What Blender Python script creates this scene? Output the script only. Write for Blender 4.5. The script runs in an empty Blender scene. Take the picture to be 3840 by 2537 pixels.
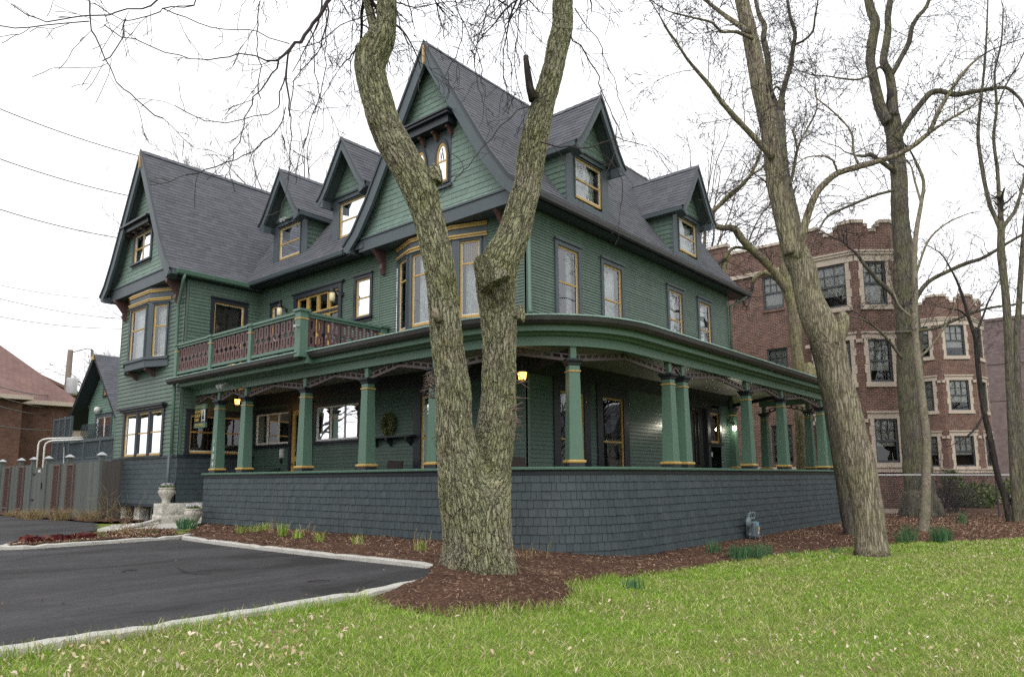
import bpy, math, random
import numpy as np
from mathutils import Vector, Matrix, noise
random.seed(7); rng = np.random.default_rng(7)
S = bpy.context.scene; COL = S.collection
V3 = Vector
# ---------------------------------------------------------------- helpers
def obj(name, me, parent=None):
    o = bpy.data.objects.new(name, me); COL.objects.link(o)
    if parent is not None: put_under(o, parent)
    return o
WROOT = set()
def put_under(o, parent):
    o.parent = parent
    if parent.name in WROOT: o.matrix_parent_inverse = Matrix.Translation(-parent.location)
def tag(o, label=None, cat=None, group=None, kind=None):
    if label: o['label'] = label
    if cat: o['category'] = cat
    if group: o['group'] = group
    if kind: o['kind'] = kind
    return o
def empty(name, loc=(0, 0, 0), rz=0, parent=None, world=False):
    o = bpy.data.objects.new(name, None); COL.objects.link(o)
    o.location = loc; o.rotation_euler = (0, 0, rz); o.empty_display_size = .2
    if world: WROOT.add(o.name)
    if parent is not None: put_under(o, parent)
    return o
def copy_tree(o, parent=None):
    c = o.copy(); COL.objects.link(c)
    if parent is not None: c.parent = parent
    for ch in list(o.children): copy_tree(ch, c)
    return c
class Fr:
    """facade frame: point(a along, z up, d outward)"""
    def __init__(s, O, A, N, U=(0, 0, 1)):
        s.O, s.A, s.N, s.U = V3(O), V3(A).normalized(), V3(N).normalized(), V3(U)
    def P(s, a, z, d=0): return s.O + s.A * a + s.U * z + s.N * d
class MB:
    def __init__(s): s.v = []; s.f = []
    def face(s, pts):
        n = len(s.v); s.v.extend([tuple(p) for p in pts]); s.f.append(tuple(range(n, n + len(pts))))
    def hexa(s, p):  # 8 pts: bottom loop 4, top loop 4
        n = len(s.v); s.v.extend([tuple(q) for q in p])
        for f in ((3, 2, 1, 0), (4, 5, 6, 7), (0, 1, 5, 4), (1, 2, 6, 5), (2, 3, 7, 6), (3, 0, 4, 7)):
            s.f.append(tuple(n + i for i in f))
    def box(s, fr, a0, a1, z0, z1, d0, d1):
        P = fr.P
        s.hexa([P(a0, z0, d0), P(a1, z0, d0), P(a1, z0, d1), P(a0, z0, d1), P(a0, z1, d0), P(a1, z1, d0), P(a1, z1, d1), P(a0, z1, d1)])
    def wbox(s, x0, x1, y0, y1, z0, z1):
        s.hexa([(x0, y0, z0), (x1, y0, z0), (x1, y1, z0), (x0, y1, z0), (x0, y0, z1), (x1, y0, z1), (x1, y1, z1), (x0, y1, z1)])
    def bar(s, p, q, w, h, up=(0, 0, 1)):  # rectangular bar between two points
        p, q = V3(p), V3(q); d = (q - p).normalized(); r = d.cross(V3(up))
        if r.length < 1e-4: r = d.cross(V3((1, 0, 0)))
        r.normalize(); u = r.cross(d)
        r = r * (w / 2); u = u * (h / 2)
        s.hexa([p - r - u, p + r - u, p + r + u, p - r + u, q - r - u, q + r - u, q + r + u, q - r + u])
    def prism(s, pts0, pts1):
        n = len(s.v); k = len(pts0)
        s.v.extend([tuple(p) for p in pts0]); s.v.extend([tuple(p) for p in pts1])
        s.f.append(tuple(n + i for i in reversed(range(k)))); s.f.append(tuple(n + k + i for i in range(k)))
        for i in range(k):
            j = (i + 1) % k; s.f.append((n + i, n + j, n + k + j, n + k + i))
    def tube(s, pts, rad, seg=6, cap=True):
        pts = [V3(p) for p in pts]; m = len(pts)
        if not hasattr(rad, '__len__'): rad = [rad] * m
        n0 = len(s.v); ref = None
        for i, p in enumerate(pts):
            t = (pts[min(i + 1, m - 1)] - pts[max(i - 1, 0)])
            if t.length < 1e-9: t = V3((0, 0, 1))
            t.normalize()
            if ref is None:
                ref = t.cross(V3((0, 0, 1)))
                if ref.length < .05: ref = t.cross(V3((1, 0, 0)))
            ref = (ref - t * ref.dot(t)); ref.normalize(); b = t.cross(ref)
            for k in range(seg):
                a = 2 * math.pi * k / seg; q = p + (ref * math.cos(a) + b * math.sin(a)) * rad[i]; s.v.append((q.x, q.y, q.z))
        for i in range(m - 1):
            for k in range(seg):
                j = (k + 1) % seg; a = n0 + i * seg
                s.f.append((a + k, a + j, a + seg + j, a + seg + k))
        if cap and seg > 3:
            s.f.append(tuple(n0 + k for k in reversed(range(seg)))); s.f.append(tuple(n0 + (m - 1) * seg + k for k in range(seg)))
    def lathe(s, prof, c=(0, 0, 0), seg=24, flute=0):
        n0 = len(s.v); c = V3(c)
        for r, z in prof:
            for k in range(seg):
                a = 2 * math.pi * k / seg; rr = r * (1 + flute * (k % 2)); s.v.append((c.x + rr * math.cos(a), c.y + rr * math.sin(a), c.z + z))
        for i in range(len(prof) - 1):
            for k in range(seg):
                j = (k + 1) % seg; a = n0 + i * seg
                s.f.append((a + k, a + j, a + seg + j, a + seg + k))
        s.f.append(tuple(n0 + k for k in reversed(range(seg)))); s.f.append(tuple(n0 + (len(prof) - 1) * seg + k for k in range(seg)))
    def strip(s, rings, close=False):  # list of point rows, joined
        n0 = len(s.v); k = len(rings[0])
        for r in rings: s.v.extend([tuple(p) for p in r])
        for i in range(len(rings) - 1):
            for j in range(k if close else k - 1):
                j2 = (j + 1) % k
                s.f.append((n0 + i * k + j, n0 + i * k + j2, n0 + (i + 1) * k + j2, n0 + (i + 1) * k + j))
    def build(s, name, m, parent=None, smooth=False, uv=False, bevel=0, loc=None):
        me = bpy.data.meshes.new(name); me.from_pydata(s.v, [], s.f); me.validate(clean_customdata=False)
        if m is not None: me.materials.append(m)
        if uv:
            L = me.uv_layers.new(name='UVMap'); 
            for p in me.polygons:
                n = p.normal; t = V3((-n.y, n.x, 0))
                if t.length < .2: t = V3((1, 0, 0)); w = V3((0, 1, 0))
                else: t.normalize(); w = n.cross(t)
                if w.z < 0: w = -w
                for li in p.loop_indices:
                    co = me.vertices[me.loops[li].vertex_index].co; L.data[li].uv = (co.dot(t), co.dot(w))
        if smooth: me.polygons.foreach_set('use_smooth', [True] * len(me.polygons))
        o = obj(name, me, parent)
        if bevel:
            b = o.modifiers.new('bevel', 'BEVEL'); b.width = bevel; b.segments = 2; b.limit_method = 'ANGLE'; b.angle_limit = .6
        if loc is not None: o.location = loc
        return o
def np_mesh(name, verts, faces, m, parent=None, smooth=False):
    """verts (n,3) array, faces (k, 3 or 4) array"""
    me = bpy.data.meshes.new(name); nv, (nf, c) = len(verts), faces.shape
    me.vertices.add(nv); me.vertices.foreach_set('co', np.asarray(verts, dtype=np.float32).ravel())
    me.loops.add(nf * c); me.loops.foreach_set('vertex_index', np.asarray(faces, dtype=np.int32).ravel())
    me.polygons.add(nf); me.polygons.foreach_set('loop_start', np.arange(0, nf * c, c, dtype=np.int32))
    me.update(calc_edges=True); me.validate()
    if smooth: me.polygons.foreach_set('use_smooth', np.ones(nf, dtype=bool))
    me.materials.append(m); return obj(name, me, parent)
# ---------------------------------------------------------------- materials
class NT:
    def __init__(s, name):
        s.m = bpy.data.materials.new(name); s.m.use_nodes = True; s.t = s.m.node_tree; s.n = s.t.nodes; s.n.clear()
        s.out = s.n.new('ShaderNodeOutputMaterial'); s.b = s.n.new('ShaderNodeBsdfPrincipled'); s.l(s.b.outputs[0], s.out.inputs[0])
    def l(s, a, b): s.t.links.new(a, b)
    def put(s, sock, v):
        if isinstance(v, bpy.types.NodeSocket): s.l(v, sock)
        elif isinstance(v, (tuple, list)) and len(v) == 3 and sock.type == 'RGBA': sock.default_value = (*v, 1)
        else: sock.default_value = v
    def N(s, typ, props=None, **ins):
        n = s.n.new('ShaderNode' + typ)
        for k, v in (props or {}).items(): setattr(n, k, v)
        for k, v in ins.items():
            s.put(n.inputs[int(k[1:])] if k[0] == '_' and k[1:].isdigit() else n.inputs[k.replace('_', ' ')], v)
        return n
    def coord(s, scale=(1, 1, 1), kind='Object', attr=None, rot=(0, 0, 0)):
        if attr: c = s.N('Attribute', dict(attribute_name=attr)).outputs['Vector']
        elif kind == 'World': c = s.N('NewGeometry').outputs['Position']
        else: c = s.N('TexCoord').outputs[kind]
        mp = s.N('Mapping', Vector=c); mp.inputs['Scale'].default_value = scale; mp.inputs['Rotation'].default_value = rot
        return mp.outputs[0]
    def noise(s, vec, scale, detail=4, rough=.55, dist=0):
        return s.N('TexNoise', Vector=vec, Scale=scale, Detail=detail, Roughness=rough, Distortion=dist).outputs['Fac']
    def math(s, op, a, b=0.0, clamp=False): return s.N('Math', dict(operation=op, use_clamp=clamp), _0=a, _1=b).outputs[0]
    def ramp(s, fac, stops):
        r = s.N('ValToRGB', Fac=fac); e = r.color_ramp.elements
        while len(e) < len(stops): e.new(.5)
        for i, (p, c) in enumerate(stops):
            e[i].position = p; e[i].color = (*c, 1) if hasattr(c, '__len__') else (c, c, c, 1)
        return r.outputs[0]
    def mix(s, fac, a, b, blend='MIX'):
        n = s.N('Mix', dict(data_type='RGBA', blend_type=blend)); s.put(n.inputs[0], fac); s.put(n.inputs[6], a); s.put(n.inputs[7], b); return n.outputs[2]
    def rand(s): return s.N('NewGeometry').outputs['Random Per Island']
    def bump(s, h, strength=.3, dist=.01, prev=None):
        b = s.N('Bump', Strength=strength, Distance=dist, Height=h)
        if prev is not None: s.l(prev, b.inputs['Normal'])
        return b.outputs[0]
    def fin(s, color=None, rough=.6, normal=None, spec=.5, **kw):
        if color is not None: s.put(s.b.inputs['Base Color'], color)
        s.put(s.b.inputs['Roughness'], rough); s.put(s.b.inputs['Specular IOR Level'], spec)
        if normal is not None: s.l(normal, s.b.inputs['Normal'])
        for k, v in kw.items(): s.put(s.b.inputs[k.replace('_', ' ')], v)
        return s.m
def scalec(n, col, fac): return n.mix(1.0, col, fac, 'MULTIPLY')
def paint(name, col, rough=.5, isl=.12, var=.18, grain=(6, 6, .8), bump=.15, bscale=60, dirt=0.0, dirtc=(.03, .03, .03), spec=.4):
    n = NT(name); vec = n.coord(kind='World'); g = n.coord(grain, kind='World')
    f = n.noise(g, 3.0, 6, .65)
    k = n.ramp(f, [(.25, 1 - var), (.75, 1 + var)])
    c = scalec(n, col, k)
    if isl:
        r = n.ramp(n.rand(), [(0, 1 - isl), (1, 1 + isl)]); c = scalec(n, c, r)
    if dirt:
        d = n.noise(vec, 1.3, 7, .7); c = n.mix(n.math('MULTIPLY', n.ramp(d, [(.5, 0), (.75, 1)]), dirt), c, dirtc)
    h = n.noise(g, bscale, 3, .6)
    return n.fin(c, rough, n.bump(h, bump, .004), spec)
M = {}
GREEN = (.086, .134, .106)
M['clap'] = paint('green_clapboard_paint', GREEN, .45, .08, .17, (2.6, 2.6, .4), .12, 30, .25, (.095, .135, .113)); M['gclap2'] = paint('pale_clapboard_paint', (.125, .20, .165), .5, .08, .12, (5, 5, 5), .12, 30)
M['pclap_shaded'] = paint('porch_shaded_clapboard_paint', (.056, .098, .077), .45, .07, .15, (5, 5, 5), .12, 30, .2, (.08, .12, .10)); M['pfloor'] = paint('porch_floor_paint', (.035, .036, .037), .5)  # porch boards: same house green, darkened to paint in the porch shade
M['gshingle'] = paint('pale_green_shingle_paint', (.145, .212, .180), .6, .10, .12, (9, 9, 1.2), .4, 20, .25, (.14, .19, .16))
M['green'] = paint('green_trim_paint', (.088, .162, .120), .42, .05, .08, (4, 4, 2), .08, 40, .15, (.07, .12, .09))
M['slate'] = paint('slate_trim_paint', (.066, .084, .097), .5, .05, .14, (6, 6, 3), .18, 30, .3, (.10, .12, .13))
M['dark'] = paint('dark_navy_trim_paint', (.020, .025, .033), .38, .05, .15, (6, 6, 3), .1, 30)
M['wshingle'] = paint('slate_shingle_paint', (.038, .053, .060), .55, .13, .16, (14, 14, 1.5), .5, 16, .55, (.072, .080, .084))
M['gold'] = paint('ochre_gold_paint', (.45, .29, .085), .45, .05, .12, (5, 5, 3), .1, 40, .2, (.30, .18, .06))
M['rose'] = paint('dusty_rose_paint', (.115, .060, .060), .5, .06, .14, (5, 5, 3), .1, 40, .2, (.07, .04, .04))
M['lattice'] = paint('grey_rose_brace_paint', (.10, .075, .078), .55, .06, .14)
M['white'] = paint('white_sash_paint', (.62, .61, .58), .4, .03, .06, (3, 3, 3), .05, 40)
M['ceiling'] = paint('porch_ceiling_boards', (.27, .27, .24), .5, .06, .10, (8, 8, 8), .1, 30)
M['gutter'] = paint('aged_gutter_metal', (.026, .025, .026), .35, .05, .30, (3, 3, 6), .2, 12, .3, (.09, .10, .10), .5)
M['copper'] = paint('verdigris_gutter_lip', (.26, .40, .36), .5, .05, .3, (9, 9, 9), .1, 20, .5, (.10, .12, .11))
M['darkwood'] = paint('black_door_wood', (.014, .012, .013), .3, .05, .2, (12, 12, 1), .15, 20)
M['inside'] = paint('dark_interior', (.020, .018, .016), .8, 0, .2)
M['concrete'] = paint('concrete', (.42, .41, .375), .85, .12, .2, (9, 9, 9), .8, 40, .6, (.21, .20, .17))
M['stone'] = None
def roof_mat(name, col, v=.16):
    n = NT(name); vec = n.coord(kind='World')
    c = scalec(n, col, n.ramp(n.rand(), [(0, 1 - v), (1, 1 + v)]))
    c = scalec(n, c, n.ramp(n.noise(vec, 90, 3, .7), [(.3, .75), (.7, 1.25)]))
    c = n.mix(n.math('MULTIPLY', n.ramp(n.noise(vec, .7, 6, .65), [(.45, 0), (.8, 1)]), .35), c, tuple(x * 1.4 for x in col))
    return n.fin(c, .85, n.bump(n.noise(vec, 160, 2, .6), .4, .004), .3)
M['roof'] = roof_mat('asphalt_roof_shingle', (.086, .090, .104))
M['redroof'] = roof_mat('red_roof_shingle', (.24, .135, .115))
def brick_mat(name, c1, c2, mortar, sx=.21, sy=.075):
    n = NT(name); uv = n.N('UVMap').outputs[0]; mp = n.N('Mapping', Vector=uv)
    b = n.N('TexBrick', dict(offset=.5), Vector=mp.outputs[0], Color1=c1, Color2=c2, Mortar=mortar, Scale=1.0)
    b.inputs['Mortar Size'].default_value = .0075; b.inputs['Mortar Smooth'].default_value = .2; b.inputs['Bias'].default_value = -.1
    b.inputs['Brick Width'].default_value = sx; b.inputs['Row Height'].default_value = sy
    w = n.coord(kind='World'); c = scalec(n, b.outputs['Color'], n.ramp(n.noise(w, 2.0, 5, .6), [(.3, .75), (.7, 1.2)]))
    c = scalec(n, c, n.ramp(n.noise(w, 25, 2, .6), [(.3, .8), (.7, 1.2)]))
    nb = n.bump(n.math('SUBTRACT', 1.0, b.outputs['Fac']), .8, .006)
    return n.fin(c, .85, n.bump(n.noise(w, 60, 2), .3, .004, nb), .3)
M['brick'] = brick_mat('brown_brick', (.150, .072, .055), (.074, .038, .032), (.34, .28, .24), .23, .078)
M['brick2'] = brick_mat('red_brick', (.125, .060, .042), (.085, .044, .034), (.15, .10, .08), .22, .08)
M['mauvebrick'] = brick_mat('mauve_brick', (.17, .12, .125), (.13, .095, .10), (.21, .17, .17), .25, .085)
M['limestone'] = paint('limestone_trim', (.44, .37, .31), .75, .08, .12, (5, 5, 5), .3, 30, .3, (.30, .25, .21))
M['aptframe'] = paint('dark_grey_window_frame', (.055, .06, .066), .4, .04, .1)
def stone_mat(name, col, dk=.4):
    n = NT(name); vec = n.coord(kind='World')
    f = n.noise(vec, 4, 8, .65); c = scalec(n, col, n.ramp(f, [(.3, .6), (.7, 1.15)]))
    c = n.mix(n.math('MULTIPLY', n.ramp(n.noise(vec, 1.7, 6), [(.5, 0), (.8, 1)]), dk), c, (.20, .18, .15))
    return n.fin(c, .85, n.bump(n.noise(vec, 9, 8, .7), 1.0, .05), .3)
M['stone'] = stone_mat('rough_limestone', (.56, .54, .48)); M['urn'] = stone_mat('cast_stone_urn', (.50, .47, .41), .3)
def glass_mat(name, tint=(.9, .95, .95), refl=.12):
    m = bpy.data.materials.new(name); m.use_nodes = True; t = m.node_tree; t.nodes.clear()
    o = t.nodes.new('ShaderNodeOutputMaterial'); mx = t.nodes.new('ShaderNodeMixShader'); tr = t.nodes.new('ShaderNodeBsdfTransparent'); gl = t.nodes.new('ShaderNodeBsdfGlossy')
    fr = t.nodes.new('ShaderNodeFresnel'); fr.inputs[0].default_value = 1.6; ad = t.nodes.new('ShaderNodeMath'); ad.operation = 'ADD'; ad.use_clamp = True; ad.inputs[1].default_value = refl
    gl.inputs['Roughness'].default_value = .012; gl.inputs['Color'].default_value = (.95, .97, 1, 1); tr.inputs[0].default_value = (*tint, 1)
    ns = t.nodes.new('ShaderNodeTexNoise'); ns.inputs['Scale'].default_value = 1.6; ns.inputs['Detail'].default_value = 1; bp = t.nodes.new('ShaderNodeBump'); bp.inputs['Strength'].default_value = .05; bp.inputs['Distance'].default_value = .05
    tc = t.nodes.new('ShaderNodeTexCoord'); L = t.links.new
    L(tc.outputs['Object'], ns.inputs['Vector']); L(ns.outputs[0], bp.inputs['Height']); L(bp.outputs[0], gl.inputs['Normal'])
    L(fr.outputs[0], ad.inputs[0]); L(ad.outputs[0], mx.inputs[0]); L(tr.outputs[0], mx.inputs[1]); L(gl.outputs[0], mx.inputs[2]); L(mx.outputs[0], o.inputs[0])
    return m
M['glass'] = glass_mat('window_glass', refl=.06); M['glassdark'] = glass_mat('porch_window_glass', (.75, .75, .72), .015)
def curtain_mat(name, col, fold=26, var=.35):
    n = NT(name); vec = n.coord(kind='World'); sep = n.N('SeparateXYZ', Vector=vec)
    xy = n.math('ADD', sep.outputs[0], sep.outputs[1])
    cv = n.N('CombineXYZ', X=xy, Y=n.math('MULTIPLY', sep.outputs[2], .12)).outputs[0]
    f = n.noise(cv, fold, 3, .6); c = scalec(n, col, n.ramp(f, [(.3, 1 - var), (.7, 1 + var * .3)]))
    return n.fin(c, .9, n.bump(f, .6, .03), .1)
M['curtain'] = curtain_mat('white_curtain', (.82, .83, .85)); M['drape'] = curtain_mat('brown_drape', (.17, .135, .10), 18, .6)
M['greydrape'] = curtain_mat('grey_net_curtain', (.17, .165, .16), 22, .5); M['blind'] = None
def blind_mat(name, col):
    n = NT(name); sep = n.N('SeparateXYZ', Vector=n.coord(kind='World'))
    w = n.math('SINE', n.math('MULTIPLY', sep.outputs[2], 126.0)); c = scalec(n, col, n.ramp(n.math('ADD', n.math('MULTIPLY', w, .5), .5), [(0, .7), (1, 1.05)]))
    return n.fin(c, .7, None, .2)
M['blind'] = blind_mat('white_slat_blind', (.82, .84, .85))
def emit_mat(name, col, st):
    n = NT(name); n.fin(col, .4); n.b.inputs['Emission Color'].default_value = (*col, 1); n.b.inputs['Emission Strength'].default_value = st; return n.m
M['amber'] = emit_mat('lit_amber_glass', (1, .45, .08), 5.0); M['bulb'] = emit_mat('lit_bulb', (1, .75, .4), 40); M['lampwhite'] = emit_mat('lit_white_glass', (1, .93, .72), 14)
M['fairy'] = emit_mat('string_light_bulbs', (1, .55, .15), 6)
M['metal'] = paint('galvanised_metal', (.40, .41, .42), .35, .05, .1, (4, 4, 4), .05, 40)
M['meter'] = paint('blue_grey_meter_paint', (.115, .15, .165), .45, .04, .1); M['blueface'] = paint('pale_blue_dial', (.20, .33, .45), .3, 0, .1); M['yellow'] = paint('yellow_tag_paint', (.70, .42, .02), .4, 0, .1)
M['black'] = paint('black_metal', (.012, .012, .013), .4, .03, .1)
M['wicker'] = paint('dark_wicker', (.022, .014, .011), .6, .1, .3, (30, 30, 90), 1.0, 3)
M['cream'] = paint('cream_glass', (.62, .55, .36), .3, 0, .05)
# ---------------------------------------------------------------- camera, world
CX, CY, F, WPX = 1186.5, 884.0, 1655.0, 2373.0
PITCH, YAW, CH, ROLL = math.atan(225 / F), math.radians(40.3), 1.62, .0067
fwd = V3((math.cos(YAW) * math.cos(PITCH), math.sin(YAW) * math.cos(PITCH), math.sin(PITCH)))
r0 = V3((math.sin(YAW), -math.cos(YAW), 0)); u0 = r0.cross(fwd)
cr, sr = math.cos(ROLL), math.sin(ROLL); R_, U_ = r0 * cr - u0 * sr, r0 * sr + u0 * cr
cam = bpy.data.cameras.new('camera'); co = bpy.data.objects.new('camera', cam); COL.objects.link(co)
co.matrix_world = Matrix(((R_.x, U_.x, -fwd.x, 0), (R_.y, U_.y, -fwd.y, 0), (R_.z, U_.z, -fwd.z, CH), (0, 0, 0, 1)))
cam.sensor_width = 36; cam.lens = 36 * F / WPX; cam.shift_y = (CY - 784) / WPX; cam.clip_end = 3000; cam.clip_start = .05
S.camera = co
W = bpy.data.worlds.new('World'); S.world = W; W.use_nodes = True; wt = W.node_tree; wt.nodes.clear()
SUN_EL, SUN_AZ = math.radians(52), math.radians(215)
wo = wt.nodes.new('ShaderNodeOutputWorld'); bg = wt.nodes.new('ShaderNodeBackground'); bg2 = wt.nodes.new('ShaderNodeBackground'); ad = wt.nodes.new('ShaderNodeAddShader')
sky = wt.nodes.new('ShaderNodeTexSky'); sky.sky_type = 'NISHITA'; sky.sun_disc = False; sky.sun_elevation = SUN_EL; sky.sun_rotation = math.radians(90) - SUN_AZ
sky.dust_density = 6; sky.ozone_density = .5
hs = wt.nodes.new('ShaderNodeHueSaturation'); hs.inputs['Saturation'].default_value = .25
tc = wt.nodes.new('ShaderNodeTexCoord'); ns = wt.nodes.new('ShaderNodeTexNoise'); ns.inputs['Scale'].default_value = 2.2; ns.inputs['Detail'].default_value = 6
rp = wt.nodes.new('ShaderNodeValToRGB'); rp.color_ramp.elements[0].position = .25; rp.color_ramp.elements[0].color = (.93, .94, .97, 1); rp.color_ramp.elements[1].position = .75; rp.color_ramp.elements[1].color = (1.0, 1.0, 1.0, 1)
L = wt.links.new
L(tc.outputs['Generated'], ns.inputs['Vector']); L(ns.outputs[0], rp.inputs[0]); L(rp.outputs[0], bg2.inputs[0]); bg2.inputs[1].default_value = 1.0
L(sky.outputs[0], hs.inputs['Color']); L(hs.outputs[0], bg.inputs[0]); bg.inputs[1].default_value = .05
L(bg.outputs[0], ad.inputs[0]); L(bg2.outputs[0], ad.inputs[1]); L(ad.outputs[0], wo.inputs[0])
sl = bpy.data.lights.new('sun', 'SUN'); sl.energy = .6; sl.angle = math.radians(25); sl.color = (1, .97, .93)
so = bpy.data.objects.new('sun', sl); COL.objects.link(so)
sd = V3((math.cos(SUN_EL) * math.cos(SUN_AZ), math.cos(SUN_EL) * math.sin(SUN_AZ), math.sin(SUN_EL)))
so.rotation_euler = sd.to_track_quat('Z', 'Y').to_euler(); so.location = (0, 0, 30)
S.view_settings.view_transform = 'Standard'; S.view_settings.look = 'None'; S.view_settings.exposure = .42; S.view_settings.gamma = 1
S.render.engine = 'CYCLES'; S.cycles.use_denoising = False; S.cycles.max_bounces = 8; S.cycles.transparent_max_bounces = 16; S.cycles.diffuse_bounces = 4; S.cycles.glossy_bounces = 3
def sm(t): t = np.clip(t, 0, 1); return t * t * (3 - 2 * t)
def gh(u, v): return .34 * sm((v - .7 * u + 2.2) / 5.4)
# ================================================================ HOUSE
house = empty('victorian_house', (18, 16, .3), world=True)
tag(house, 'large green Victorian house with steep grey gables and a wrap-around columned porch', 'house')
HW, HU, WV, WU, WL = 10.33, 12.75, 22.2, 10.22, 27.17   # right wall v, left wall u, wing side v, wing front u, wing far v
fL = Fr((HU, 0, 0), (0, 1, 0), (-1, 0, 0)); fR = Fr((0, HW, 0), (1, 0, 0), (0, -1, 0))
fW = Fr((WU, 0, 0), (0, 1, 0), (-1, 0, 0)); fS = Fr((0, WV, 0), (1, 0, 0), (0, -1, 0))
def cut(a, b, holes):
    iv = [(a, b)]
    for h0, h1 in holes:
        nv = []
        for x, y in iv:
            if h1 <= x or h0 >= y: nv.append((x, y)); continue
            if h0 > x: nv.append((x, h0))
            if h1 < y: nv.append((h1, y))
        iv = nv
    return iv
def clap(mb, fr, a0, a1, z0, z1, ex=.105, op=(), lim=None, d=.019, piece=(2.2, 4.5)):
    n = max(1, round((z1 - z0) / ex)); ex = (z1 - z0) / n
    for i in range(n):
        zb, zt = z0 + i * ex, z0 + (i + 1) * ex
        lo0, hi0, lo1, hi1 = a0, a1, a0, a1
        if lim:
            (lo0, hi0), (lo1, hi1) = lim(zb), lim(zt)
            if hi0 - lo0 < .02: continue
        zm = (zb + zt) / 2; holes = [(o[0], o[1]) for o in op if o[2] < zm < o[3]]
        for x, y in cut(lo0, hi0, holes):
            p = x + random.uniform(.3, piece[1]); xs = [x]
            while p < y - .3: xs.append(p); p += random.uniform(*piece)
            xs.append(y)
            for q, r in zip(xs[:-1], xs[1:]):
                jz = random.uniform(-.002, .002); dd = d + random.uniform(-.002, .003)
                q1 = max(q, lo1) if q == lo0 else q; r1 = min(r, hi1) if r == hi0 else r
                if r1 < q1: q1 = r1 = (q1 + r1) / 2
                P = fr.P; k = len(mb.v)
                mb.v.extend([tuple(t) for t in (P(q, zb + jz, 0), P(r, zb + jz, 0), P(r, zb + jz, dd), P(q, zb + jz, dd), P(r1, zt + .004, .001), P(q1, zt + .004, .001))])
                mb.f.append((k, k + 1, k + 2, k + 3)); mb.f.append((k + 3, k + 2, k + 4, k + 5))
def shing(mb, P, lim, t0, t1, ex, wr=(.1, .2), d=.012, gap=.004, jit=.004, op=()):
    n = max(1, round((t1 - t0) / ex)); ex = (t1 - t0) / n
    for i in range(n):
        tb, tt = t0 + i * ex, t0 + (i + 1) * ex
        lo, hi = lim(tb); lo1, hi1 = lim(tt)
        if hi - lo < .02: continue
        holes = [(o[0], o[1]) for o in op if o[2] < (tb + tt) / 2 < o[3]]
        for x, y in cut(lo, hi, holes):
            p = x - random.uniform(0, wr[0])
            while p < y:
                w = random.uniform(*wr); q = max(p, x); r = min(p + w - gap, y); p += w
                if r - q < .008: continue
                j = random.uniform(-jit, jit * .3); dd = d * random.uniform(.75, 1.3); k = len(mb.v)
                q1, r1 = min(max(q, lo1), hi1), max(min(r, hi1), lo1)
                mb.v.extend([tuple(t) for t in (P(q, tb + j, 0), P(r, tb + j, 0), P(r, tb + j, dd), P(q, tb + j, dd), P(r1, tt + .003, .0015), P(q1, tt + .003, .0015))])
                mb.f.extend([(k, k + 1, k + 2, k + 3), (k + 3, k + 2, k + 4, k + 5), (k + 1, k + 4, k + 2), (k, k + 3, k + 5)])
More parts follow.
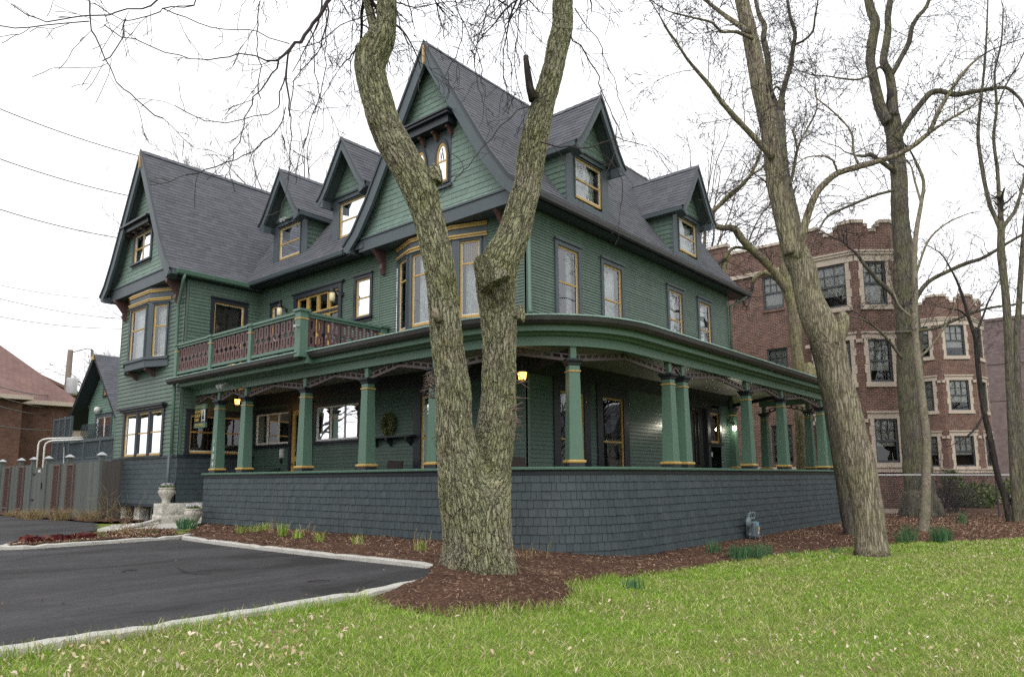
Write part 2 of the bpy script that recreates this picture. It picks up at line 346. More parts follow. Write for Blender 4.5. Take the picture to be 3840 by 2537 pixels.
def window(fr, a0, a1, z0, z1, cm='slate', sm='gold', c=.11, rails=(.5,), curtain='curtain', mull=(), glass='glass', cover=1.0, name='window', parent=None, head=.05, sill=True, storm=True, muntin=()):
    P = fr.P; mb = MB(); o = .05
    mb.box(fr, a0 - c, a0, z0 - .02, z1 + c, -.16, o); mb.box(fr, a1, a1 + c, z0 - .02, z1 + c, -.16, o); mb.box(fr, a0, a1, z1, z1 + c, -.16, o - .002)
    mb.box(fr, a0 - c - .02, a1 + c + .02, z1 + c, z1 + c + head, -.01, o + .04)
    if sill: mb.box(fr, a0 - c - .03, a1 + c + .03, z0 - .075, z0 - .02, -.16, o + .06); mb.box(fr, a0 - c + .02, a1 + c - .02, z0 - .15, z0 - .075, -.01, o - .015)
    w = mb.build(name, M[cm], parent or house)
    g = MB(); s = .046
    g.box(fr, a0, a0 + s, z0 - .02, z1, -.07, .006); g.box(fr, a1 - s, a1, z0 - .02, z1, -.07, .006); g.box(fr, a0 + s, a1 - s, z1 - s, z1, -.07, .005); g.box(fr, a0 + s, a1 - s, z0 - .02, z0 + s, -.07, .005)
    for r in rails:
        zr = z0 + (z1 - z0) * r; g.box(fr, a0 + s, a1 - s, zr - .022, zr + .022, -.07, -.004)
    for m_ in mull:
        am = a0 + (a1 - a0) * m_; g.box(fr, am - .03, am + .03, z0 + s, z1 - s, -.07, -.002)
    for (am, zl, zh) in muntin:
        aa = a0 + (a1 - a0) * am; g.box(fr, aa - .012, aa + .012, z0 + (z1 - z0) * zl, z0 + (z1 - z0) * zh, -.08, -.03)
    g.build('sash', M[sm], w)
    if storm:
        h = MB(); xs = [a0 + s] + [a0 + (a1 - a0) * m_ for m_ in mull] + [a1 - s]
        for i in range(len(xs) - 1):
            b0 = xs[i] + (.03 if i else 0); b1 = xs[i + 1] - (.03 if i < len(xs) - 2 else 0); t = .013
            h.box(fr, b0, b0 + t, z0 + s, z1 - s, -.019, -.008); h.box(fr, b1 - t, b1, z0 + s, z1 - s, -.019, -.008); h.box(fr, b0 + t, b1 - t, z1 - s - t, z1 - s, -.019, -.009); h.box(fr, b0 + t, b1 - t, z0 + s, z0 + s + t * 2, -.019, -.009)
        h.build('storm_frame', M['white'], w)
    p = MB(); p.face([P(a0 + .02, z0, -.022), P(a1 - .02, z0, -.022), P(a1 - .02, z1 - .02, -.022), P(a0 + .02, z1 - .02, -.022)]); p.build('pane', M[glass], w)
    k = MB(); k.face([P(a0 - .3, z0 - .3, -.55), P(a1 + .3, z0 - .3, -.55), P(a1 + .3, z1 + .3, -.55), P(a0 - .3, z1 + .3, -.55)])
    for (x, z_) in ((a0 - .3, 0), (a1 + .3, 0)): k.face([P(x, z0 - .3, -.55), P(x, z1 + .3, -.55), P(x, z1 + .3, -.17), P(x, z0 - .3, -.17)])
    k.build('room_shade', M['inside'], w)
    if curtain:
        q = MB(); n = 14
        def sheet(x0, x1, zl):
            rows = []
            for i in range(n + 1):
                a = x0 + (x1 - x0) * i / n; dd = -.20 + .02 * math.sin(i * 2.1 + x0 * 9)
                rows.append([P(a, zl, dd), P(a, z1 - .01, dd)])
            q.strip(rows)
        if curtain == 'blind': sheet(a0 + .02, a1 - .02, z0 + (z1 - z0) * (1 - cover))
        elif cover >= 1: sheet(a0 + .01, a1 - .01, z0 + .01)
        else:
            ww = (a1 - a0) * cover / 2; sheet(a0 + .01, a0 + ww, z0 + .01); sheet(a1 - ww, a1 - .01, z0 + .01)
        q.build('curtain' if curtain != 'blind' else 'window_blind', M[curtain], w)
    return w
def op(a0, a1, z0, z1, c=.08): return (a0 - c, a1 + c, z0 - .1, z1 + c)
# ---- windows of the flat walls, (a0,a1,z0,z1)
RW = [(13.95, 14.84, 5.60, 7.44), (16.03, 16.95, 5.60, 7.44), (19.74, 20.62, 5.62, 7.46), (21.84, 22.70, 5.62, 7.46)]
RP = [(13.95, 14.97, 1.5, 3.75), (15.82, 16.86, 1.5, 3.75)]
LW = [(16.16, 16.82, 6.33, 7.47)]
wall = MB(); fl2 = Fr((HU, 0, 0), (0, 1, 0), (-1, 0, 0))
bayo = (11.60, 15.00, 5.2, 8.4)
oR = [op(*w) for w in RW] + [op(*w) for w in RP] + [(20.6, 23.1, 0, 4.05)]
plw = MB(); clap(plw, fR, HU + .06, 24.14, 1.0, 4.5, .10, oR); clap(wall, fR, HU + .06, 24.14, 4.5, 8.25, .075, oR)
oL = [op(*w) for w in LW] + [bayo, op(17.65, 19.9, 4.9, 7.42), op(20.9, 21.38, 6.2, 7.4), op(12.9, 13.93, 1.5, 3.79), (18.85, 20.05, 0, 3.95), op(16.55, 18.65, 2.8, 3.82), op(20.1, 22.1, 2.8, 3.80)]
clap(plw, fL, HW + .06, WV, 1.0, 4.5, .10, oL); plw.build('porch_clapboard_wall', M['pclap_shaded'], house)['label'] = 'green boards under the porch, its shade painted into their colour'; clap(wall, fL, HW + .06, WV, 4.5, 8.25, .075, oL)
wall.box(fL, HW, HW + .07, 1.0, 8.25, -.05, .02); wall.box(fR, HU - .02, HU + .05, 1.0, 8.25, -.05, .018); wall.box(fR, 24.13, 24.22, 1.0, 8.25, -.05, .02); wall.box(fL, 15.74, 15.80, 5.0, 8.25, -.02, .02)
wall.build('clapboard_wall', M['clap'], house)
ww = MB(); oW = [op(23.41, 26.28, 2.47, 3.93), (23.3, 26.55, 5.4, 8.4)]; oS = [op(11.12, 12.16, 5.4, 7.43), op(10.52, 12.28, 2.5, 3.68)]
clap(ww, fW, WV + .06, WL - .02, 2.42, 8.2, .135, oW, None, .024); clap(ww, fS, WU + .06, HU, 2.42, 8.25, .112, oS)
ww.box(fW, WV, WV + .07, 2.42, 8.2, -.05, .02); ww.box(fS, WU - .02, WU + .05, 2.42, 8.2, -.05, .018); ww.box(fW, WL - .06, WL, 2.42, 8.2, -.05, .02)
ww.build('clapboard_wall', M['clap'], house)['label'] = 'paler clapboard wall of the forward wing'
bk = MB()   # rear and side walls that close the house
bk.wbox(24.18, 24.22, HW + .03, WL, .3, 8.3); bk.wbox(WU + .05, 24.2, WL - .03, WL, .3, 8.3); bk.wbox(HU, 24.2, HW + .5, WL - .1, 4.45, 4.5)
bk.build('rear_wall', M['clap'], house)
# ---- porch path: left straight, arc, right straight, end
PU, PV, PR = 10.56, 7.76, 2.64; VE, UE = 21.15, 27.1; VEND = 10.4
AL = PU + PR; AV = PV + PR; L1 = VE - AV; L2 = math.pi / 2 * PR; L3 = UE - AL; L4 = VEND - PV; LT = L1 + L2 + L3 + L4
def path(a, d=0, full=True):
    """a metres along the porch front, d outward -> (x, y)"""
    if a <= L1: return PU - d, VE - a
    a -= L1
    if a <= L2:
        t = a / PR; return AL - (PR + d) * math.cos(t), AV - (PR + d) * math.sin(t)
    a -= L2
    if a <= L3: return AL + a, PV - d
    a -= L3; return UE + d, PV + a
def PP(a, z, d=0): x, y = path(a, d); return V3((x, y, z))
def samples(a0, a1):
    out = [a0]
    pts = sorted(set([L1 + L2 * i / 22 for i in range(23)] + [L1 + L2 + L3 - 1e-4, L1 + L2 + L3 + 1e-4]))
    for p in pts:
        if a0 < p < a1: out.append(p)
    out.append(a1); return out
def sweep(prof, a0, a1, m, name, closed=True, sag=None):
    mb = MB(); rows = []
    for a in samples(a0, a1):
        corner = abs(a - (L1 + L2 + L3)) < 2e-4
        r = []
        for d, z in prof:
            p = PP(a, z, d)
            if corner: p = V3((UE + d, PV - d, z))
            r.append(p)
        rows.append(r)
    mb.strip(rows, close=closed); mb.face(list(reversed(rows[0]))); mb.face(rows[-1])
    return mb.build(name, m, house)
pw = MB()
shing(pw, lambda a, t, d: PP(a, t, d + .02 * (1.72 - t) / 1.72), lambda t: (0, LT), -.12, 1.72, .172, (.10, .21), .020, .008, .006)
for t in range(11):   # left end return of the wall
    pass
pwo = pw.build('porch_wall', M['wshingle'], house)
back = MB(); rows = [[PP(a, -.2, -.004), PP(a, 1.75, -.004)] for a in samples(0, LT)]; back.strip(rows); rows = [[PP(a, -.2, -.14), PP(a, 1.75, -.14)] for a in samples(0, LT)]; back.strip(rows)
back.wbox(PU - .0, PU + .14, VE, VE + .012, -.1, 1.75); back.build('wall_backing', M['dark'], pwo)
sweep([(-.17, 1.79), (.045, 1.79), (.075, 1.80), (.08, 1.835), (.06, 1.85), (-.17, 1.855)], -.06, LT, M['green'], 'porch_sill')
sweep([(-.02, 1.70), (.025, 1.70), (.03, 1.76), (.05, 1.79), (-.02, 1.79)], 0, LT, M['dark'], 'sill_moulding')
# beam, frieze, gutter, ceiling
sweep([(-.22, 4.28), (-.03, 4.28), (-.03, 4.52), (-.22, 4.52)], -1.05, LT, M['green'], 'porch_beam')
sweep([(-.03, 4.47), (.07, 4.48), (.10, 4.52), (.26, 4.53), (.27, 4.68), (.30, 4.73), (-.03, 4.74)], -1.0, LT, M['green'], 'porch_frieze')
sweep([(.26, 4.50), (.44, 4.52), (.46, 4.66), (.48, 4.72), (.26, 4.73)], -1.0, 5.9, M['green'], 'balcony_fascia')
BAL = 6.05   # where the balcony ends along the path
gp = [(.27, 4.70), (.33, 4.64), (.40, 4.65), (.45, 4.71), (.465, 4.80), (.44, 4.80), (.27, 4.79)]
sweep(gp, BAL - .35, LT - .1, M['gutter'], 'porch_gutter'); sweep([(.43, 4.80), (.48, 4.80), (.48, 4.825), (.43, 4.825)], BAL - .35, LT - .1, M['copper'], 'gutter_lip')
sweep([(d + .22, z - .03) for d, z in gp], -1.45, BAL - .3, M['gutter'], 'balcony_gutter'); sweep([(.65, 4.77), (.70, 4.77), (.70, 4.79), (.65, 4.79)], -1.45, BAL - .3, M['copper'], 'gutter_lip')
def inner(a):
    x, y = path(min(a, LT)); 
    if a <= L1: return V3((HU, y, 5.37)) if y > HW else V3((HU, HW, 5.37))
    if a < L1 + L2:
        t = (a - L1) / PR; k = t / (math.pi / 2)
        return V3((HU, max(HW, AV + .0) if k < .5 else HW, 5.37)) if k < .02 else V3((HU + max(0, k - .5) * (AL - HU) * 2, HW + max(0, .5 - k) * (AV - HW) * 2, 5.37))
    return V3((min(x, 24.2), HW, 5.37))
pr = MB(); rows = []
for a in samples(BAL - .35, LT):
    p = PP(a, 4.80, .44) if abs(a - (L1 + L2 + L3)) > 2e-4 else V3((UE + .44, PV - .44, 4.80)); q = inner(a)
    rows.append([p + (q - p) * (i / 6) + V3((0, 0, .0)) for i in range(7)])
pr.strip(rows); pr.build('porch_roof', M['roof'], house)
cl = MB(); rows = []
for a in samples(-1.0, LT): 
    p = PP(a, 4.46, -.2); q = inner(a); rows.append([p, V3((q.x, q.y, 4.46))])
cl.strip(rows); cl.face([(UE - .2, PV, 4.461), (UE - .2, 12, 4.461), (24.2, 12, 4.461), (24.2, PV, 4.461)]); cl.build('porch_ceiling', M['ceiling'], house)
fl = MB(); rows = []
for a in samples(0, LT):
    p = PP(a, 1.0, -.1); q = inner(a); rows.append([p, V3((q.x, q.y, 1.0))])
fl.strip(rows); fl.build('porch_floor', M['pfloor'], house)
# ---- columns
def col_mb():
    c = MB(); w0, w1 = .148, .112
    def ring(w, z): return [(-w, -w, z), (w, -w, z), (w, w, z), (-w, w, z)]
    c.prism(ring(w0, .13), ring(w1, 2.04)); c.prism(ring(.065, 2.16), ring(.065, 2.46)); return c
column = col_mb().build('porch_column', M['green'], None, bevel=.006)
def sqr(prof, name, m):
    q = MB(); rows = [[(-r, -r, z), (r, -r, z), (r, r, z), (-r, r, z)] for r, z in prof]; q.strip(rows, close=True); q.face(list(reversed(rows[0]))); q.face(rows[-1]); return q.build(name, m, column)
sqr([(.165, 0), (.165, .07), (.155, .075)], 'plinth', M['dark']); sqr([(.17, .07), (.185, .085), (.187, .11), (.172, .13), (.14, .135)], 'base_moulding', M['gold'])
sqr([(.118, 1.90), (.130, 1.905), (.130, 1.93), (.118, 1.935)], 'gold_ring', M['gold']); sqr([(.105, 2.02), (.13, 2.05), (.135, 2.08), (.175, 2.13), (.178, 2.17), (.06, 2.175)], 'capital', M['dark'])
put_under(column, house)
ca = [(10.71, 20.69, 0), (10.71, 19.13, 0), (10.71, 16.17, 0), (10.71, 13.60, 0), (10.71, 11.24, 0), (10.72, 10.55, 0)]
th = math.radians(55); rr = PR - .15
ca += [(AL - rr * math.cos(th), AV - rr * math.sin(th), th), (14.97, 7.91, 0), (15.63, 7.91, 0), (19.50, 7.91, 0), (22.2, 7.91, 0), (26.0, 7.91, 0), (26.95, 7.91, 0), (26.95, 8.62, 0), (26.95, 10.25, 0)]
cols = []
for i, (x, y, a) in enumerate(ca):
    o = column if i == 0 else copy_tree(column, house)
    if i: o.matrix_parent_inverse = column.matrix_parent_inverse.copy()
    o.location = (x, y, 1.855); o.rotation_euler = (0, 0, a); cols.append(o)
pil = copy_tree(column, house); pil.matrix_parent_inverse = column.matrix_parent_inverse.copy(); pil.location = (23.98, HW - .08, 1.855); pil.name = 'porch_pilaster'
# ---- lattice braces: two sloped bars with ticks that meet under the beam
def brace(p, q, peak=None):
    p, q = V3(p), V3(q); mid = (p + q) / 2; mid.z = 4.275; mb = MB(); span = (q - p).length
    for e0, e1 in ((p, mid), (mid, q)):
        d = (e1 - e0); L = d.length; u = d.normalized(); side = V3((-u.y, u.x, 0)).normalized(); up = V3((0, 0, 1))
        for off in (-.045, .045): mb.bar(e0 + up * off, e1 + up * off, .06, .022)
        n = max(2, int(L / .20))
        for i in range(n + 1):
            c = e0 + d * (i / n)
            c2 = c + u * .045
            mb.bar(c - up * .045 - u * .02, c + up * .045 - u * .02, .045, .05, up=u)
        mb.bar(e0 - up * .075, e1 - up * .075, .07, .03)
    mb.build('porch_brace', M['lattice'], house)
cz = 4.07
cc = [(10.71, 22.15)] + [(x, y) for x, y, a in ca[:13]]
for i in range(len(cc) - 1):
    brace((*cc[i], cz), (*cc[i + 1], cz))
brace((26.95, 8.62, cz), (26.95, 10.25, cz)); brace((26.95, 7.91, cz), (26.95, 8.62, cz))
bm = MB(); bm.bar((23.98, HW - .1, 4.10), (22.3, 7.9, 4.12), .06, .12); bm.build('ceiling_beam', M['dark'], house); bm = MB(); bm.bar((HU, HW, 4.12), (AL - rr * math.cos(th), AV - rr * math.sin(th), 4.2), .08, .16); bm.build('ceiling_beam', M['dark'], house)
# ---- wall tops inside the porch: dark frieze
fz = MB(); fz.box(fR, HU - .03, 24.2, 4.05, 4.46, 0, .03); fz.box(fL, HW - .03, WV, 4.05, 4.46, 0, .032); fz.build('porch_frieze_board', M['dark'], house)
# ---- windows
cur = ['curtain', 'curtain', 'curtain', 'curtain']
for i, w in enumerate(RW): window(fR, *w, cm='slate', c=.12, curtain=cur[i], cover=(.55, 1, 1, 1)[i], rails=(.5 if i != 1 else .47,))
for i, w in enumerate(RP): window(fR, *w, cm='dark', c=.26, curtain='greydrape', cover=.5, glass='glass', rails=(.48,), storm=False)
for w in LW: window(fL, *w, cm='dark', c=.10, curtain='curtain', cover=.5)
window(fL, 20.92, 21.38, 6.2, 7.40, cm='dark', c=.10, curtain='greydrape')
window(fL, 12.92, 13.93, 1.5, 3.79, cm='dark', c=.28, curtain='curtain', cover=.75, glass='glassdark', rails=(.52,))
window(fL, 16.55, 18.65, 2.80, 3.82, cm='dark', c=.10, curtain='drape', cover=.6, rails=(), mull=(.335, .665), sm='white', glass='glassdark', storm=False)
window(fL, 20.1, 22.1, 2.80, 3.80, cm='dark', c=.10, curtain='drape', cover=.5, rails=(), mull=(.335, .665), sm='white', glass='glassdark', storm=False)
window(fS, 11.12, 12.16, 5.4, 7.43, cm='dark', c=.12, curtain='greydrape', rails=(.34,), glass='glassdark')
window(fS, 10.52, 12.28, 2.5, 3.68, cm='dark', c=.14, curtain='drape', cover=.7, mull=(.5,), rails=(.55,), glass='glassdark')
# french doors on the balcony, porch door, front door
fd = MB(); fd.box(fL, 17.5, 17.65, 4.85, 7.56, -.1, .06); fd.box(fL, 19.9, 20.05, 4.85, 7.56, -.1, .06); fd.box(fL, 17.65, 19.9, 7.42, 7.56, -.1, .058); fd.box(fL, 17.4, 20.15, 7.56, 7.62, 0, .10); fd.box(fL, 17.65, 19.9, 6.75, 6.82, -.1, .03)
fdo = fd.build('balcony_doorway', M['dark'], house)
g = MB()
for a0, a1 in ((17.65, 18.22), (18.22, 19.33), (19.33, 19.9)):
    for x0, x1 in (((a0, a1),) if a1 - a0 < 1 else ((a0, (a0 + a1) / 2), ((a0 + a1) / 2, a1))):
        for z0, z1 in ((6.82, 7.42), (4.85, 6.75)):
            g.box(fL, x0 + .01, x0 + .07, z0, z1, -.08, .0); g.box(fL, x1 - .07, x1 - .01, z0, z1, -.08, .0); g.box(fL, x0 + .07, x1 - .07, z1 - .06, z1, -.08, -.002); g.box(fL, x0 + .07, x1 - .07, z0, z0 + (.06 if z0 > 6 else .35), -.08, -.002)
g.build('door_leaf', M['gold'], fdo); g = MB(); g.box(fL, 17.66, 19.88, 4.9, 7.4, -.055, -.05); g.build('pane', M['glassdark'], fdo)
g = MB(); g.box(fL, 17.5, 20.0, 4.8, 7.5, -.3, -.28); g.build('curtain', M['greydrape'], fdo)
d = MB(); d.box(fL, 18.80, 18.92, 1.0, 4.05, -.1, .06); d.box(fL, 19.95, 20.07, 1.0, 4.05, -.1, .06); d.box(fL, 18.92, 19.95, 3.83, 4.05, -.1, .06); do = d.build('porch_doorway', M['dark'], house)
g = MB(); g.box(fL, 18.93, 19.08, 1.02, 3.82, -.06, .02); g.box(fL, 19.79, 19.94, 1.02, 3.82, -.06, .02)
for z0, z1 in ((3.66, 3.82), (1.02, 1.3), (2.2, 2.36)): g.box(fL, 19.08, 19.79, z0, z1, -.06, .018)
lf = g.build('door_leaf', M['gold'], do); g = MB(); g.box(fL, 19.08, 19.79, 1.3, 3.66, -.03, -.025); g.build('pane', M['glassdark'], do); g = MB(); g.face([fL.P(a, z, -.3) for a, z in ((18.9, 1), (20, 1), (20, 4), (18.9, 4))]); g.build('room_shade', M['inside'], do)
g = MB(); g.lathe([(.0, -.01), (.03, 0), (.03, .05), (0, .06)], fL.P(19.86, 2.1, .05), 10); g.build('door_knob', M['black'], do)
d = MB(); d.box(fR, 20.55, 20.72, 1.0, 4.05, -.1, .07); d.box(fR, 22.02, 22.2, 1.0, 4.05, -.1, .07); d.box(fR, 20.4, 23.2, 4.0, 4.1, 0, .10); d.box(fR, 20.72, 22.02, 3.86, 4.0, -.1, .07); d.box(fR, 20.5, 22.3, 3.9, 4.0, 0, .08)
fd = d.build('front_doorway', M['dark'], house); g = MB()
for x0, x1 in ((20.72, 21.36), (21.38, 22.02)):
    g.box(fR, x0, x1, 1.02, 3.86, -.08, -.03)
    for z0, z1 in ((1.2, 1.9), (2.05, 3.7)): 
        for (p0, p1, q0, q1) in ((x0 + .08, x1 - .08, z0, z0 + .05), (x0 + .08, x1 - .08, z1 - .05, z1), (x0 + .08, x0 + .13, z0, z1), (x1 - .13, x1 - .08, z0, z1)): g.box(fR, p0, p1, q0, q1, -.03, .0)
g.build('door_leaf', M['darkwood'], fd); g = MB(); g.lathe([(.0, 0), (.035, .01), (.035, .05), (0, .06)], fR.P(21.43, 2.05, .04), 10); g.build('door_knob', M['black'], fd)
window(fR, 22.26, 23.0, 2.78, 3.76, cm='dark', c=.12, curtain=None, rails=(), glass='glass', storm=False)
# ---- bays
def bay(pts, zb, zt, wins, bands, cmat='slate'):
    """pts: 4 plan points from the left wall end to the right; wins: per facet (f0,f1,z0,z1)"""
    mb = MB(); fr = []; gb = MB(); sk = MB()
    outw = V3((-1, 0, 0)); wl = []
    for i in range(3):
        p, q = V3((*pts[i], 0)), V3((*pts[i + 1], 0)); A = (q - p); Lg = A.length; A.normalize(); Nn = V3((A.y, -A.x, 0))
        if Nn.dot(outw) < 0: Nn = -Nn
        f = Fr(p, A, Nn); wa = wins[i]
        if wa:
            a0, a1, z0, z1 = wa[0] * Lg, wa[1] * Lg, wa[2], wa[3]
            mb.box(f, 0, a0 - .05, zb, zt, -.1, 0); mb.box(f, a1 + .05, Lg, zb, zt, -.1, 0); mb.box(f, a0 - .05, a1 + .05, zb, z0 - .05, -.1, -.001); mb.box(f, a0 - .05, a1 + .05, z1 + .05, zt, -.1, -.001)
            wl.append((f, a0, a1, z0, z1))
        else: mb.box(f, 0, Lg, zb, zt, -.1, 0)
        ex0, ex1 = (0 if i == 0 else .02), (0 if i == 2 else .02)
        for (z, h, dd) in bands: gb.box(f, -ex0, Lg + ex1, z - h, z - h * .45, 0, dd * .6); gb.box(f, -ex0 * 1.6, Lg + ex1 * 1.6, z - h * .45, z, 0, dd)
        sk.box(f, -.03, Lg + .03, zb + .10, zb + .19, 0, .10); sk.box(f, -.02, Lg + .02, zb - .14, zb + .10, -.3, .05)
    b = mb.build('bay', M[cmat], house); gb.build('gold_moulding', M['gold'], b); 
    sk.face([(*p, zb - .1) for p in pts]); sk.build('bay_base', M['dark'] if cmat == 'x' else M['slate'], b)
    top = MB(); top.face([(*p, zt - .005) for p in pts]); top.build('bay_top', M['slate'], b)
    return b, wl
b, wl = bay([(HU, 15.0), (12.42, 14.08), (12.42, 12.51), (HU, 11.58)], 5.37, 8.08, [(.22, .80, 5.62, 7.58), (.06, .94, 5.62, 7.56), (.24, .80, 5.62, 7.58)], [(8.03, .10, .06), (7.76, .10, .06)])
for i, (f, a0, a1, z0, z1) in enumerate(wl):
    window(f, a0, a1, z0, z1, cm='slate', c=.05, rails=(.70,), curtain='curtain', cover=(.5, 1, 1)[i], sill=False, head=.02, muntin=[(k / 9, .74, .97) for k in range(2, 8)] if i == 2 else (), name='bay_window')
b2, wl = bay([(WU, 26.57), (9.865, 25.65), (9.865, 24.11), (WU, 23.28)], 5.46, 8.02, [None, (.14, .90, 5.62, 7.38), (.26, .86, 5.62, 7.38)], [(7.92, .10, .05), (7.62, .09, .05)])
for i, (f, a0, a1, z0, z1) in enumerate(wl): window(f, a0, a1, z0, z1, cm='slate', c=.06, rails=(.60,), curtain='curtain', sill=False, head=.02, name='bay_window')
for v in (24.2, 25.55): kb = MB(); kb.bar((9.92, v, 5.32), (WU, v, 5.1), .09, .14); kb.lathe([(0, -.09), (.05, -.06), (.05, .03), (0, .06)], (9.9, v, 5.30), 8); kb.build('bay_corbel', M['rose'], house)
# wing first-floor triple window with hood, skirt, foundation
w3 = window(fW, 23.41, 26.28, 2.47, 3.90, cm='dark', c=.14, rails=(.52,), mull=(.335, .665), curtain='curtain', cover=1, head=.10)
hd = MB(); hd.box(fW, 23.1, 26.62, 4.04, 4.10, 0, .22); hd.box(fW, 23.2, 26.5, 3.97, 4.04, 0, .14); hd.build('window_hood', M['dark'], w3)
for m_ in (.335, .665): mu = MB(); a = 23.41 + 2.87 * m_; mu.box(fW, a - .07, a + .07, 2.45, 3.92, -.05, .04); mu.build('mullion_casing', M['dark'], w3)
sk = MB()
def skP(fr): return lambda a, t, d: fr.P(a, t, d + .035 + .06 * ((2.35 - t) / 1.45) ** 2)
shing(sk, skP(fW), lambda t: (WV - .03, WL + .02), .90, 2.35, .155, (.10, .2), .013, .003, .004); shing(sk, skP(fS), lambda t: (WU - .05, HU), .90, 2.35, .155, (.10, .2), .013, .003, .004)
sko = sk.build('shingle_skirt', M['wshingle'], house)
sb = MB(); sb.box(fW, WV, WL, .84, 2.36, -.1, .03); sb.box(fS, WU, HU, .84, 2.36, -.1, .03); sb.box(fW, WV - .1, WL + .04, .82, .91, 0, .15); sb.box(fS, WU - .12, HU, .82, .91, 0, .15); sb.box(fW, WV - .06, WL + .04, 2.35, 2.43, 0, .07); sb.box(fS, WU - .07, HU, 2.35, 2.43, 0, .07)
sb.build('skirt_trim', M['dark'], sko)
fo = MB()
def rough(mb, x0, x1, y0, y1, z0, z1, amp=.03, nx=8):
    """rock-faced block: outward faces subdivided and pushed by noise"""
    base = len(mb.v)
    def grid(o, a, b, n):
        rows = []
        for i in range(nx + 1):
            r = []
            for j in range(nx + 1):
                s_, t_ = i / nx, j / nx; p = V3(o) + V3(a) * s_ + V3(b) * t_
                e = min(s_, 1 - s_, t_, 1 - t_) * 4; k = min(1, e)
                r.append(p + V3(n) * amp * k * (.7 + 1.3 * noise.noise(p * 5.0)))
            rows.append(r)
        mb.strip(rows)
    dx, dy, dz = x1 - x0, y1 - y0, z1 - z0
    grid((x0, y0, z0), (0, dy, 0), (0, 0, dz), (-1, 0, 0)); grid((x0, y0, z0), (dx, 0, 0), (0, 0, dz), (0, -1, 0)); grid((x0, y0, z1), (dx, 0, 0), (0, dy, 0), (0, 0, .5)); grid((x1, y0, z0), (0, dy, 0), (0, 0, dz), (1, 0, 0)); grid((x0, y1, z0), (dx, 0, 0), (0, 0, dz), (0, 1, 0))
for (v0, v1) in ((26.0, 27.1), (24.75, 25.2), (22.4, 23.6)):
    rough(fo, WU + .0, WU + .4, v0, v1, .10, .48); rough(fo, WU + .0, WU + .4, v0 + .02, v1 - .02, .485, .83); fo.build('foundation_pier', M['stone'], house, smooth=True); fo = MB()
rough(fo, WU + .1, HU, WV + .02, WV + .4, .1, .45); rough(fo, WU + .1, HU, WV + .02, WV + .4, .455, .83)
fo.build('stone_foundation', M['stone'], house, smooth=True)
bwm = MB(); bwm.wbox(WU + .32, WU + .4, 23.5, 26.1, .1, .83); bo = bwm.build('basement_wall', M['dark'], house)
for v0, v1 in ((25.25, 25.95), (23.75, 24.65)): window(Fr((WU + .3, 0, 0), (0, 1, 0), (-1, 0, 0)), v0 + .06, v1 - .06, .28, .78, cm='slate', c=.04, rails=(), curtain='greydrape', sm='white', storm=False, sill=False, head=.0, name='basement_window')
# ---- roofs
def prof(w, zA, zE, flare=True):
    H = zA - zE
    return [(0, zA), (.35 * w, zA - .385 * H), (.70 * w, zA - .77 * H), (.87 * w, zA - .925 * H), (w, zE)] if flare else [(0, zA), (w, zE)]
def gable_roof(name, Pm, w, zA, zE, s0, s1, ex=.15, th=.13, wr=(.22, .34), sides=(1, -1), back=None):
    """Pm(s,h,z): s along the ridge, h across. A slab of each slope with laid shingles as a child"""
    pf = prof(w, zA, zE); slab = MB(); sh = MB()
    for sd in sides:
        up = [(h * sd, z) for h, z in pf]; n = len(up)
        lowp = [(h * sd, z - th * (1.3 if h > 0 else 1.9)) for h, z in pf]
        for i in range(n - 1):
            a, b_, c, d_ = up[i], up[i + 1], lowp[i + 1], lowp[i]
            q0 = [Pm(s0, *a), Pm(s0, *b_), Pm(s0, *c), Pm(s0, *d_)]; q1 = [Pm(s1, *a), Pm(s1, *b_), Pm(s1, *c), Pm(s1, *d_)]
            slab.prism(q0, q1)
            lo, hi = V3((b_[0], 0, b_[1])), V3((a[0], 0, a[1])); e = hi - lo; Ln = e.length; e.normalize(); nn = V3((e.z * sd, 0, -e.x * sd)); 
            if nn.z < 0: nn = -nn
            f = lambda a_, t, d, lo=lo, e=e, nn=nn: Pm(a_, lo.x + e.x * t + nn.x * (d + .003), lo.z + e.z * t + nn.z * (d + .003))
            shing(sh, f, lambda t: (s0 - .02, s1 + .02), 0, Ln, ex, wr, .011, .004, .003)
    for i in range(int((s1 - s0) / .28)):   # ridge caps
        s_ = s0 + i * .28; k = len(sh.v)
        for sd in (1, -1): sh.hexa([Pm(s_, 0, zA + .008), Pm(s_ + .3, 0, zA + .02), Pm(s_ + .3, .1 * sd, zA - .12), Pm(s_, .1 * sd, zA - .135), Pm(s_, 0, zA + .02), Pm(s_ + .3, 0, zA + .033), Pm(s_ + .3, .115 * sd, zA - .115), Pm(s_, .115 * sd, zA - .13)])
    r = slab.build(name, M['slate'], house); sh.build('roof_shingles', M['roof'], r); return r
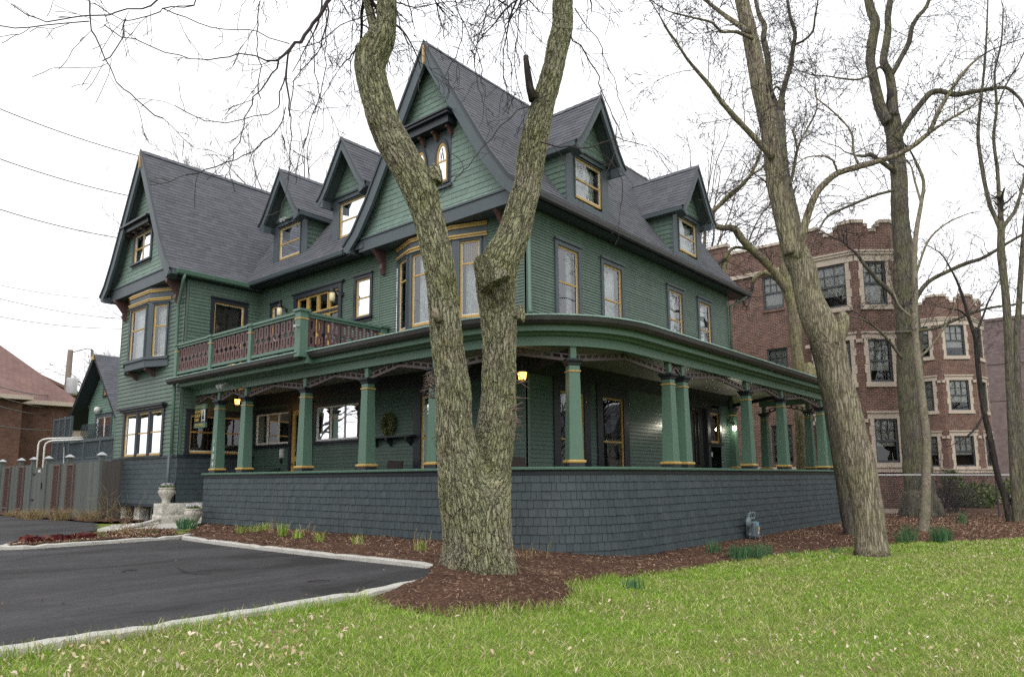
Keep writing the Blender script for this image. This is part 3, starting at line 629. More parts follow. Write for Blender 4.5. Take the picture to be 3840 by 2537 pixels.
def barge(Pm, w, zA, zE, d0, d1, bw, parent, th=.07, tip=True, mould=.05):
    pf = prof(w, zA, zE); bb = MB(); mm = MB()
    def off(pl, k):
        out = []
        for i in range(len(pl)):
            a, b_ = pl[max(i - 1, 0)], pl[min(i + 1, len(pl) - 1)]; dx, dz = b_[0] - a[0], b_[1] - a[1]; l = math.hypot(dx, dz); nx, nz = dz / l, -dx / l
            if i == 0: out.append((0, pl[0][1] - k * l / abs(dx) if abs(dx) > 1e-6 else pl[0][1] - k))
            else: out.append((pl[i][0] + nx * k, pl[i][1] + nz * k))
        return out
    inn = off(pf, bw); ou = off(pf, -.02); io = off(pf, mould)
    for sd in (1, -1):
        for i in range(len(pf) - 1):
            q = [pf[i], pf[i + 1], inn[i + 1], inn[i]]; bb.prism([Pm(d0, h * sd, z) for h, z in q], [Pm(d1, h * sd, z) for h, z in q])
            q = [ou[i], ou[i + 1], io[i + 1], io[i]]; mm.prism([Pm(d1 - .01, h * sd, z) for h, z in q], [Pm(d1 + .035, h * sd, z) for h, z in q])
        h, z = pf[-1]; bb.prism([Pm(d0 - .22, (h - .05) * sd, z - .02), Pm(d0 - .22, (h - .34) * sd, z - .02), Pm(d0 - .22, (h - .34) * sd, z - .26), Pm(d0 - .22, (h - .05) * sd, z - .16)], [Pm(d1 - .01, (h - .05) * sd, z - .02), Pm(d1 - .01, (h - .34) * sd, z - .02), Pm(d1 - .01, (h - .34) * sd, z - .26), Pm(d1 - .01, (h - .05) * sd, z - .16)])
    b = bb.build('bargeboard', M['slate'], parent); mm.build('barge_moulding', M['dark'], b)
    if tip:
        t = MB(); t.prism([Pm(d1 - .01, x, z) for x, z in ((-.03, zA - .14), (.03, zA - .14), (.025, zA - .62), (-.005, zA - .68), (-.028, zA - .62))], [Pm(d1 + .05, x, z) for x, z in ((-.03, zA - .14), (.03, zA - .14), (.025, zA - .62), (-.005, zA - .68), (-.028, zA - .62))]); t.build('bare_wood_tip', M['rawwood'], b)
M['rawwood'] = paint('bare_weathered_wood', (.50, .33, .17), .8, .05, .3, (20, 20, 3), .4, 6)
# main gable roof, ridge along u
GC, GW, GA, GE, GU = 13.25, 3.40, 13.28, 8.30, 12.12
Pg = lambda s, h, z: V3((s, GC + h, z))
mr = gable_roof('main_roof', Pg, GW, GA, GE, GU + .02, 25.0)
barge(lambda d, h, z: V3((GU - d, GC + h, z)), GW, GA, GE, -.04, .05, .34, mr)
def inset_lim(pf, c, inset):
    def lim(z):
        if z >= pf[0][1] - inset: return (c, c)
        for (h0, z0), (h1, z1) in zip(pf[:-1], pf[1:]):
            if z1 <= z <= z0: h = h0 + (h1 - h0) * (z0 - z) / (z0 - z1); break
        else: h = pf[-1][0]
        h = max(0, h - inset); return (c - h, c + h)
    return lim
fG = Fr((12.38, 0, 0), (0, 1, 0), (-1, 0, 0)); pf = prof(GW, GA, GE)
gm = MB(); l0 = inset_lim(pf, GC, .12); lg = lambda z: (max(l0(z)[0], 10.35), min(l0(z)[1], 16.2)); aop = [(12.50, 13.95, 9.15, 10.62)]
shing(gm, lambda a, t, d: fG.P(a, t, d + .10 * max(0, (8.9 - t) / .5) ** 2), lg, 8.42, 13.0, .155, (.13, .24), .013, .004, .004, aop)
go = gm.build('gable_wall', M['gshingle'], house)
gbk = MB(); gbk.prism([fG.P(a, z, -.10) for a, z in ((10.3, 8.1), (16.3, 8.1), (GC, 12.9))], [fG.P(a, z, -.006) for a, z in ((10.3, 8.1), (16.3, 8.1), (GC, 12.9))]); gbk.build('gable_backing', M['slate'], go)
bd = MB(); bd.box(fG, 10.40, 16.1, 8.06, 8.40, -.4, .13); bd.box(fG, 10.38, 16.12, 8.40, 8.45, -.05, .16); bd.build('gable_band', M['slate'], go)
# arched pair of windows
pa = MB(); pa.box(fG, 12.5, 13.95, 9.15, 10.62, -.02, .03); pa.box(fG, 12.45, 14.0, 9.08, 9.15, -.02, .08); po = pa.build('arched_window_panel', M['slate'], go)
def arch(a0, a1, z0, zs, za, n=6):
    pts = [(a0, z0), (a1, z0)]; w = a1 - a0
    for i in range(n + 1): t = i / n; pts.append((a1 - w / 2 * t ** 1.6, zs + (za - zs) * math.sin(t * math.pi / 2)))
    for i in range(n - 1, -1, -1): t = i / n; pts.append((a0 + w / 2 * t ** 1.6, zs + (za - zs) * math.sin(t * math.pi / 2)))
    return pts
def ringprism(mb, fr, o, i_, d0, d1):
    n = len(o)
    for k in range(n):
        j = (k + 1) % n; mb.hexa([fr.P(*o[k], d0), fr.P(*o[j], d0), fr.P(*i_[j], d0), fr.P(*i_[k], d0), fr.P(*o[k], d1), fr.P(*o[j], d1), fr.P(*i_[j], d1), fr.P(*i_[k], d1)])
for c in (12.80, 13.62):
    A0 = arch(c - .26, c + .26, 9.2, 9.95, 10.45); A1 = arch(c - .20, c + .20, 9.26, 9.95, 10.34); A2 = arch(c - .14, c + .14, 9.32, 9.95, 10.25)
    f = MB(); ringprism(f, fG, A0, A1, .02, .07); f.build('arch_casing', M['dark'], po); f = MB(); ringprism(f, fG, A1, A2, .02, .055); f.box(fG, c - .14, c + .14, 9.80, 9.85, .02, .05); f.build('sash', M['gold'], po)
    f = MB(); f.prism([fG.P(*p, .034) for p in A1], [fG.P(*p, .040) for p in A1]); f.build('pane', M['glass'], po)
    f = MB()
    for dx in (-.05, .05): f.bar(fG.P(c + dx, 9.85, .045), fG.P(c - dx * .4, 10.2, .045), .008, .008); f.bar(fG.P(c + dx, 9.85, .045), fG.P(c + dx * 1.2, 10.1, .045), .008, .008)
    f.build('lead_cames', M['black'], po)
    f = MB(); f.face([fG.P(a, z, .032) for a, z in A1]); f.build('curtain', M['curtain'], po)
hd = MB(); hd.box(fG, 12.30, 14.15, 10.66, 10.86, 0, .34); hd.box(fG, 12.22, 14.23, 10.86, 10.93, 0, .44); hd.box(fG, 12.18, 14.27, 10.93, 10.98, 0, .48); ho = hd.build('window_hood', M['dark'], go)
for a in (12.45, 12.98, 13.48, 14.0): br = MB(); br.bar(fG.P(a, 10.60, .02), fG.P(a, 10.64, .26), .08, .10); br.bar(fG.P(a, 10.45, .05), fG.P(a, 10.62, .16), .07, .10); br.build('hood_bracket', M['rose'], go)
# big red brackets below gable ends
def bracket(fr, a, zt, rise=.75, out=.45):
    b = MB(); pts = [(0, 0), (out, 0), (out, -.12), (out - .1, -.2), (out - .2, -.32), (.14, -rise * .62), (.16, -rise * .8), (.08, -rise), (0, -rise)]
    b.prism([fr.P(a - .06, zt + z, d) for d, z in pts], [fr.P(a + .06, zt + z, d) for d, z in pts]); b.build('eave_bracket', M['rose'], house)
bracket(fL, 15.55, 8.15); bracket(fL, 10.95, 8.15); bracket(fW, 26.85, 8.05); bracket(fW, 22.75, 8.05)
# wing roof
WC, WW, WA, WE, WUB = 24.80, 2.80, 12.92, 8.2, 9.60
wr_ = gable_roof('wing_roof', lambda s, h, z: V3((s, WC + h, z)), WW, WA, WE, WUB + .02, 18.0)
barge(lambda d, h, z: V3((WUB - d, WC + h, z)), WW, WA, WE, -.04, .05, .30, wr_)
fWG = Fr((9.92, 0, 0), (0, 1, 0), (-1, 0, 0)); pf2 = prof(WW, WA, WE); gm = MB(); l2 = inset_lim(pf2, WC, .1); lg2 = lambda z: (max(l2(z)[0], 22.3), min(l2(z)[1], 27.3))
shing(gm, lambda a, t, d: fWG.P(a, t, d + .10 * max(0, (8.9 - t) / .5) ** 2), lg2, 8.45, 12.6, .155, (.13, .24), .013, .004, .004, [(24.25, 25.85, 9.0, 10.3)])
go2 = gm.build('gable_wall', M['gshingle'], house)
gbk = MB(); gbk.prism([fWG.P(a, z, -.12) for a, z in ((22.2, 8.1), (27.4, 8.1), (WC, 12.5))], [fWG.P(a, z, -.10) for a, z in ((22.2, 8.1), (27.4, 8.1), (WC, 12.5))]); gbk.build('gable_backing', M['slate'], go2)
bd = MB(); bd.box(fWG, 22.3, 27.25, 8.02, 8.40, -.35, .12); bd.box(fWG, 22.28, 27.28, 8.40, 8.45, -.05, .15); bd.build('gable_band', M['slate'], go2)
gw = window(fWG, 24.40, 25.72, 9.12, 10.12, cm='slate', c=.10, mull=(.5,), rails=(.5,), curtain='curtain')
hd = MB(); hd.box(fWG, 24.05, 26.05, 10.22, 10.38, 0, .30); hd.box(fWG, 23.95, 26.15, 10.38, 10.45, 0, .42); hd.build('window_hood', M['dark'], gw)
for a in (24.2, 24.8, 25.4, 25.95): br = MB(); br.bar(fWG.P(a, 10.18, .02), fWG.P(a, 10.20, .22), .08, .10); br.build('hood_bracket', M['rose'], gw)
# connecting roof (eave along v) and its gutter
cr_ = MB(); c0 = (12.22, 8.30); pfc = [(12.22, 8.30), (12.55, 8.68), (13.1, 9.45), (14.6, 11.75)]; sh = MB()
for (x0, z0), (x1, z1) in zip(pfc[:-1], pfc[1:]):
    cr_.prism([V3((x0, 15.9, z0)), V3((x1, 15.9, z1)), V3((x1, 15.9, z1 - .15)), V3((x0, 15.9, z0 - .15))], [V3((x0, 22.9, z0)), V3((x1, 22.9, z1)), V3((x1, 22.9, z1 - .15)), V3((x0, 22.9, z0 - .15))])
    e = V3((x1 - x0, 0, z1 - z0)); Ln = e.length; e.normalize(); nn = V3((-e.z, 0, e.x))
    shing(sh, lambda a, t, d, x0=x0, z0=z0, e=e, nn=nn: V3((x0, a, z0)) + e * t + nn * (d + .003), lambda t: (15.9, 22.9), 0, Ln, .15, (.22, .34), .011, .004, .003)
cr_.wbox(14.6, 19, 15.0, 24.0, 11.55, 11.74)
co_ = cr_.build('connecting_roof', M['slate'], house); sh.build('roof_shingles', M['roof'], co_)
# eaves: soffit, fascia and gutters
ev = MB(); ev.wbox(12.3, 24.95, 9.93, HW + .02, 8.10, 8.16); ev.wbox(12.3, 24.95, 9.90, 9.94, 8.10, 8.30); ev.wbox(12.30, HU + .02, 16.0, WV, 8.10, 8.16); ev.wbox(12.27, 12.31, 16.4, 22.0, 8.08, 8.27); ev.wbox(9.9, 12.4, 22.03, WV + .02, 8.02, 8.08); ev.wbox(24.2, 24.95, HW, 16, 8.10, 8.16)
ev.build('eave_soffit', M['dark'], house)
def gut(p, q, n, m, name='eave_gutter', s=1):
    p, q, n = V3(p), V3(q), V3(n); pr_ = [(0, .0), (.02, -.09), (.06, -.12), (.11, -.09), (.13, 0), (.13, .02), (0, .02)]; mb = MB()
    mb.prism([p + n * d * s + V3((0, 0, z * s)) for d, z in pr_], [q + n * d * s + V3((0, 0, z * s)) for d, z in pr_]); mb.build(name, m, house)
gut((12.35, 9.90, 8.26), (25.08, 9.90, 8.26), (0, -1, 0), M['gutter'], s=1.15); gut((12.27, 16.75, 8.24), (12.27, 21.9, 8.24), (-1, 0, 0), M['greendark'] if 'greendark' in M else M['slate'], s=1.1); gut((9.75, 22.03, 8.18), (12.15, 22.03, 8.18), (0, -1, 0), M['green'], s=1.15)
# ---- dormers
def dormer(fr, ac, zs=8.98, cover=1.0, curt='curtain', raw=False):
    P = fr.P; w, zA, zE, dB = 1.22, 11.88, 10.16, .45; Pm = lambda s, h, z: P(ac + h, z, -s)
    slab = gable_roof('dormer_roof', Pm, w, zA, zE, -dB, 2.7, .15, .10)
    barge(lambda d, h, z: P(ac + h, z, dB + d), w, zA, zE, -.04, .04, .21, slab, tip=raw, mould=.045)
    d = None
    for sd in (1, -1):
        ch = MB(); f2 = Fr(P(ac + sd * .99, 0, 0), -fr.N, fr.A * sd); clap(ch, f2, 0, 2.0, 8.5, 10.2, .15, (), None, .018); d = ch.build('dormer_cheek', M['clap'], house)
    gt = MB(); shing(gt, lambda a, t, d: P(a, t, d + .015), inset_lim(prof(w, zA, zE), ac, .1), 10.34, 11.65, .155, (.13, .22), .013, .004, .004)
    gt.build('dormer_gable', M['gshingle'], d)
    fb = MB(); fb.box(fr, ac - 1.0, ac - .66, 8.5, 10.32, -.1, .02); fb.box(fr, ac + .66, ac + 1.0, 8.5, 10.32, -.1, .02); fb.box(fr, ac - .66, ac + .66, 10.08, 10.32, -.1, .018); fb.box(fr, ac - .66, ac + .66, 8.5, zs - .1, -.1, .018); fb.box(fr, ac - 1.02, ac + 1.02, 10.28, 10.34, 0, .06)
    fb.prism([P(ac - 1, 10.3, -.06), P(ac + 1, 10.3, -.06), P(ac, 11.7, -.06)], [P(ac - 1, 10.3, .008), P(ac + 1, 10.3, .008), P(ac, 11.7, .008)])
    for sd in (1, -1): fb.box(fr, *sorted((ac + sd * .96, ac + sd * 1.2)), 10.02, 10.16, -1.9, dB - .03)
    fb.build('dormer_front', M['slate'], d)
    window(fr, ac - .62, ac + .62, zs, 10.06, cm='slate', c=.04, curtain=curt, cover=cover, head=0, sill=False, rails=(.48,), name='dormer_window')
dormer(fR, 15.40); dormer(fR, 21.22, cover=1.0); dormer(fL, 20.46, curt='drape', cover=.75); dormer(fL, 17.10)
# ---- downspouts
def pipe(pts, r, m, name='downspout'): mb = MB(); mb.tube(pts, r, 8); return mb.build(name, m, house, smooth=True)
M['dgreen'] = M['green']
pipe([(10.0, 21.95, 8.08), (9.98, 22.0, 7.9), (10.02, 22.12, 7.75), (10.12, 22.55, 7.25), (10.13, 22.6, 7.0), (10.13, 22.55, 4.9), (10.12, 22.52, 4.4), (10.14, 22.50, 2.45)], .05, M['green'])
pipe([(10.08, 22.50, 2.45), (10.06, 22.50, .9)], .05, M['slate'])
pipe([(12.71, 10.27, 8.05), (12.69, 10.22, 7.8), (12.69, 10.2, 5.55), (12.6, 10.1, 5.42)], .05, M['green']); 
pipe([(24.8, 9.85, 8.12), (24.6, 10.0, 7.95), (24.26, 10.25, 7.7), (24.24, 10.27, 5.4)], .045, M['clap'])
pipe([(27.25, 7.6, 4.7), (27.3, 7.62, 4.5), (27.2, 7.72, 4.2), (27.2, 7.70, 1.9)], .03, M['metal'], 'conduit'); pipe([(27.28, 7.68, 1.9), (27.28, 7.68, .15)], .07, M['black'], 'downspout'); pipe([(27.15, 7.68, 1.8), (27.15, 7.68, .12)], .05, M['black'], 'downspout')
# ---- balcony
bl = MB(); bl.wbox(10.08, HU, 15.45, WV, 4.74, 4.86); bl.wbox(10.03, 10.09, 15.42, WV, 4.70, 4.82); blo = bl.build('balcony_floor', M['dark'], house)
def post(x, y, z0, z1, w=.085):
    m_ = MB(); m_.wbox(x - w, x + w, y - w, y + w, z0, z1); o = m_.build('balcony_post', M['green'], house, bevel=.008)
    g_ = MB(); g_.wbox(x - w - .012, x + w + .012, y - w - .012, y + w + .012, z1 - .20, z1 - .17); g_.build('gold_ring', M['gold'], o); c_ = MB(); c_.wbox(x - w - .04, x + w + .04, y - w - .04, y + w + .04, z1, z1 + .06); c_.build('post_cap', M['green'], o)
BU, BV, ZR = 10.0, 15.4, 5.80
for y in (22.12, 19.96, 17.76): post(BU, y, 4.72, ZR - .02, .075)
post(BU, BV, 4.66, ZR + .02, .12); post(12.58, BV, 4.95, ZR, .1)
rl = MB(); rl.wbox(BU - .09, BU + .09, BV, 22.2, ZR - .03, ZR + .03); rl.wbox(BU - .05, BU + .05, BV, 22.2, ZR - .10, ZR - .03); rl.wbox(BU, 12.7, BV - .09, BV + .09, ZR - .028, ZR + .032); rl.wbox(BU, 12.7, BV - .05, BV + .05, ZR - .10, ZR - .028); rl.wbox(BU - .05, BU + .05, BV, 22.2, 4.88, 4.96); rl.wbox(BU, 12.6, BV - .05, BV + .05, 4.88, 4.96)
rl.build('balcony_rail', M['green'], house)
def stad(c, z0, z1, w, ch): return [(c - w + ch, z0), (c + w - ch, z0), (c + w, z0 + ch), (c + w, z1 - ch), (c + w - ch, z1), (c - w + ch, z1), (c - w, z1 - ch), (c - w, z0 + ch)]
bal = MB(); f0 = Fr((0, 0, 0), (0, 1, 0), (-1, 0, 0))
for z0, z1 in ((.02, .30), (.40, .72)): ringprism(bal, f0, stad(0, z0 - .02, z1 + .02, .095, .04), stad(0, z0 + .045, z1 - .045, .038, .03), -.014, .014)
bal.prism([f0.P(a, z, -.014) for a, z in ((-.05, .31), (.05, .31), (.028, .355), (.05, .39), (-.05, .39), (-.028, .355))], [f0.P(a, z, .014) for a, z in ((-.05, .31), (.05, .31), (.028, .355), (.05, .39), (-.05, .39), (-.028, .355))])
bal.box(f0, -.06, .06, .72, .76, -.014, .014); bal.box(f0, -.06, .06, -.02, .02, -.014, .014)
b0 = bal.build('baluster', M['rose'], house); first = True
spots = []
for y0, y1 in ((15.55, 17.68), (17.86, 19.88), (20.06, 22.04)):
    n = 8
    for i in range(n): spots.append((BU, y0 + (y1 - y0) * (i + .5) / n, 0))
for i in range(9): spots.append((BU + .16 + (12.46 - BU - .16) * (i + .5) / 9, BV, math.pi / 2))
for i, (x, y, a) in enumerate(spots):
    o = b0 if i == 0 else b0.copy()
    if i: COL.objects.link(o)
    o.location = (x, y, 4.96); o.rotation_euler = (0, 0, a)
# ================================================================ GROUND
def inpoly(x, y, poly):
    x, y = np.asarray(x), np.asarray(y); ins = np.zeros(x.shape, bool); n = len(poly)
    for i in range(n):
        (x0, y0), (x1, y1) = poly[i], poly[(i + 1) % n]
        c = ((y0 > y) != (y1 > y)) & (x < (x1 - x0) * (y - y0) / (y1 - y0 + 1e-12) + x0); ins ^= c
    return ins
def vnoise(x, y, s=1.0, seed=0):
    """cheap smooth value noise on arrays"""
    x, y = np.asarray(x) * s + seed * 17.3, np.asarray(y) * s + seed * 9.1; xi, yi = np.floor(x).astype(np.int64), np.floor(y).astype(np.int64); fx, fy = x - xi, y - yi
    fx, fy = fx * fx * (3 - 2 * fx), fy * fy * (3 - 2 * fy)
    h = lambda a, b: (((a * 374761393 + b * 668265263) ^ ((a * 374761393 + b * 668265263) >> 13)) * 1274126177 & 0xffff) / 65535.0
    return (h(xi, yi) * (1 - fx) + h(xi + 1, yi) * fx) * (1 - fy) + (h(xi, yi + 1) * (1 - fx) + h(xi + 1, yi + 1) * fx) * fy
def fbm(x, y, s=1.0, o=4, seed=0): return sum(vnoise(x, y, s * 2 ** i, seed + i) * .5 ** i for i in range(o)) / sum(.5 ** i for i in range(o))
def grid_patch(name, poly, step, zf, m, wob=.0):
    p = np.array(poly); x = np.arange(p[:, 0].min() - step, p[:, 0].max() + step, step); y = np.arange(p[:, 1].min() - step, p[:, 1].max() + step, step)
    X, Y = np.meshgrid(x, y, indexing='ij'); cx, cy_ = X[:-1, :-1] + step / 2, Y[:-1, :-1] + step / 2
    if wob: wx = (fbm(cx, cy_, 2.3, 3, 5) - .5) * wob * 2; wy = (fbm(cx, cy_, 2.3, 3, 9) - .5) * wob * 2
    else: wx = wy = 0
    k = inpoly(cx + wx, cy_ + wy, poly); idx = np.arange(X.size).reshape(X.shape)
    f = np.stack([idx[:-1, :-1][k], idx[1:, :-1][k], idx[1:, 1:][k], idx[:-1, 1:][k]], 1)
    used, inv = np.unique(f, return_inverse=True); vx, vy = X.ravel()[used], Y.ravel()[used]
    return np_mesh(name, np.stack([vx, vy, zf(vx, vy)], 1), inv.reshape(f.shape), m, smooth=True)
TREE_A = (7.37, 6.82)
MUL = [(7.50, 16.15), (7.44, 11), (7.42, 8.3), (7.0, 7.55), (6.3, 7.0), (5.6, 6.75), (5.12, 6.45), (4.98, 5.95), (5.15, 5.5), (5.75, 5.2), (6.9, 5.15), (7.7, 5.45), (8.3, 5.95), (9.5, 6.25), (12.5, 6.32), (14.8, 5.98), (18.3, 5.0), (20.2, 4.3), (23.3, 2.2), (28, -1.5), (36, -6), (42, -4), (34, 8.2), (27.3, 8.4), (27.1, 7.9), (13.2, 7.9), (11.2, 9.0), (10.7, 10.5), (10.7, 21.1), (9.6, 19.7), (8.9, 18.6), (7.9, 17.3)]
def polydist(x, y, poly):
    d = np.full(np.shape(x), 1e9)
    for (x0, y0), (x1, y1) in zip(poly, poly[1:] + poly[:1]):
        dx, dy = x1 - x0, y1 - y0; t = np.clip(((x - x0) * dx + (y - y0) * dy) / (dx * dx + dy * dy + 1e-9), 0, 1); d = np.minimum(d, np.hypot(x - x0 - t * dx, y - y0 - t * dy))
    return d
def mulch_z(x, y):
    wx = (fbm(x, y, 2.3, 3, 5) - .5) * .36; wy = (fbm(x, y, 2.3, 3, 9) - .5) * .36; rim = sm(polydist(x + wx, y + wy, MUL) / .30); wallside = sm((y - 7.0) / .5) * sm((x - 9.5) / 1.5); rim = np.maximum(rim, wallside)
    r = np.hypot(x - TREE_A[0], y - TREE_A[1]); w = sm((y - 7.2) / .6) * 0
    return gh(x, y) - .028 + rim * (.060 + .13 * np.exp(-(r / 1.35) ** 2) + .06 * (fbm(x, y, 3.0, 3, 2) - .5) + .03 * (vnoise(x, y, 11, 4) - .5))
n = NT('mulch'); vec = n.coord(kind='World')
f1 = n.noise(vec, 22, 6, .75); f2 = n.noise(vec, 1.1, 4, .6)
c = n.ramp(f1, [(.25, (.022, .012, .009)), (.48, (.085, .046, .033)), (.62, (.165, .098, .066)), (.76, (.31, .20, .13))])
c = scalec(n, c, n.ramp(f2, [(.3, .65), (.7, 1.2)])); M['mulch'] = n.fin(c, .95, n.bump(f1, 1.0, .04), .1)
n = NT('asphalt'); vec = n.coord(kind='World')
f1 = n.noise(vec, 70, 4, .85); f2 = n.noise(n.coord((.45, 1.0, 1), kind='World', rot=(0, 0, .35)), .75, 7, .62, .6); f3 = n.noise(vec, 7, 6, .75); f4 = n.noise(n.coord((.25, 2.2, 1), kind='World', rot=(0, 0, .2)), 2.2, 5, .6)
c = n.ramp(f1, [(.28, (.015, .0145, .016)), (.52, (.034, .0325, .035)), (.66, (.062, .060, .062)), (.76, (.20, .19, .18))])
c = scalec(n, c, n.ramp(f2, [(.41, .50), (.47, .90), (.54, 1.0), (.61, 1.35)])); c = scalec(n, c, n.ramp(f3, [(.3, .78), (.7, 1.2)])); c = scalec(n, c, n.ramp(f4, [(.35, .86), (.68, 1.12)]))
spk = n.N('TexVoronoi', Vector=vec, Scale=9.0).outputs['Distance']; c = n.mix(n.ramp(spk, [(.0, .7), (.035, 0)]), c, (.33, .31, .28))
M['asphalt'] = n.fin(c, .8, n.bump(f1, .5, .008), .3)
n = NT('lawn_soil'); vec = n.coord(kind='World'); f = n.noise(vec, 30, 5, .7); f2 = n.noise(vec, .8, 4, .6)
c = n.mix(n.ramp(f2, [(.35, 0), (.65, 1)]), n.ramp(f, [(.3, (.08, .13, .02)), (.7, (.17, .25, .04))]), n.ramp(f, [(.3, (.10, .13, .03)), (.7, (.25, .25, .09))])); M['soil'] = n.fin(c, .95, n.bump(f, .8, .03), .1)
gx = np.concatenate([[-500, -200, -90, -45, -25, -16], np.arange(-12, 40, .5), [44, 50, 60, 80, 120, 220, 500]]); gy = np.concatenate([[-500, -200, -90, -45, -25, -16], np.arange(-12, 40, .5), [44, 50, 60, 80, 120, 220, 500]])
X, Y = np.meshgrid(gx, gy, indexing='ij'); idx = np.arange(X.size).reshape(X.shape)
f = np.stack([idx[:-1, :-1], idx[1:, :-1], idx[1:, 1:], idx[:-1, 1:]], -1).reshape(-1, 4)
Z = gh(X, Y) - .03
tag(np_mesh('lawn_ground', np.stack([X, Y, Z], -1).reshape(-1, 3), f, M['soil'], smooth=True), kind='structure')
tag(grid_patch('mulch_bed', MUL, .06, mulch_z, M['mulch'], .18), kind='structure')
ISL = [(4.42, 16.42), (7.35, 16.42), (7.75, 16.6), (8.0, 17.3), (8.5, 18.5), (7.7, 19.3), (6.6, 18.4), (5.4, 17.5), (4.5, 16.9)]
tag(grid_patch('island_bed', ISL, .07, lambda x, y: gh(x, y) + .05 + .06 * fbm(x, y, 2.5, 3, 7), M['mulch'], .05), kind='structure')
PAD = [(-14, 6.7), (1.8, 6.72), (5.4, 6.8), (7.4, 6.8), (7.4, 16.3), (7.2, 16.45), (4.4, 16.45), (4.3, 16.9), (5.3, 17.6), (7.6, 20.9), (9.3, 26), (9.3, 44), (-14, 44)]
tag(grid_patch('asphalt_drive', PAD, .25, lambda x, y: gh(x, y) + .004, M['asphalt']), kind='structure')
BEDL = [(8.9, 24.6), (10.4, 22.9), (10.4, 27.0), (9.5, 26.5), (9.5, 42), (8.7, 42), (8.55, 30)]
tag(grid_patch('fence_bed', BEDL, .12, lambda x, y: gh(x, y) + .02 + .05 * fbm(x, y, 3, 3, 3), M['mulch'], .1), kind='structure')
WALK = [(7.6, 20.95), (8.45, 19.2), (9.2, 19.5), (10.6, 21.25), (11.9, 21.3), (11.9, 22.1), (10.2, 22.2), (9.9, 23.0), (8.6, 22.6)]
mb = MB(); mb.prism([(x, y, .28) for x, y in WALK], [(x, y, .375) for x, y in WALK]); tag(mb.build('concrete_walk', M['concrete'], None), kind='structure')
mb = MB()
for i, (x0, x1, z1) in enumerate(((10.9, 12.8, .55), (11.3, 12.8, .78), (11.7, 12.8, 1.0))): mb.wbox(x0, x1, VE + .03 + .002 * i, WV - .02 - .002 * i, .3, z1)
mb.build('entry_steps', M['concrete'], house)
def curb(name, pts, w=.15, h=.075, side=1):
    mb = MB(); rows = []; P = []
    for (a, b) in zip(pts[:-1], pts[1:]):
        n_ = max(1, int(math.dist(a, b) / .16))
        for i in range(n_): P.append((a[0] + (b[0] - a[0]) * i / n_, a[1] + (b[1] - a[1]) * i / n_))
    P.append(pts[-1])
    for i, p in enumerate(P):
        a, b = P[max(0, i - 1)], P[min(len(P) - 1, i + 1)]; d = V3((b[0] - a[0], b[1] - a[1], 0)).normalized(); nn = V3((-d.y, d.x, 0)) * side; z = float(gh(*p)); j = random.uniform(-.006, .006); jt = .02 if i % 14 == 7 else 0
        q = V3((p[0], p[1], z)); rows.append([q + nn * x + V3((0, 0, zz)) for x, zz in ((-w / 2, -.1), (-w / 2 + random.uniform(-.006, .006), h - .014 + j - jt), (-w / 2 + .018, h + j - jt), (w / 2 - .018, h + j - jt), (w / 2 + random.uniform(-.006, .006), h - .014 + j - jt), (w / 2, -.1))])
    mb.strip(rows); mb.face(rows[0]); mb.face(list(reversed(rows[-1]))); return tag(mb.build(name, M['concrete'], None), kind='structure')
curb('kerb_lawn', [(-14, 6.55), (-3, 6.6), (1.8, 6.63), (3.9, 6.62), (5.4, 6.72), (6.4, 6.95)], .16, .035)
curb('kerb_bed', [(7.60, 15.95), (7.42, 14), (7.33, 11), (7.36, 8.2), (7.44, 7.5)])
curb('kerb_island', [(4.9, 17.25), (4.55, 16.95), (4.38, 16.65), (4.40, 16.42), (4.62, 16.27), (5.7, 16.22), (7.3, 16.28), (7.75, 16.35), (8.05, 16.75)])
# ---- grass blades
def scatter(n, x0, x1, y0, y1): return rng.uniform(x0, x1, n), rng.uniform(y0, y1, n)
LAWN_OUT = lambda x, y: (y < 6.45) | (x > 7)
def lawn_mask(x, y):
    wx = (fbm(x, y, 2.3, 3, 5) - .5) * .36; wy = (fbm(x, y, 2.3, 3, 9) - .5) * .36; ip = inpoly(x + wx, y + wy, MUL)
    m_ = (~ip | (ip & (rng.random(np.shape(x)) < .55 * (1 - sm(polydist(x + wx, y + wy, MUL) / .22))))) & (((y < 6.54 + .02 * np.sin(x * 9)) & (x < 8)) | ((x >= 8) & (y < 7.0))) & (x < 40)
    r = np.hypot((x - 16.94) / 1.0, (y - 4.28) / .8); return m_ & ((r > .72 + .3 * vnoise(x, y, 4, 3)) | (rng.random(x.shape) < .03))
def in_view(x, y, pad=.16):
    fx, fy, rx, ry = math.cos(YAW), math.sin(YAW), math.sin(YAW), -math.cos(YAW); d = x * fx + y * fy; r = x * rx + y * ry
    return (d > 2.2) & (np.abs(r) < d * (.72 + pad) + .8)
def blades(n_try, dmin, dmax, dens_w, hh, ww, mask, box, seed):
    x, y = scatter(n_try, *box); d = x * math.cos(YAW) + y * math.sin(YAW); k = (d > dmin) & (d < dmax) & in_view(x, y) & mask(x, y)
    return x[k], y[k]
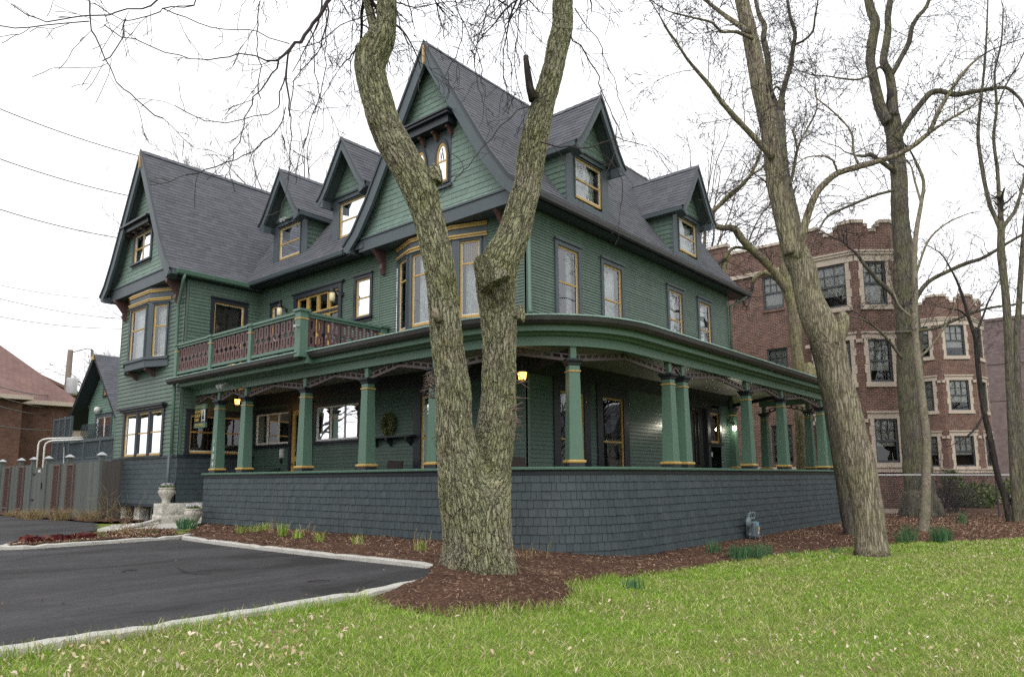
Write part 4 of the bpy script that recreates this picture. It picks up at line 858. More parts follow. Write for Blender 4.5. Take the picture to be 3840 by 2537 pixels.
def blade_mesh(name, x, y, h, w, lean, m, zf=None, tri=True):
    n_ = len(x); th = rng.uniform(0, 2 * np.pi, n_); dx, dy = np.cos(th), np.sin(th); z = (gh(x, y) - .03) if zf is None else zf(x, y)
    l = lean * h; px, py = -dy * w / 2, dx * w / 2
    ph = rng.uniform(0, 2 * np.pi, n_); lx, ly = np.cos(ph) * l, np.sin(ph) * l
    v = np.zeros((n_, 5, 3)); v[:, 0] = np.stack([x - px, y - py, z], 1); v[:, 1] = np.stack([x + px, y + py, z], 1)
    v[:, 2] = np.stack([x + lx * .4 + px * .8, y + ly * .4 + py * .8, z + h * .6], 1); v[:, 3] = np.stack([x + lx * .4 - px * .8, y + ly * .4 - py * .8, z + h * .6], 1); v[:, 4] = np.stack([x + lx, y + ly, z + h], 1)
    b = np.arange(n_)[:, None] * 5; fs = np.concatenate([b + np.array([[0, 1, 2]]), b + np.array([[0, 2, 3]]), b + np.array([[3, 2, 4]])], 0)
    return np_mesh(name, v.reshape(-1, 3), fs, m)
def leaf_mat(name, stops, rough=.6, patch=None, ps=.5, trans=.25):
    n = NT(name); c = n.ramp(n.rand(), stops); vec = n.coord(kind='World')
    if patch: c = n.mix(n.ramp(n.noise(vec, ps, 4, .65), [(.38, 0), (.66, 1)]), c, n.ramp(n.rand(), patch))
    c = scalec(n, c, n.ramp(n.noise(vec, 3.5, 3), [(.3, .8), (.7, 1.15)]))
    n.fin(c, rough, None, .2); t = n.n.new('ShaderNodeBsdfTranslucent'); mx = n.n.new('ShaderNodeMixShader'); mx.inputs[0].default_value = trans
    n.l(c, t.inputs[0]); n.l(n.b.outputs[0], mx.inputs[1]); n.l(t.outputs[0], mx.inputs[2]); n.l(mx.outputs[0], n.out.inputs[0]); return n.m
M['grass'] = leaf_mat('lawn_grass', [(0, (.115, .235, .020)), (.42, (.20, .36, .032)), (.82, (.31, .45, .05)), (.88, (.50, .48, .22)), (1, (.62, .55, .34))], .55, [(0, (.12, .20, .025)), (.4, (.22, .31, .04)), (.66, (.34, .39, .08)), (.76, (.54, .48, .26)), (1, (.66, .57, .37))], .6)
xs, ys, hs_, ws_ = [], [], [], []
for nt, d0, d1, h0, w0 in ((2300000, 2.2, 9, .046, .0058), (1000000, 9, 16, .046, .010), (520000, 16, 30, .05, .018), (160000, 30, 46, .06, .03)):
    x, y = blades(nt, d0, d1, 1, h0, w0, lawn_mask, (-6, 40, -16, 8), 0)
    xs.append(x); ys.append(y); t = fbm(x, y, .9, 3, 21); hs_.append(h0 * rng.uniform(.45, 1.25, len(x)) * (.7 + 1.0 * t ** 2)); ws_.append(w0 * rng.uniform(.7, 1.2, len(x)))
x, y, h, w = map(np.concatenate, (xs, ys, hs_, ws_)); print('blades', len(x))
tag(blade_mesh('lawn_grass', x, y, h, w, rng.uniform(.3, 2.2, len(x)), M['grass']), 'bright green spring lawn with straw patches in front of the house', 'grass', kind='stuff')
# taller tufts along the kerb and the mulch edge
x, y = scatter(60000, 0, 10, 4.4, 6.75); e = lawn_mask(x, y) & (~lawn_mask(x, y + .2) | ~lawn_mask(x - .15, y + .12) | (np.hypot(x - 8.0, y - 5.3) < .45)) & in_view(x, y)
x, y = x[e], y[e]; k = rng.random(len(x)) < .55; x, y = x[k], y[k]
tag(blade_mesh('edge_grass', x, y, rng.uniform(.05, .15, len(x)), rng.uniform(.004, .007, len(x)), rng.uniform(.2, .9, len(x)), M['grass']), 'longer grass fringing the kerb and the mulch ring', 'grass', kind='stuff')
# ---- fallen leaves and mulch chips
def chips(name, x, y, z, ln, wd, m, th=.5, curl=False):
    n_ = len(x); a = rng.uniform(0, 2 * np.pi, n_); p = rng.normal(0, th, n_); r = rng.normal(0, th, n_)
    d = np.stack([np.cos(a) * np.cos(p), np.sin(a) * np.cos(p), np.sin(p)], 1) * (ln / 2)[:, None]; s_ = np.stack([-np.sin(a) * np.cos(r), np.cos(a) * np.cos(r), np.sin(r)], 1) * (wd / 2)[:, None]; c_ = np.stack([x, y, z], 1)
    if not curl:
        v = np.stack([c_ - d - s_ * .5, c_ - d * .2 + s_, c_ + d + s_ * .3, c_ + d * .3 - s_], 1).reshape(-1, 3); b = np.arange(n_)[:, None] * 4; return np_mesh(name, v, b + np.array([[0, 3, 2, 1]]), m)
    u = np.array([0, 0, 1.0]) * (wd * rng.uniform(.1, .6, n_))[:, None]
    v = np.stack([c_ - d, c_ - d * .35 + s_ * .9 + u, c_ + d * .3 + s_ * .8 + u * .6, c_ + d, c_ + d * .3 - s_ * .9 + u * .8, c_ - d * .35 - s_ + u, ], 1).reshape(-1, 3); b = np.arange(n_)[:, None] * 6
    return np_mesh(name, v, np.concatenate([b + np.array([[0, 3, 2, 1]]), b + np.array([[0, 5, 4, 3]])], 0), m)
M['deadleaf'] = leaf_mat('dead_leaf', [(0, (.30, .19, .11)), (.25, (.50, .39, .27)), (.6, (.62, .54, .42)), (.85, (.46, .31, .19)), (1, (.70, .64, .54))], .7, trans=.15)
M['bedleaf'] = leaf_mat('bed_leaf', [(0, (.13, .075, .045)), (.5, (.24, .15, .09)), (.85, (.34, .23, .15)), (1, (.46, .35, .25))], .8, trans=.1)
M['chip'] = leaf_mat('mulch_chip', [(0, (.030, .016, .011)), (.35, (.095, .050, .035)), (.62, (.19, .108, .072)), (.80, (.34, .225, .15)), (1, (.54, .41, .28))], .9, trans=.02)
x, y = scatter(170000, -3, 30, -10, 7); k = lawn_mask(x, y) & in_view(x, y); x, y = x[k], y[k]; w_ = fbm(x, y, .5, 4, 31); near = np.exp(-np.maximum(0, (x - 2)) / 5.0); k = rng.random(len(x)) < (.010 + .16 * sm((w_ - .40) / .25) * near + .015 * sm((w_ - .5) / .2)) * 2.0; x, y = x[k], y[k]; print('leaves', len(x))
tag(chips('fallen_leaves', x, y, gh(x, y) + .012 + rng.uniform(0, .02, len(x)), rng.uniform(.015, .060, len(x)), rng.uniform(.012, .034, len(x)), M['deadleaf'], .8, True), 'pale dead leaves scattered over the lawn', 'leaves', kind='stuff')
x, y = scatter(560000, 4.5, 36, -4, 21); k = inpoly(x, y, MUL) & in_view(x, y, .05) & (rng.random(len(x)) < .25 + 1.1 * sm((fbm(x, y, 1.6, 4, 77) - .38) / .25)); x, y = x[k], y[k]; d = np.hypot(x, y); k = rng.random(len(x)) < np.clip(9.0 / d, 0, 1) ** 1.1; x, y, d = x[k], y[k], d[k]; print('chips', len(x))
s_ = np.clip(d / 11, .8, 2.2); tag(chips('mulch_chips', x, y, mulch_z(x, y) + .006, rng.uniform(.03, .13, len(x)) * s_, rng.uniform(.0035, .010, len(x)) * s_, M['chip'], .28), 'brown shredded bark mulch around the tree and along the porch', 'mulch', kind='stuff')
x, y = scatter(26000, 12, 36, -3, 8); k = inpoly(x, y, MUL) & in_view(x, y) & (rng.random(len(x)) < .06 + .36 * sm((x - 16) / 12)); x, y = x[k], y[k]
tag(chips('bed_leaves', x, y, mulch_z(x, y) + .015, rng.uniform(.03, .09, len(x)), rng.uniform(.02, .05, len(x)), M['bedleaf'], .5, True), 'brown leaf litter in the far mulch bed', 'leaves', kind='stuff')
x, y = scatter(9000, 4, 8.6, 16, 19.6); k = inpoly(x, y, ISL); x, y = x[k], y[k]
tag(chips('island_chips', x, y, gh(x, y) + .09 + rng.uniform(0, .02, len(x)), rng.uniform(.04, .10, len(x)), rng.uniform(.012, .03, len(x)), M['chip'], .4), 'bark and leaf litter in the small kerbed island', 'mulch', kind='stuff')
x, y = scatter(9000, -2, 7.3, 6.75, 16.2); e_ = np.minimum(np.minimum(y - 6.72, 7.35 - x), 16.2 - y); k = in_view(x, y) & (rng.random(len(x)) < .012 + .22 * np.exp(-np.maximum(e_, 0) / .16)); x, y = x[k], y[k]
tag(chips('asphalt_litter', x, y, gh(x, y) + .012, rng.uniform(.012, .045, len(x)), rng.uniform(.008, .025, len(x)), M['bedleaf'], .2, True), 'leaf crumbs and grit along the kerbs of the asphalt', 'litter', kind='stuff')
TD = {
'A_base': [(7.34,6.85,0.2,0.521),(7.34,6.85,0.33,0.503),(7.34,6.85,0.56,0.491),(7.33,6.86,0.97,0.479),(7.32,6.88,1.38,0.473)],
'A_left': [(7.1,6.9,1.56,0.358),(7.05,6.95,1.91,0.292),(7.01,6.98,2.27,0.262),(6.99,6.99,2.57,0.25),(6.98,6.99,2.87,0.244),(6.92,7.05,3.48,0.226),(6.89,7.07,3.84,0.226),(6.85,7.11,4.4,0.217),(6.81,7.14,4.72,0.219),(6.75,7.2,5.1,0.219),(6.68,7.27,5.48,0.231),(6.61,7.34,5.77,0.248),(6.51,7.45,6.06,0.248),(6.38,7.58,6.38,0.248),(6.27,7.7,6.71,0.23),(6.2,7.77,7.04,0.224),(6.14,7.83,7.34,0.224),(6.1,7.86,7.64,0.235),(6.13,7.82,7.85,0.241),(6.2,7.73,8.04,0.206),(6.23,7.67,8.24,0.153),(6.23,7.66,8.59,0.141),(6.22,7.66,9.06,0.129),(6.18,7.7,9.9,0.117),(6.07,7.8,10.98,0.088)],
'A_left2': [(6.17,7.69,7.94,0.146),(6.18,7.87,8.23,0.077),(6.2,8.02,8.56,0.06),(6.22,8.18,8.96,0.055),(6.16,8.45,9.79,0.046),(6.06,8.75,10.8,0.037)],
'A_right': [(7.55,6.91,1.56,0.371),(7.64,6.88,1.92,0.304),(7.71,6.86,2.29,0.293),(7.77,6.86,2.61,0.275),(7.81,6.88,2.93,0.258),(7.85,6.9,3.58,0.252),(7.87,6.93,3.99,0.272),(7.88,6.99,4.53,0.305),(7.95,6.97,4.88,0.307),(8.12,6.84,5.34,0.25),(8.23,6.77,5.81,0.232),(8.33,6.72,6.18,0.22),(8.42,6.69,6.77,0.227),(8.56,6.59,7.52,0.196),(8.66,6.53,7.92,0.183),(8.76,6.48,8.32,0.177),(8.83,6.46,8.65,0.181),(8.93,6.42,9.06,0.179),(8.97,6.44,9.5,0.173),(9.04,6.42,10.07,0.16),(9.18,6.32,11.07,0.141),(9.28,6.27,12.36,0.108)],
'A_knob1': [(6.76,7.23,5.88,0.178),(6.79,7.19,6.03,0.107),(6.8,7.17,6.14,0.048)],
'A_knob2': [(7.58,6.72,4.42,0.257),(7.49,6.83,4.67,0.202),(7.43,6.9,4.8,0.122),(7.41,6.92,4.85,0.061)],
'A_knob3': [(7.78,6.49,3.91,0.122),(7.81,6.45,4,0.067),(7.81,6.45,4.13,0.037)],
'A_stub': [(8.35,6.59,7.57,0.083),(8.31,6.63,7.77,0.064),(8.29,6.66,8.06,0.055),(8.27,6.68,8.32,0.042)],
'A_stub2': [(6.67,6.95,3.76,0.058),(6.63,6.99,3.86,0.064),(6.63,7,3.94,0.041)],
'A_hang': [[(6.17,7.57,8.98,0.026),(5.68,7.93,8.67,0.023),(5.43,8,8.32,0.017),(5.21,8.04,7.85,0.014),(5.03,8.03,7.56,0.014),(4.87,7.99,7.36,0.012),(4.7,7.97,7.08,0.01),(4.55,7.93,6.99,0.008)],
[(4.94,8.09,7.43,0.01),(4.89,8.07,7.29,0.009),(4.85,8.04,7.06,0.009),(4.83,7.99,6.85,0.008),(4.83,7.92,6.58,0.007),(4.8,7.87,6.43,0.006),(4.81,7.78,6.12,0.005),(4.78,7.74,5.72,0.004),(4.74,7.71,5.36,0.003)],
[(4.84,8.21,7.24,0.008),(4.68,8.19,6.86,0.007),(4.5,8.19,6.55,0.006),(4.38,8.14,6.31,0.005),(4.28,8.05,6.05,0.004),(4.19,7.94,5.75,0.003),(4.08,7.86,5.49,0.002)],
[(4.88,8.01,6.51,0.006),(4.71,7.98,6.13,0.005),(4.49,8,5.83,0.005),(4.22,8.08,5.57,0.004),(4,8.12,5.44,0.003),(3.79,8.13,5.29,0.002),(3.63,8.09,5.19,0.002)],
[(4.6,8.02,7.05,0.007),(4.42,8.09,7.08,0.006),(4.24,8.14,7.04,0.005),(4.04,8.23,6.91,0.005),(3.82,8.33,6.81,0.004),(3.6,8.43,6.84,0.003),(3.32,8.61,6.91,0.002),(3.06,8.77,6.97,0.002),(2.86,8.84,7.05,0.001)],
[(4.85,8.04,7.06,0.006),(4.73,8.04,6.47,0.005),(4.61,8.05,6.35,0.005),(4.46,8.09,6.24,0.004),(4.31,8.14,6.18,0.004),(4.13,8.22,6.08,0.003),(3.91,8.34,6.07,0.003),(3.73,8.42,6.12,0.002),(3.6,8.43,6.16,0.001)],
[(2.77,9.1,7.67,0.007),(2.76,9,7.34,0.007),(2.75,8.9,7.04,0.006),(2.78,8.74,6.79,0.006),(2.84,8.56,6.5,0.005),(2.88,8.4,6.22,0.004),(2.98,8.16,5.94,0.003),(3.07,7.93,5.74,0.002),(3.17,7.7,5.58,0.002)],
[(2.8,9.07,7.15,0.005),(2.61,9.14,7.06,0.004),(2.4,9.22,6.98,0.004),(2.25,9.26,6.87,0.003),(2,9.4,6.82,0.002),(1.84,9.42,6.77,0.002)],
[(3.62,9.02,7.99,0.007),(3.5,9.08,7.74,0.006),(3.29,9.22,7.63,0.005),(3.09,9.36,7.54,0.005),(2.91,9.48,7.48,0.005),(2.7,9.63,7.39,0.004),(2.55,9.71,7.32,0.003),(2.34,9.86,7.36,0.003),(2.18,9.95,7.47,0.002)],
[(3.92,8.68,7.96,0.006),(3.86,8.68,7.76,0.006),(3.59,8.94,7.7,0.005),(3.57,8.92,7.62,0.005),(3.47,8.98,7.52,0.004),(3.31,9.1,7.46,0.004),(3.22,9.15,7.44,0.004),(3.06,9.28,7.51,0.003),(2.93,9.37,7.61,0.003)],
[(3.7,9.25,7.9,0.005),(3.85,9.13,7.83,0.005),(4.06,8.95,7.74,0.004),(4.31,8.72,7.68,0.004),(4.54,8.51,7.68,0.004),(4.74,8.35,7.61,0.003),(4.88,8.25,7.57,0.004),(4.99,8.19,7.55,0.005)],
[(3.27,9.28,7.53,0.004),(3.24,9.24,7.28,0.003),(3.18,9.24,7.08,0.003),(3.13,9.22,6.9,0.002),(3.05,9.24,6.8,0.002)],
[(5.36,7.9,8.23,0.008),(5.33,7.85,7.92,0.007),(5.26,7.85,7.5,0.005),(5.15,7.88,7.27,0.005),(5.03,7.94,7.11,0.004),(4.94,7.95,6.89,0.004),(4.89,7.92,6.55,0.003),(4.84,7.9,6.34,0.002)],
[(5.36,7.9,8.15,0.006),(5.38,7.94,7.66,0.005),(5.41,7.97,7.23,0.004),(5.39,8.06,6.93,0.003),(5.35,8.16,6.57,0.003),(5.32,8.26,6.28,0.002)],
[(5.23,8.06,7.87,0.006),(5.31,8.08,7.49,0.004),(5.37,8.13,7.28,0.004),(5.46,8.14,7.03,0.003),(5.53,8.17,6.91,0.002)],
[(4.64,8.44,8.1,0.005),(4.61,8.38,7.72,0.005),(4.58,8.32,7.31,0.004),(4.58,8.23,7.08,0.003),(4.55,8.18,6.8,0.003),(4.52,8.13,6.56,0.002)],
[(6.65,6.7,8.55,0.006),(6.7,6.64,8.22,0.005),(6.75,6.58,7.95,0.004),(6.69,6.65,7.68,0.003),(6.64,6.7,7.42,0.003),(6.58,6.77,7.23,0.002)],
[(6.7,6.64,8.22,0.004),(6.84,6.54,7.85,0.004),(6.96,6.48,7.61,0.003),(7.03,6.48,7.28,0.002),(7.09,6.48,7.21,0.002)],
[(7.14,6.43,8.7,0.006),(7.03,6.46,8.11,0.005),(6.91,6.51,7.73,0.004),(6.87,6.46,7.3,0.003),(6.85,6.39,7.04,0.003),(6.85,6.3,6.81,0.002)],
[(7.6,6.19,8.84,0.007),(7.6,6.28,8.46,0.006),(7.63,6.34,8.15,0.005),(7.66,6.4,7.77,0.005),(7.73,6.4,7.46,0.004),(7.83,6.38,7.25,0.003)],
[(7.72,6.05,8.77,0.007),(7.55,6.33,8.53,0.005),(7.5,6.46,8.35,0.005),(7.57,6.46,7.96,0.004),(7.66,6.43,7.61,0.003)],
[(7.51,6.46,8.92,0.006),(7.61,6.42,8.38,0.005),(7.77,6.3,7.99,0.004),(7.87,6.26,7.75,0.004),(7.95,6.24,7.56,0.003)],
[(8.18,6.13,7.45,0.005),(7.62,6.32,6.97,0.005),(7.11,6.46,6.36,0.005),(6.72,6.46,5.87,0.004),(6.37,6.4,5.52,0.003)],
[(8.43,5.84,8.84,0.007),(8.6,5.72,8.59,0.006),(8.8,5.58,8.26,0.005),(8.95,5.49,7.79,0.004),(9.08,5.43,7.4,0.003),(9.18,5.41,7.14,0.003)],
[(8.38,5.89,8.4,0.007),(8.67,5.62,7.86,0.006),(8.77,5.58,7.5,0.005),(8.95,5.45,6.99,0.004),(8.99,5.47,6.74,0.003)],
[(8.22,6.39,6.75,0.008),(8.5,6.18,6.71,0.007),(8.91,5.82,6.76,0.006),(9.18,5.62,6.93,0.005),(9.45,5.43,6.89,0.004),(9.65,5.32,6.86,0.003)],
[(8.78,5.73,6.68,0.005),(9.07,5.54,6.36,0.004),(9.22,5.52,6.05,0.003),(9.27,5.61,5.81,0.003)],
[(6.26,7.61,8.61,0.006),(6.3,7.41,8.16,0.005),(6.32,7.24,7.75,0.004),(6.29,7.12,7.43,0.003)],
[(6.06,7.7,8.37,0.005),(5.63,7.94,8.05,0.004),(5.34,8.03,7.68,0.003),(5.1,8.06,7.51,0.002)]],
'B_trunk': [(16.74,4.23,-0.09,0.375),(16.76,4.23,0.11,0.337),(16.76,4.24,0.85,0.31),(16.71,4.33,1.74,0.329),(16.62,4.44,2.64,0.315),(16.57,4.52,3.25,0.301),(16.51,4.62,3.87,0.282),(16.5,4.65,4.21,0.292),(16.42,4.76,4.7,0.349),(16.31,4.91,5.15,0.34),(16.24,5.02,5.6,0.293),(16.2,5.09,6.2,0.284),(16.12,5.2,6.59,0.293),(16.04,5.32,7.24,0.246),(15.96,5.43,7.92,0.218),(15.92,5.49,8.32,0.209),(15.91,5.53,9.06,0.19),(15.88,5.58,9.82,0.199),(15.81,5.68,10.59,0.19),(15.77,5.75,11.38,0.19),(15.72,5.84,12.17,0.171),(15.65,5.93,12.86,0.162),(15.56,6.06,14.01,0.143),(15.48,6.17,15.53,0.105)],
'B_knob': [(16.37,4.66,4.49,0.234),(16.53,4.48,4.82,0.169),(16.58,4.41,5.12,0.122),(16.56,4.44,5.24,0.066)],
'B_limbs': [[(15.7,5.46,8.86,0.084),(15.46,5.55,9.02,0.07),(15.17,5.71,9.29,0.065),(14.89,5.85,9.52,0.059),(14.54,6.07,9.9,0.054),(14.26,6.22,10.24,0.045),(13.99,6.36,10.5,0.04),(13.7,6.51,10.79,0.031),(13.45,6.62,11.11,0.026),(13.24,6.68,11.26,0.022),(13.02,6.75,11.52,0.017)],
[(15.45,5.75,11.95,0.075),(15.55,6.02,12.31,0.062),(15.61,6.33,12.7,0.053),(15.64,6.68,13.16,0.044),(15.6,7.11,13.74,0.035)],
[(15.51,5.68,11.79,0.047),(15.05,5.9,11.83,0.037),(14.64,6.08,11.7,0.032),(14.33,6.14,11.79,0.027),(13.88,6.36,11.77,0.022),(13.39,6.63,11.76,0.018)],
[(15.95,5.15,6.46,0.14),(15.97,5.03,6.84,0.112),(15.97,4.94,7.16,0.093),(16.02,4.78,7.64,0.079),(16.05,4.65,7.9,0.074),(16.13,4.46,8.12,0.069),(16.25,4.23,8.31,0.069),(16.48,3.86,8.42,0.064),(16.74,3.45,8.54,0.059),(16.96,3.09,8.67,0.054),(17.14,2.78,8.89,0.054),(17.24,2.58,9.07,0.049),(17.35,2.35,9.58,0.045),(17.45,2.13,9.97,0.04),(17.54,1.92,10.29,0.035),(17.64,1.72,10.54,0.026),(17.7,1.54,10.68,0.022)],
[(17.11,2.56,9.01,0.036),(17.2,2.21,9.22,0.031),(17.23,1.95,9.32,0.026),(17.23,1.72,9.4,0.017),(17.18,1.54,9.61,0.013)],
[(15.86,5.26,6.56,0.122),(15.9,5.37,7.4,0.104),(15.97,5.44,7.8,0.076),(15.97,5.6,8.1,0.048)],
[(16.65,3.87,8.5,0.032),(16.72,3.99,8.87,0.028),(16.86,4.03,9.38,0.023),(16.88,4.21,9.79,0.021),(16.79,4.53,10.24,0.019),(16.78,4.74,10.53,0.014),(16.93,4.78,10.9,0.012)],
[(16.43,4.28,8.38,0.028),(16.26,4.32,8.64,0.023),(16.05,4.42,8.69,0.018),(15.68,4.7,8.62,0.016),(15.36,4.92,8.37,0.014),(15.04,5.15,8.18,0.009)],
[(16.14,5.24,8.27,0.028),(16.43,5.13,9.2,0.024),(16.76,4.98,9.79,0.022),(17.09,4.82,10.39,0.02),(17.25,4.87,11.06,0.015)]],
'C_trunk': [(21.57,5.8,0,0.342),(21.55,5.85,0.36,0.305),(21.5,5.95,1.79,0.306),(21.37,6.13,3.74,0.282),(21.2,6.38,5.63,0.257),(21.02,6.61,7.43,0.233),(20.9,6.8,9.29,0.209),(20.8,6.94,10.64,0.184),(20.81,6.97,11.75,0.172),(20.82,6.99,12.56,0.16)],
'C_limbs': [[(20.82,6.99,12.56,0.123),(20.81,7.18,13.22,0.112),(20.91,7.24,13.9,0.1),(21.03,7.28,14.57,0.094),(21.08,7.39,15.32,0.088),(21.24,7.38,15.82,0.076),(21.24,7.55,16.32,0.064),(21.27,7.7,17.34,0.051)],
[(20.84,6.97,12.56,0.111),(20.81,6.83,13.09,0.086),(20.76,6.7,13.41,0.079),(20.77,6.52,13.9,0.073),(20.73,6.39,14.47,0.066),(20.66,6.29,14.79,0.06),(20.47,6.34,15.2,0.048),(20.32,6.35,15.72,0.041)],
[(20.99,6.48,14.64,0.043),(20.98,6.19,14.65,0.036),(20.98,5.88,14.82,0.033),(20.82,5.76,15.09,0.03),(20.68,5.61,15.46,0.023)],
[(20.49,7.07,12.97,0.037),(20.77,6.97,13.4,0.031),(21.04,6.88,13.18,0.025)],
[(20.87,6.62,11.93,0.031),(20.99,6.56,11.3,0.031),(20.9,6.74,10.35,0.037)]],
'D_trunk': [(28.44,9.45,0.06,0.302),(28.48,9.4,1.86,0.269),(28.48,9.39,3.36,0.252),(28.48,9.39,4.2,0.235),(28.51,9.36,5.73,0.227),(28.49,9.39,6.56,0.218),(28.47,9.41,7.01,0.252),(28.48,9.39,8.13,0.244),(28.41,9.49,8.7,0.227),(28.33,9.58,9.28,0.218),(28.3,9.61,10.12,0.202),(28.34,9.57,11.02,0.168),(28.47,9.41,12.47,0.134)],
'D_limbs': [[(28.41,9.48,8.87,0.218),(28.13,9.69,9.3,0.184),(27.8,9.96,9.86,0.167),(27.45,10.25,10.3,0.158),(27.09,10.54,10.69,0.158),(26.81,10.74,11.05,0.149),(26.6,10.87,11.38,0.14),(26.37,11.02,11.43,0.132),(26.09,11.23,11.38,0.115),(25.8,11.44,11.55,0.106),(25.72,11.42,11.93,0.09),(25.88,11.1,12.27,0.081),(26.22,10.58,12.8,0.073),(26.46,10.17,13.28,0.065),(26.59,9.9,13.81,0.056),(26.71,9.63,14.58,0.04)],
[(25.58,11.27,11.92,0.065),(25.87,10.74,12.58,0.056),(26.05,10.35,12.88,0.052),(26.21,9.98,13.26,0.048),(26.37,9.6,13.47,0.04),(26.49,9.28,14.08,0.032)],
[(28.09,9.86,9.44,0.101),(27.84,10.03,9.62,0.092),(27.57,10.22,9.7,0.084),(27.37,10.34,9.59,0.083),(27.19,10.42,9.43,0.083),(27.05,10.47,9.18,0.066)],
[(27.34,10.75,10.74,0.067),(26.98,11.06,10.77,0.059),(26.75,11.23,10.58,0.067),(26.55,11.37,10.25,0.083)],
[(26.88,11.29,10.49,0.118),(26.73,11.41,10.21,0.134),(26.64,11.46,9.94,0.117),(26.62,11.44,9.39,0.084)],
[(25.73,11.41,11.52,0.065),(25.34,11.61,11.76,0.049),(25.01,11.73,12.76,0.032),(24.75,11.79,13.39,0.024)]],
'D_burl': [(28.47,9.26,4.95,0.285),(28.61,9.09,5.38,0.335),(28.64,9.05,5.75,0.301),(28.6,9.11,6.03,0.167)],
'E_trunk': [(32.66,6.33,-0.11,0.753),(32.69,6.3,0.09,0.666),(32.73,6.28,0.71,0.579),(32.71,6.32,1.82,0.526),(32.75,6.29,3.51,0.527),(32.74,6.32,4.64,0.509),(32.76,6.32,5.8,0.492),(32.82,6.26,6.98,0.474),(32.84,6.26,8.07,0.439),(32.84,6.28,9,0.413),(32.86,6.28,9.93,0.396),(32.92,6.22,10.83,0.378),(32.92,6.24,12.04,0.352),(32.95,6.22,13.29,0.343),(33.01,6.17,14.13,0.317),(33,6.2,15.4,0.335),(32.99,6.23,16.29,0.335),(32.98,6.26,17.09,0.353)],
'E_limbs': [[(32.64,6.34,16.69,0.245),(32.6,6.59,17.49,0.238),(32.67,6.7,18.27,0.212),(32.76,6.79,19.07,0.195),(32.85,6.88,19.86,0.187),(33.08,6.8,20.83,0.215),(33.35,6.67,21.87,0.207),(33.38,6.82,22.64,0.19),(33.43,6.96,24.04,0.163)],
[(32.8,6.16,16.99,0.228),(32.82,6.13,18.12,0.202),(32.78,6.18,18.98,0.175),(32.65,6.33,19.55,0.158),(32.78,6.18,20.42,0.158),(32.87,6.08,21.13,0.14),(32.88,6.06,21.71,0.131),(32.99,5.93,22.45,0.123)],
[(32.8,6.16,18.78,0.123),(32.75,6,18.95,0.105),(32.83,5.68,19.51,0.104),(32.92,5.35,20.13,0.104),(32.88,5.18,20.74,0.094),(32.91,4.93,21.14,0.085),(33.02,4.58,21.54,0.077),(33.04,4.33,22.32,0.059)],
[(32.86,6.09,15.8,0.175),(32.82,5.92,16.15,0.14),(32.96,5.55,16.78,0.13),(33.13,5.14,17.33,0.121),(33.26,4.77,17.74,0.12),(33.39,4.41,17.75,0.111),(33.59,3.96,17.5,0.102),(33.94,3.34,17.55,0.093),(34.27,2.74,17.6,0.076),(34.53,2.23,17.56,0.067),(34.65,1.87,17.04,0.05),(34.61,1.71,16.53,0.042)],
[(32.7,6.28,14.54,0.123),(32.48,6.42,14.66,0.105),(32.14,6.69,14.92,0.087),(31.82,6.95,15.15,0.096),(31.56,7.13,15.04,0.069),(31.26,7.36,15.04,0.035)],
[(32.63,6.36,13.67,0.07),(32.4,6.43,13.56,0.061),(31.85,6.86,13.34,0.061),(31.3,7.31,13.04,0.06),(30.3,8.28,12.4,0.052),(29.91,8.54,11.93,0.043),(29.61,8.68,11.4,0.034)],
[(32.63,6.05,8.37,0.122),(32.59,5.78,8.94,0.095),(32.72,5.33,9.51,0.086),(33.14,4.52,9.96,0.077),(33.27,4.06,10.13,0.085),(33.5,3.48,10.31,0.067),(33.81,2.8,10.75,0.058),(34.13,2.12,11.17,0.05)],
[(32.38,6.34,8.55,0.122),(32.12,6.5,8.9,0.095),(31.8,6.72,9.27,0.095),(31.47,6.95,9.56,0.095),(31.21,7.11,9.88,0.086),(30.93,7.28,10.16,0.068),(30.66,7.45,10.55,0.06)],
[(32.04,6.59,7.45,0.078),(32.25,6.08,7.44,0.069),(32.65,5.34,7.53,0.069),(32.95,4.72,7.77,0.06),(33.25,4.1,8.06,0.059),(33.64,3.38,8.26,0.05),(33.96,2.74,8.32,0.042),(34.07,2.35,8.38,0.033)],
[(32.72,6.25,18.98,0.07),(32.38,6.41,19.19,0.061),(31.84,6.8,18.68,0.043),(31.33,7.15,18.41,0.043),(30.74,7.6,18.38,0.034),(30.16,8.03,18.4,0.026)],
[(32.16,6.45,6.37,0.069),(31.63,6.76,7.05,0.052),(31.1,7.08,7.55,0.043),(30.56,7.41,7.86,0.034),(30.07,7.68,7.91,0.025)]],
'F_trunk': [(23.88,4.62,-0.15,0.192),(23.9,4.59,0.1,0.154),(23.98,4.5,0.86,0.135),(24.04,4.43,1.65,0.122),(24.1,4.36,2.7,0.115),(24.08,4.38,3.56,0.115),(24.07,4.39,4.33,0.109),(24.06,4.41,5.1,0.102),(24.05,4.41,5.83,0.096),(24.09,4.38,6.59,0.09),(24.13,4.33,7.21,0.083),(24.17,4.28,8.27,0.077),(24.26,4.17,9.17,0.07),(24.4,4.01,10,0.058),(24.48,3.91,10.71,0.051),(24.34,4.07,11.41,0.038)],
'F_limbs': [[(24.07,4.39,6.32,0.038),(24.06,4.72,6.7,0.032),(24.17,4.89,7.1,0.026),(24.3,5.05,7.84,0.02)],
[(24.16,4.29,7.67,0.038),(24.23,3.9,8.69,0.032),(24.37,3.43,9.16,0.025),(24.48,2.98,9.35,0.019)],
[(24.4,4.01,10,0.038),(24.5,4.15,10.78,0.032),(24.61,4.27,11.43,0.026),(24.49,4.68,11.94,0.02)],
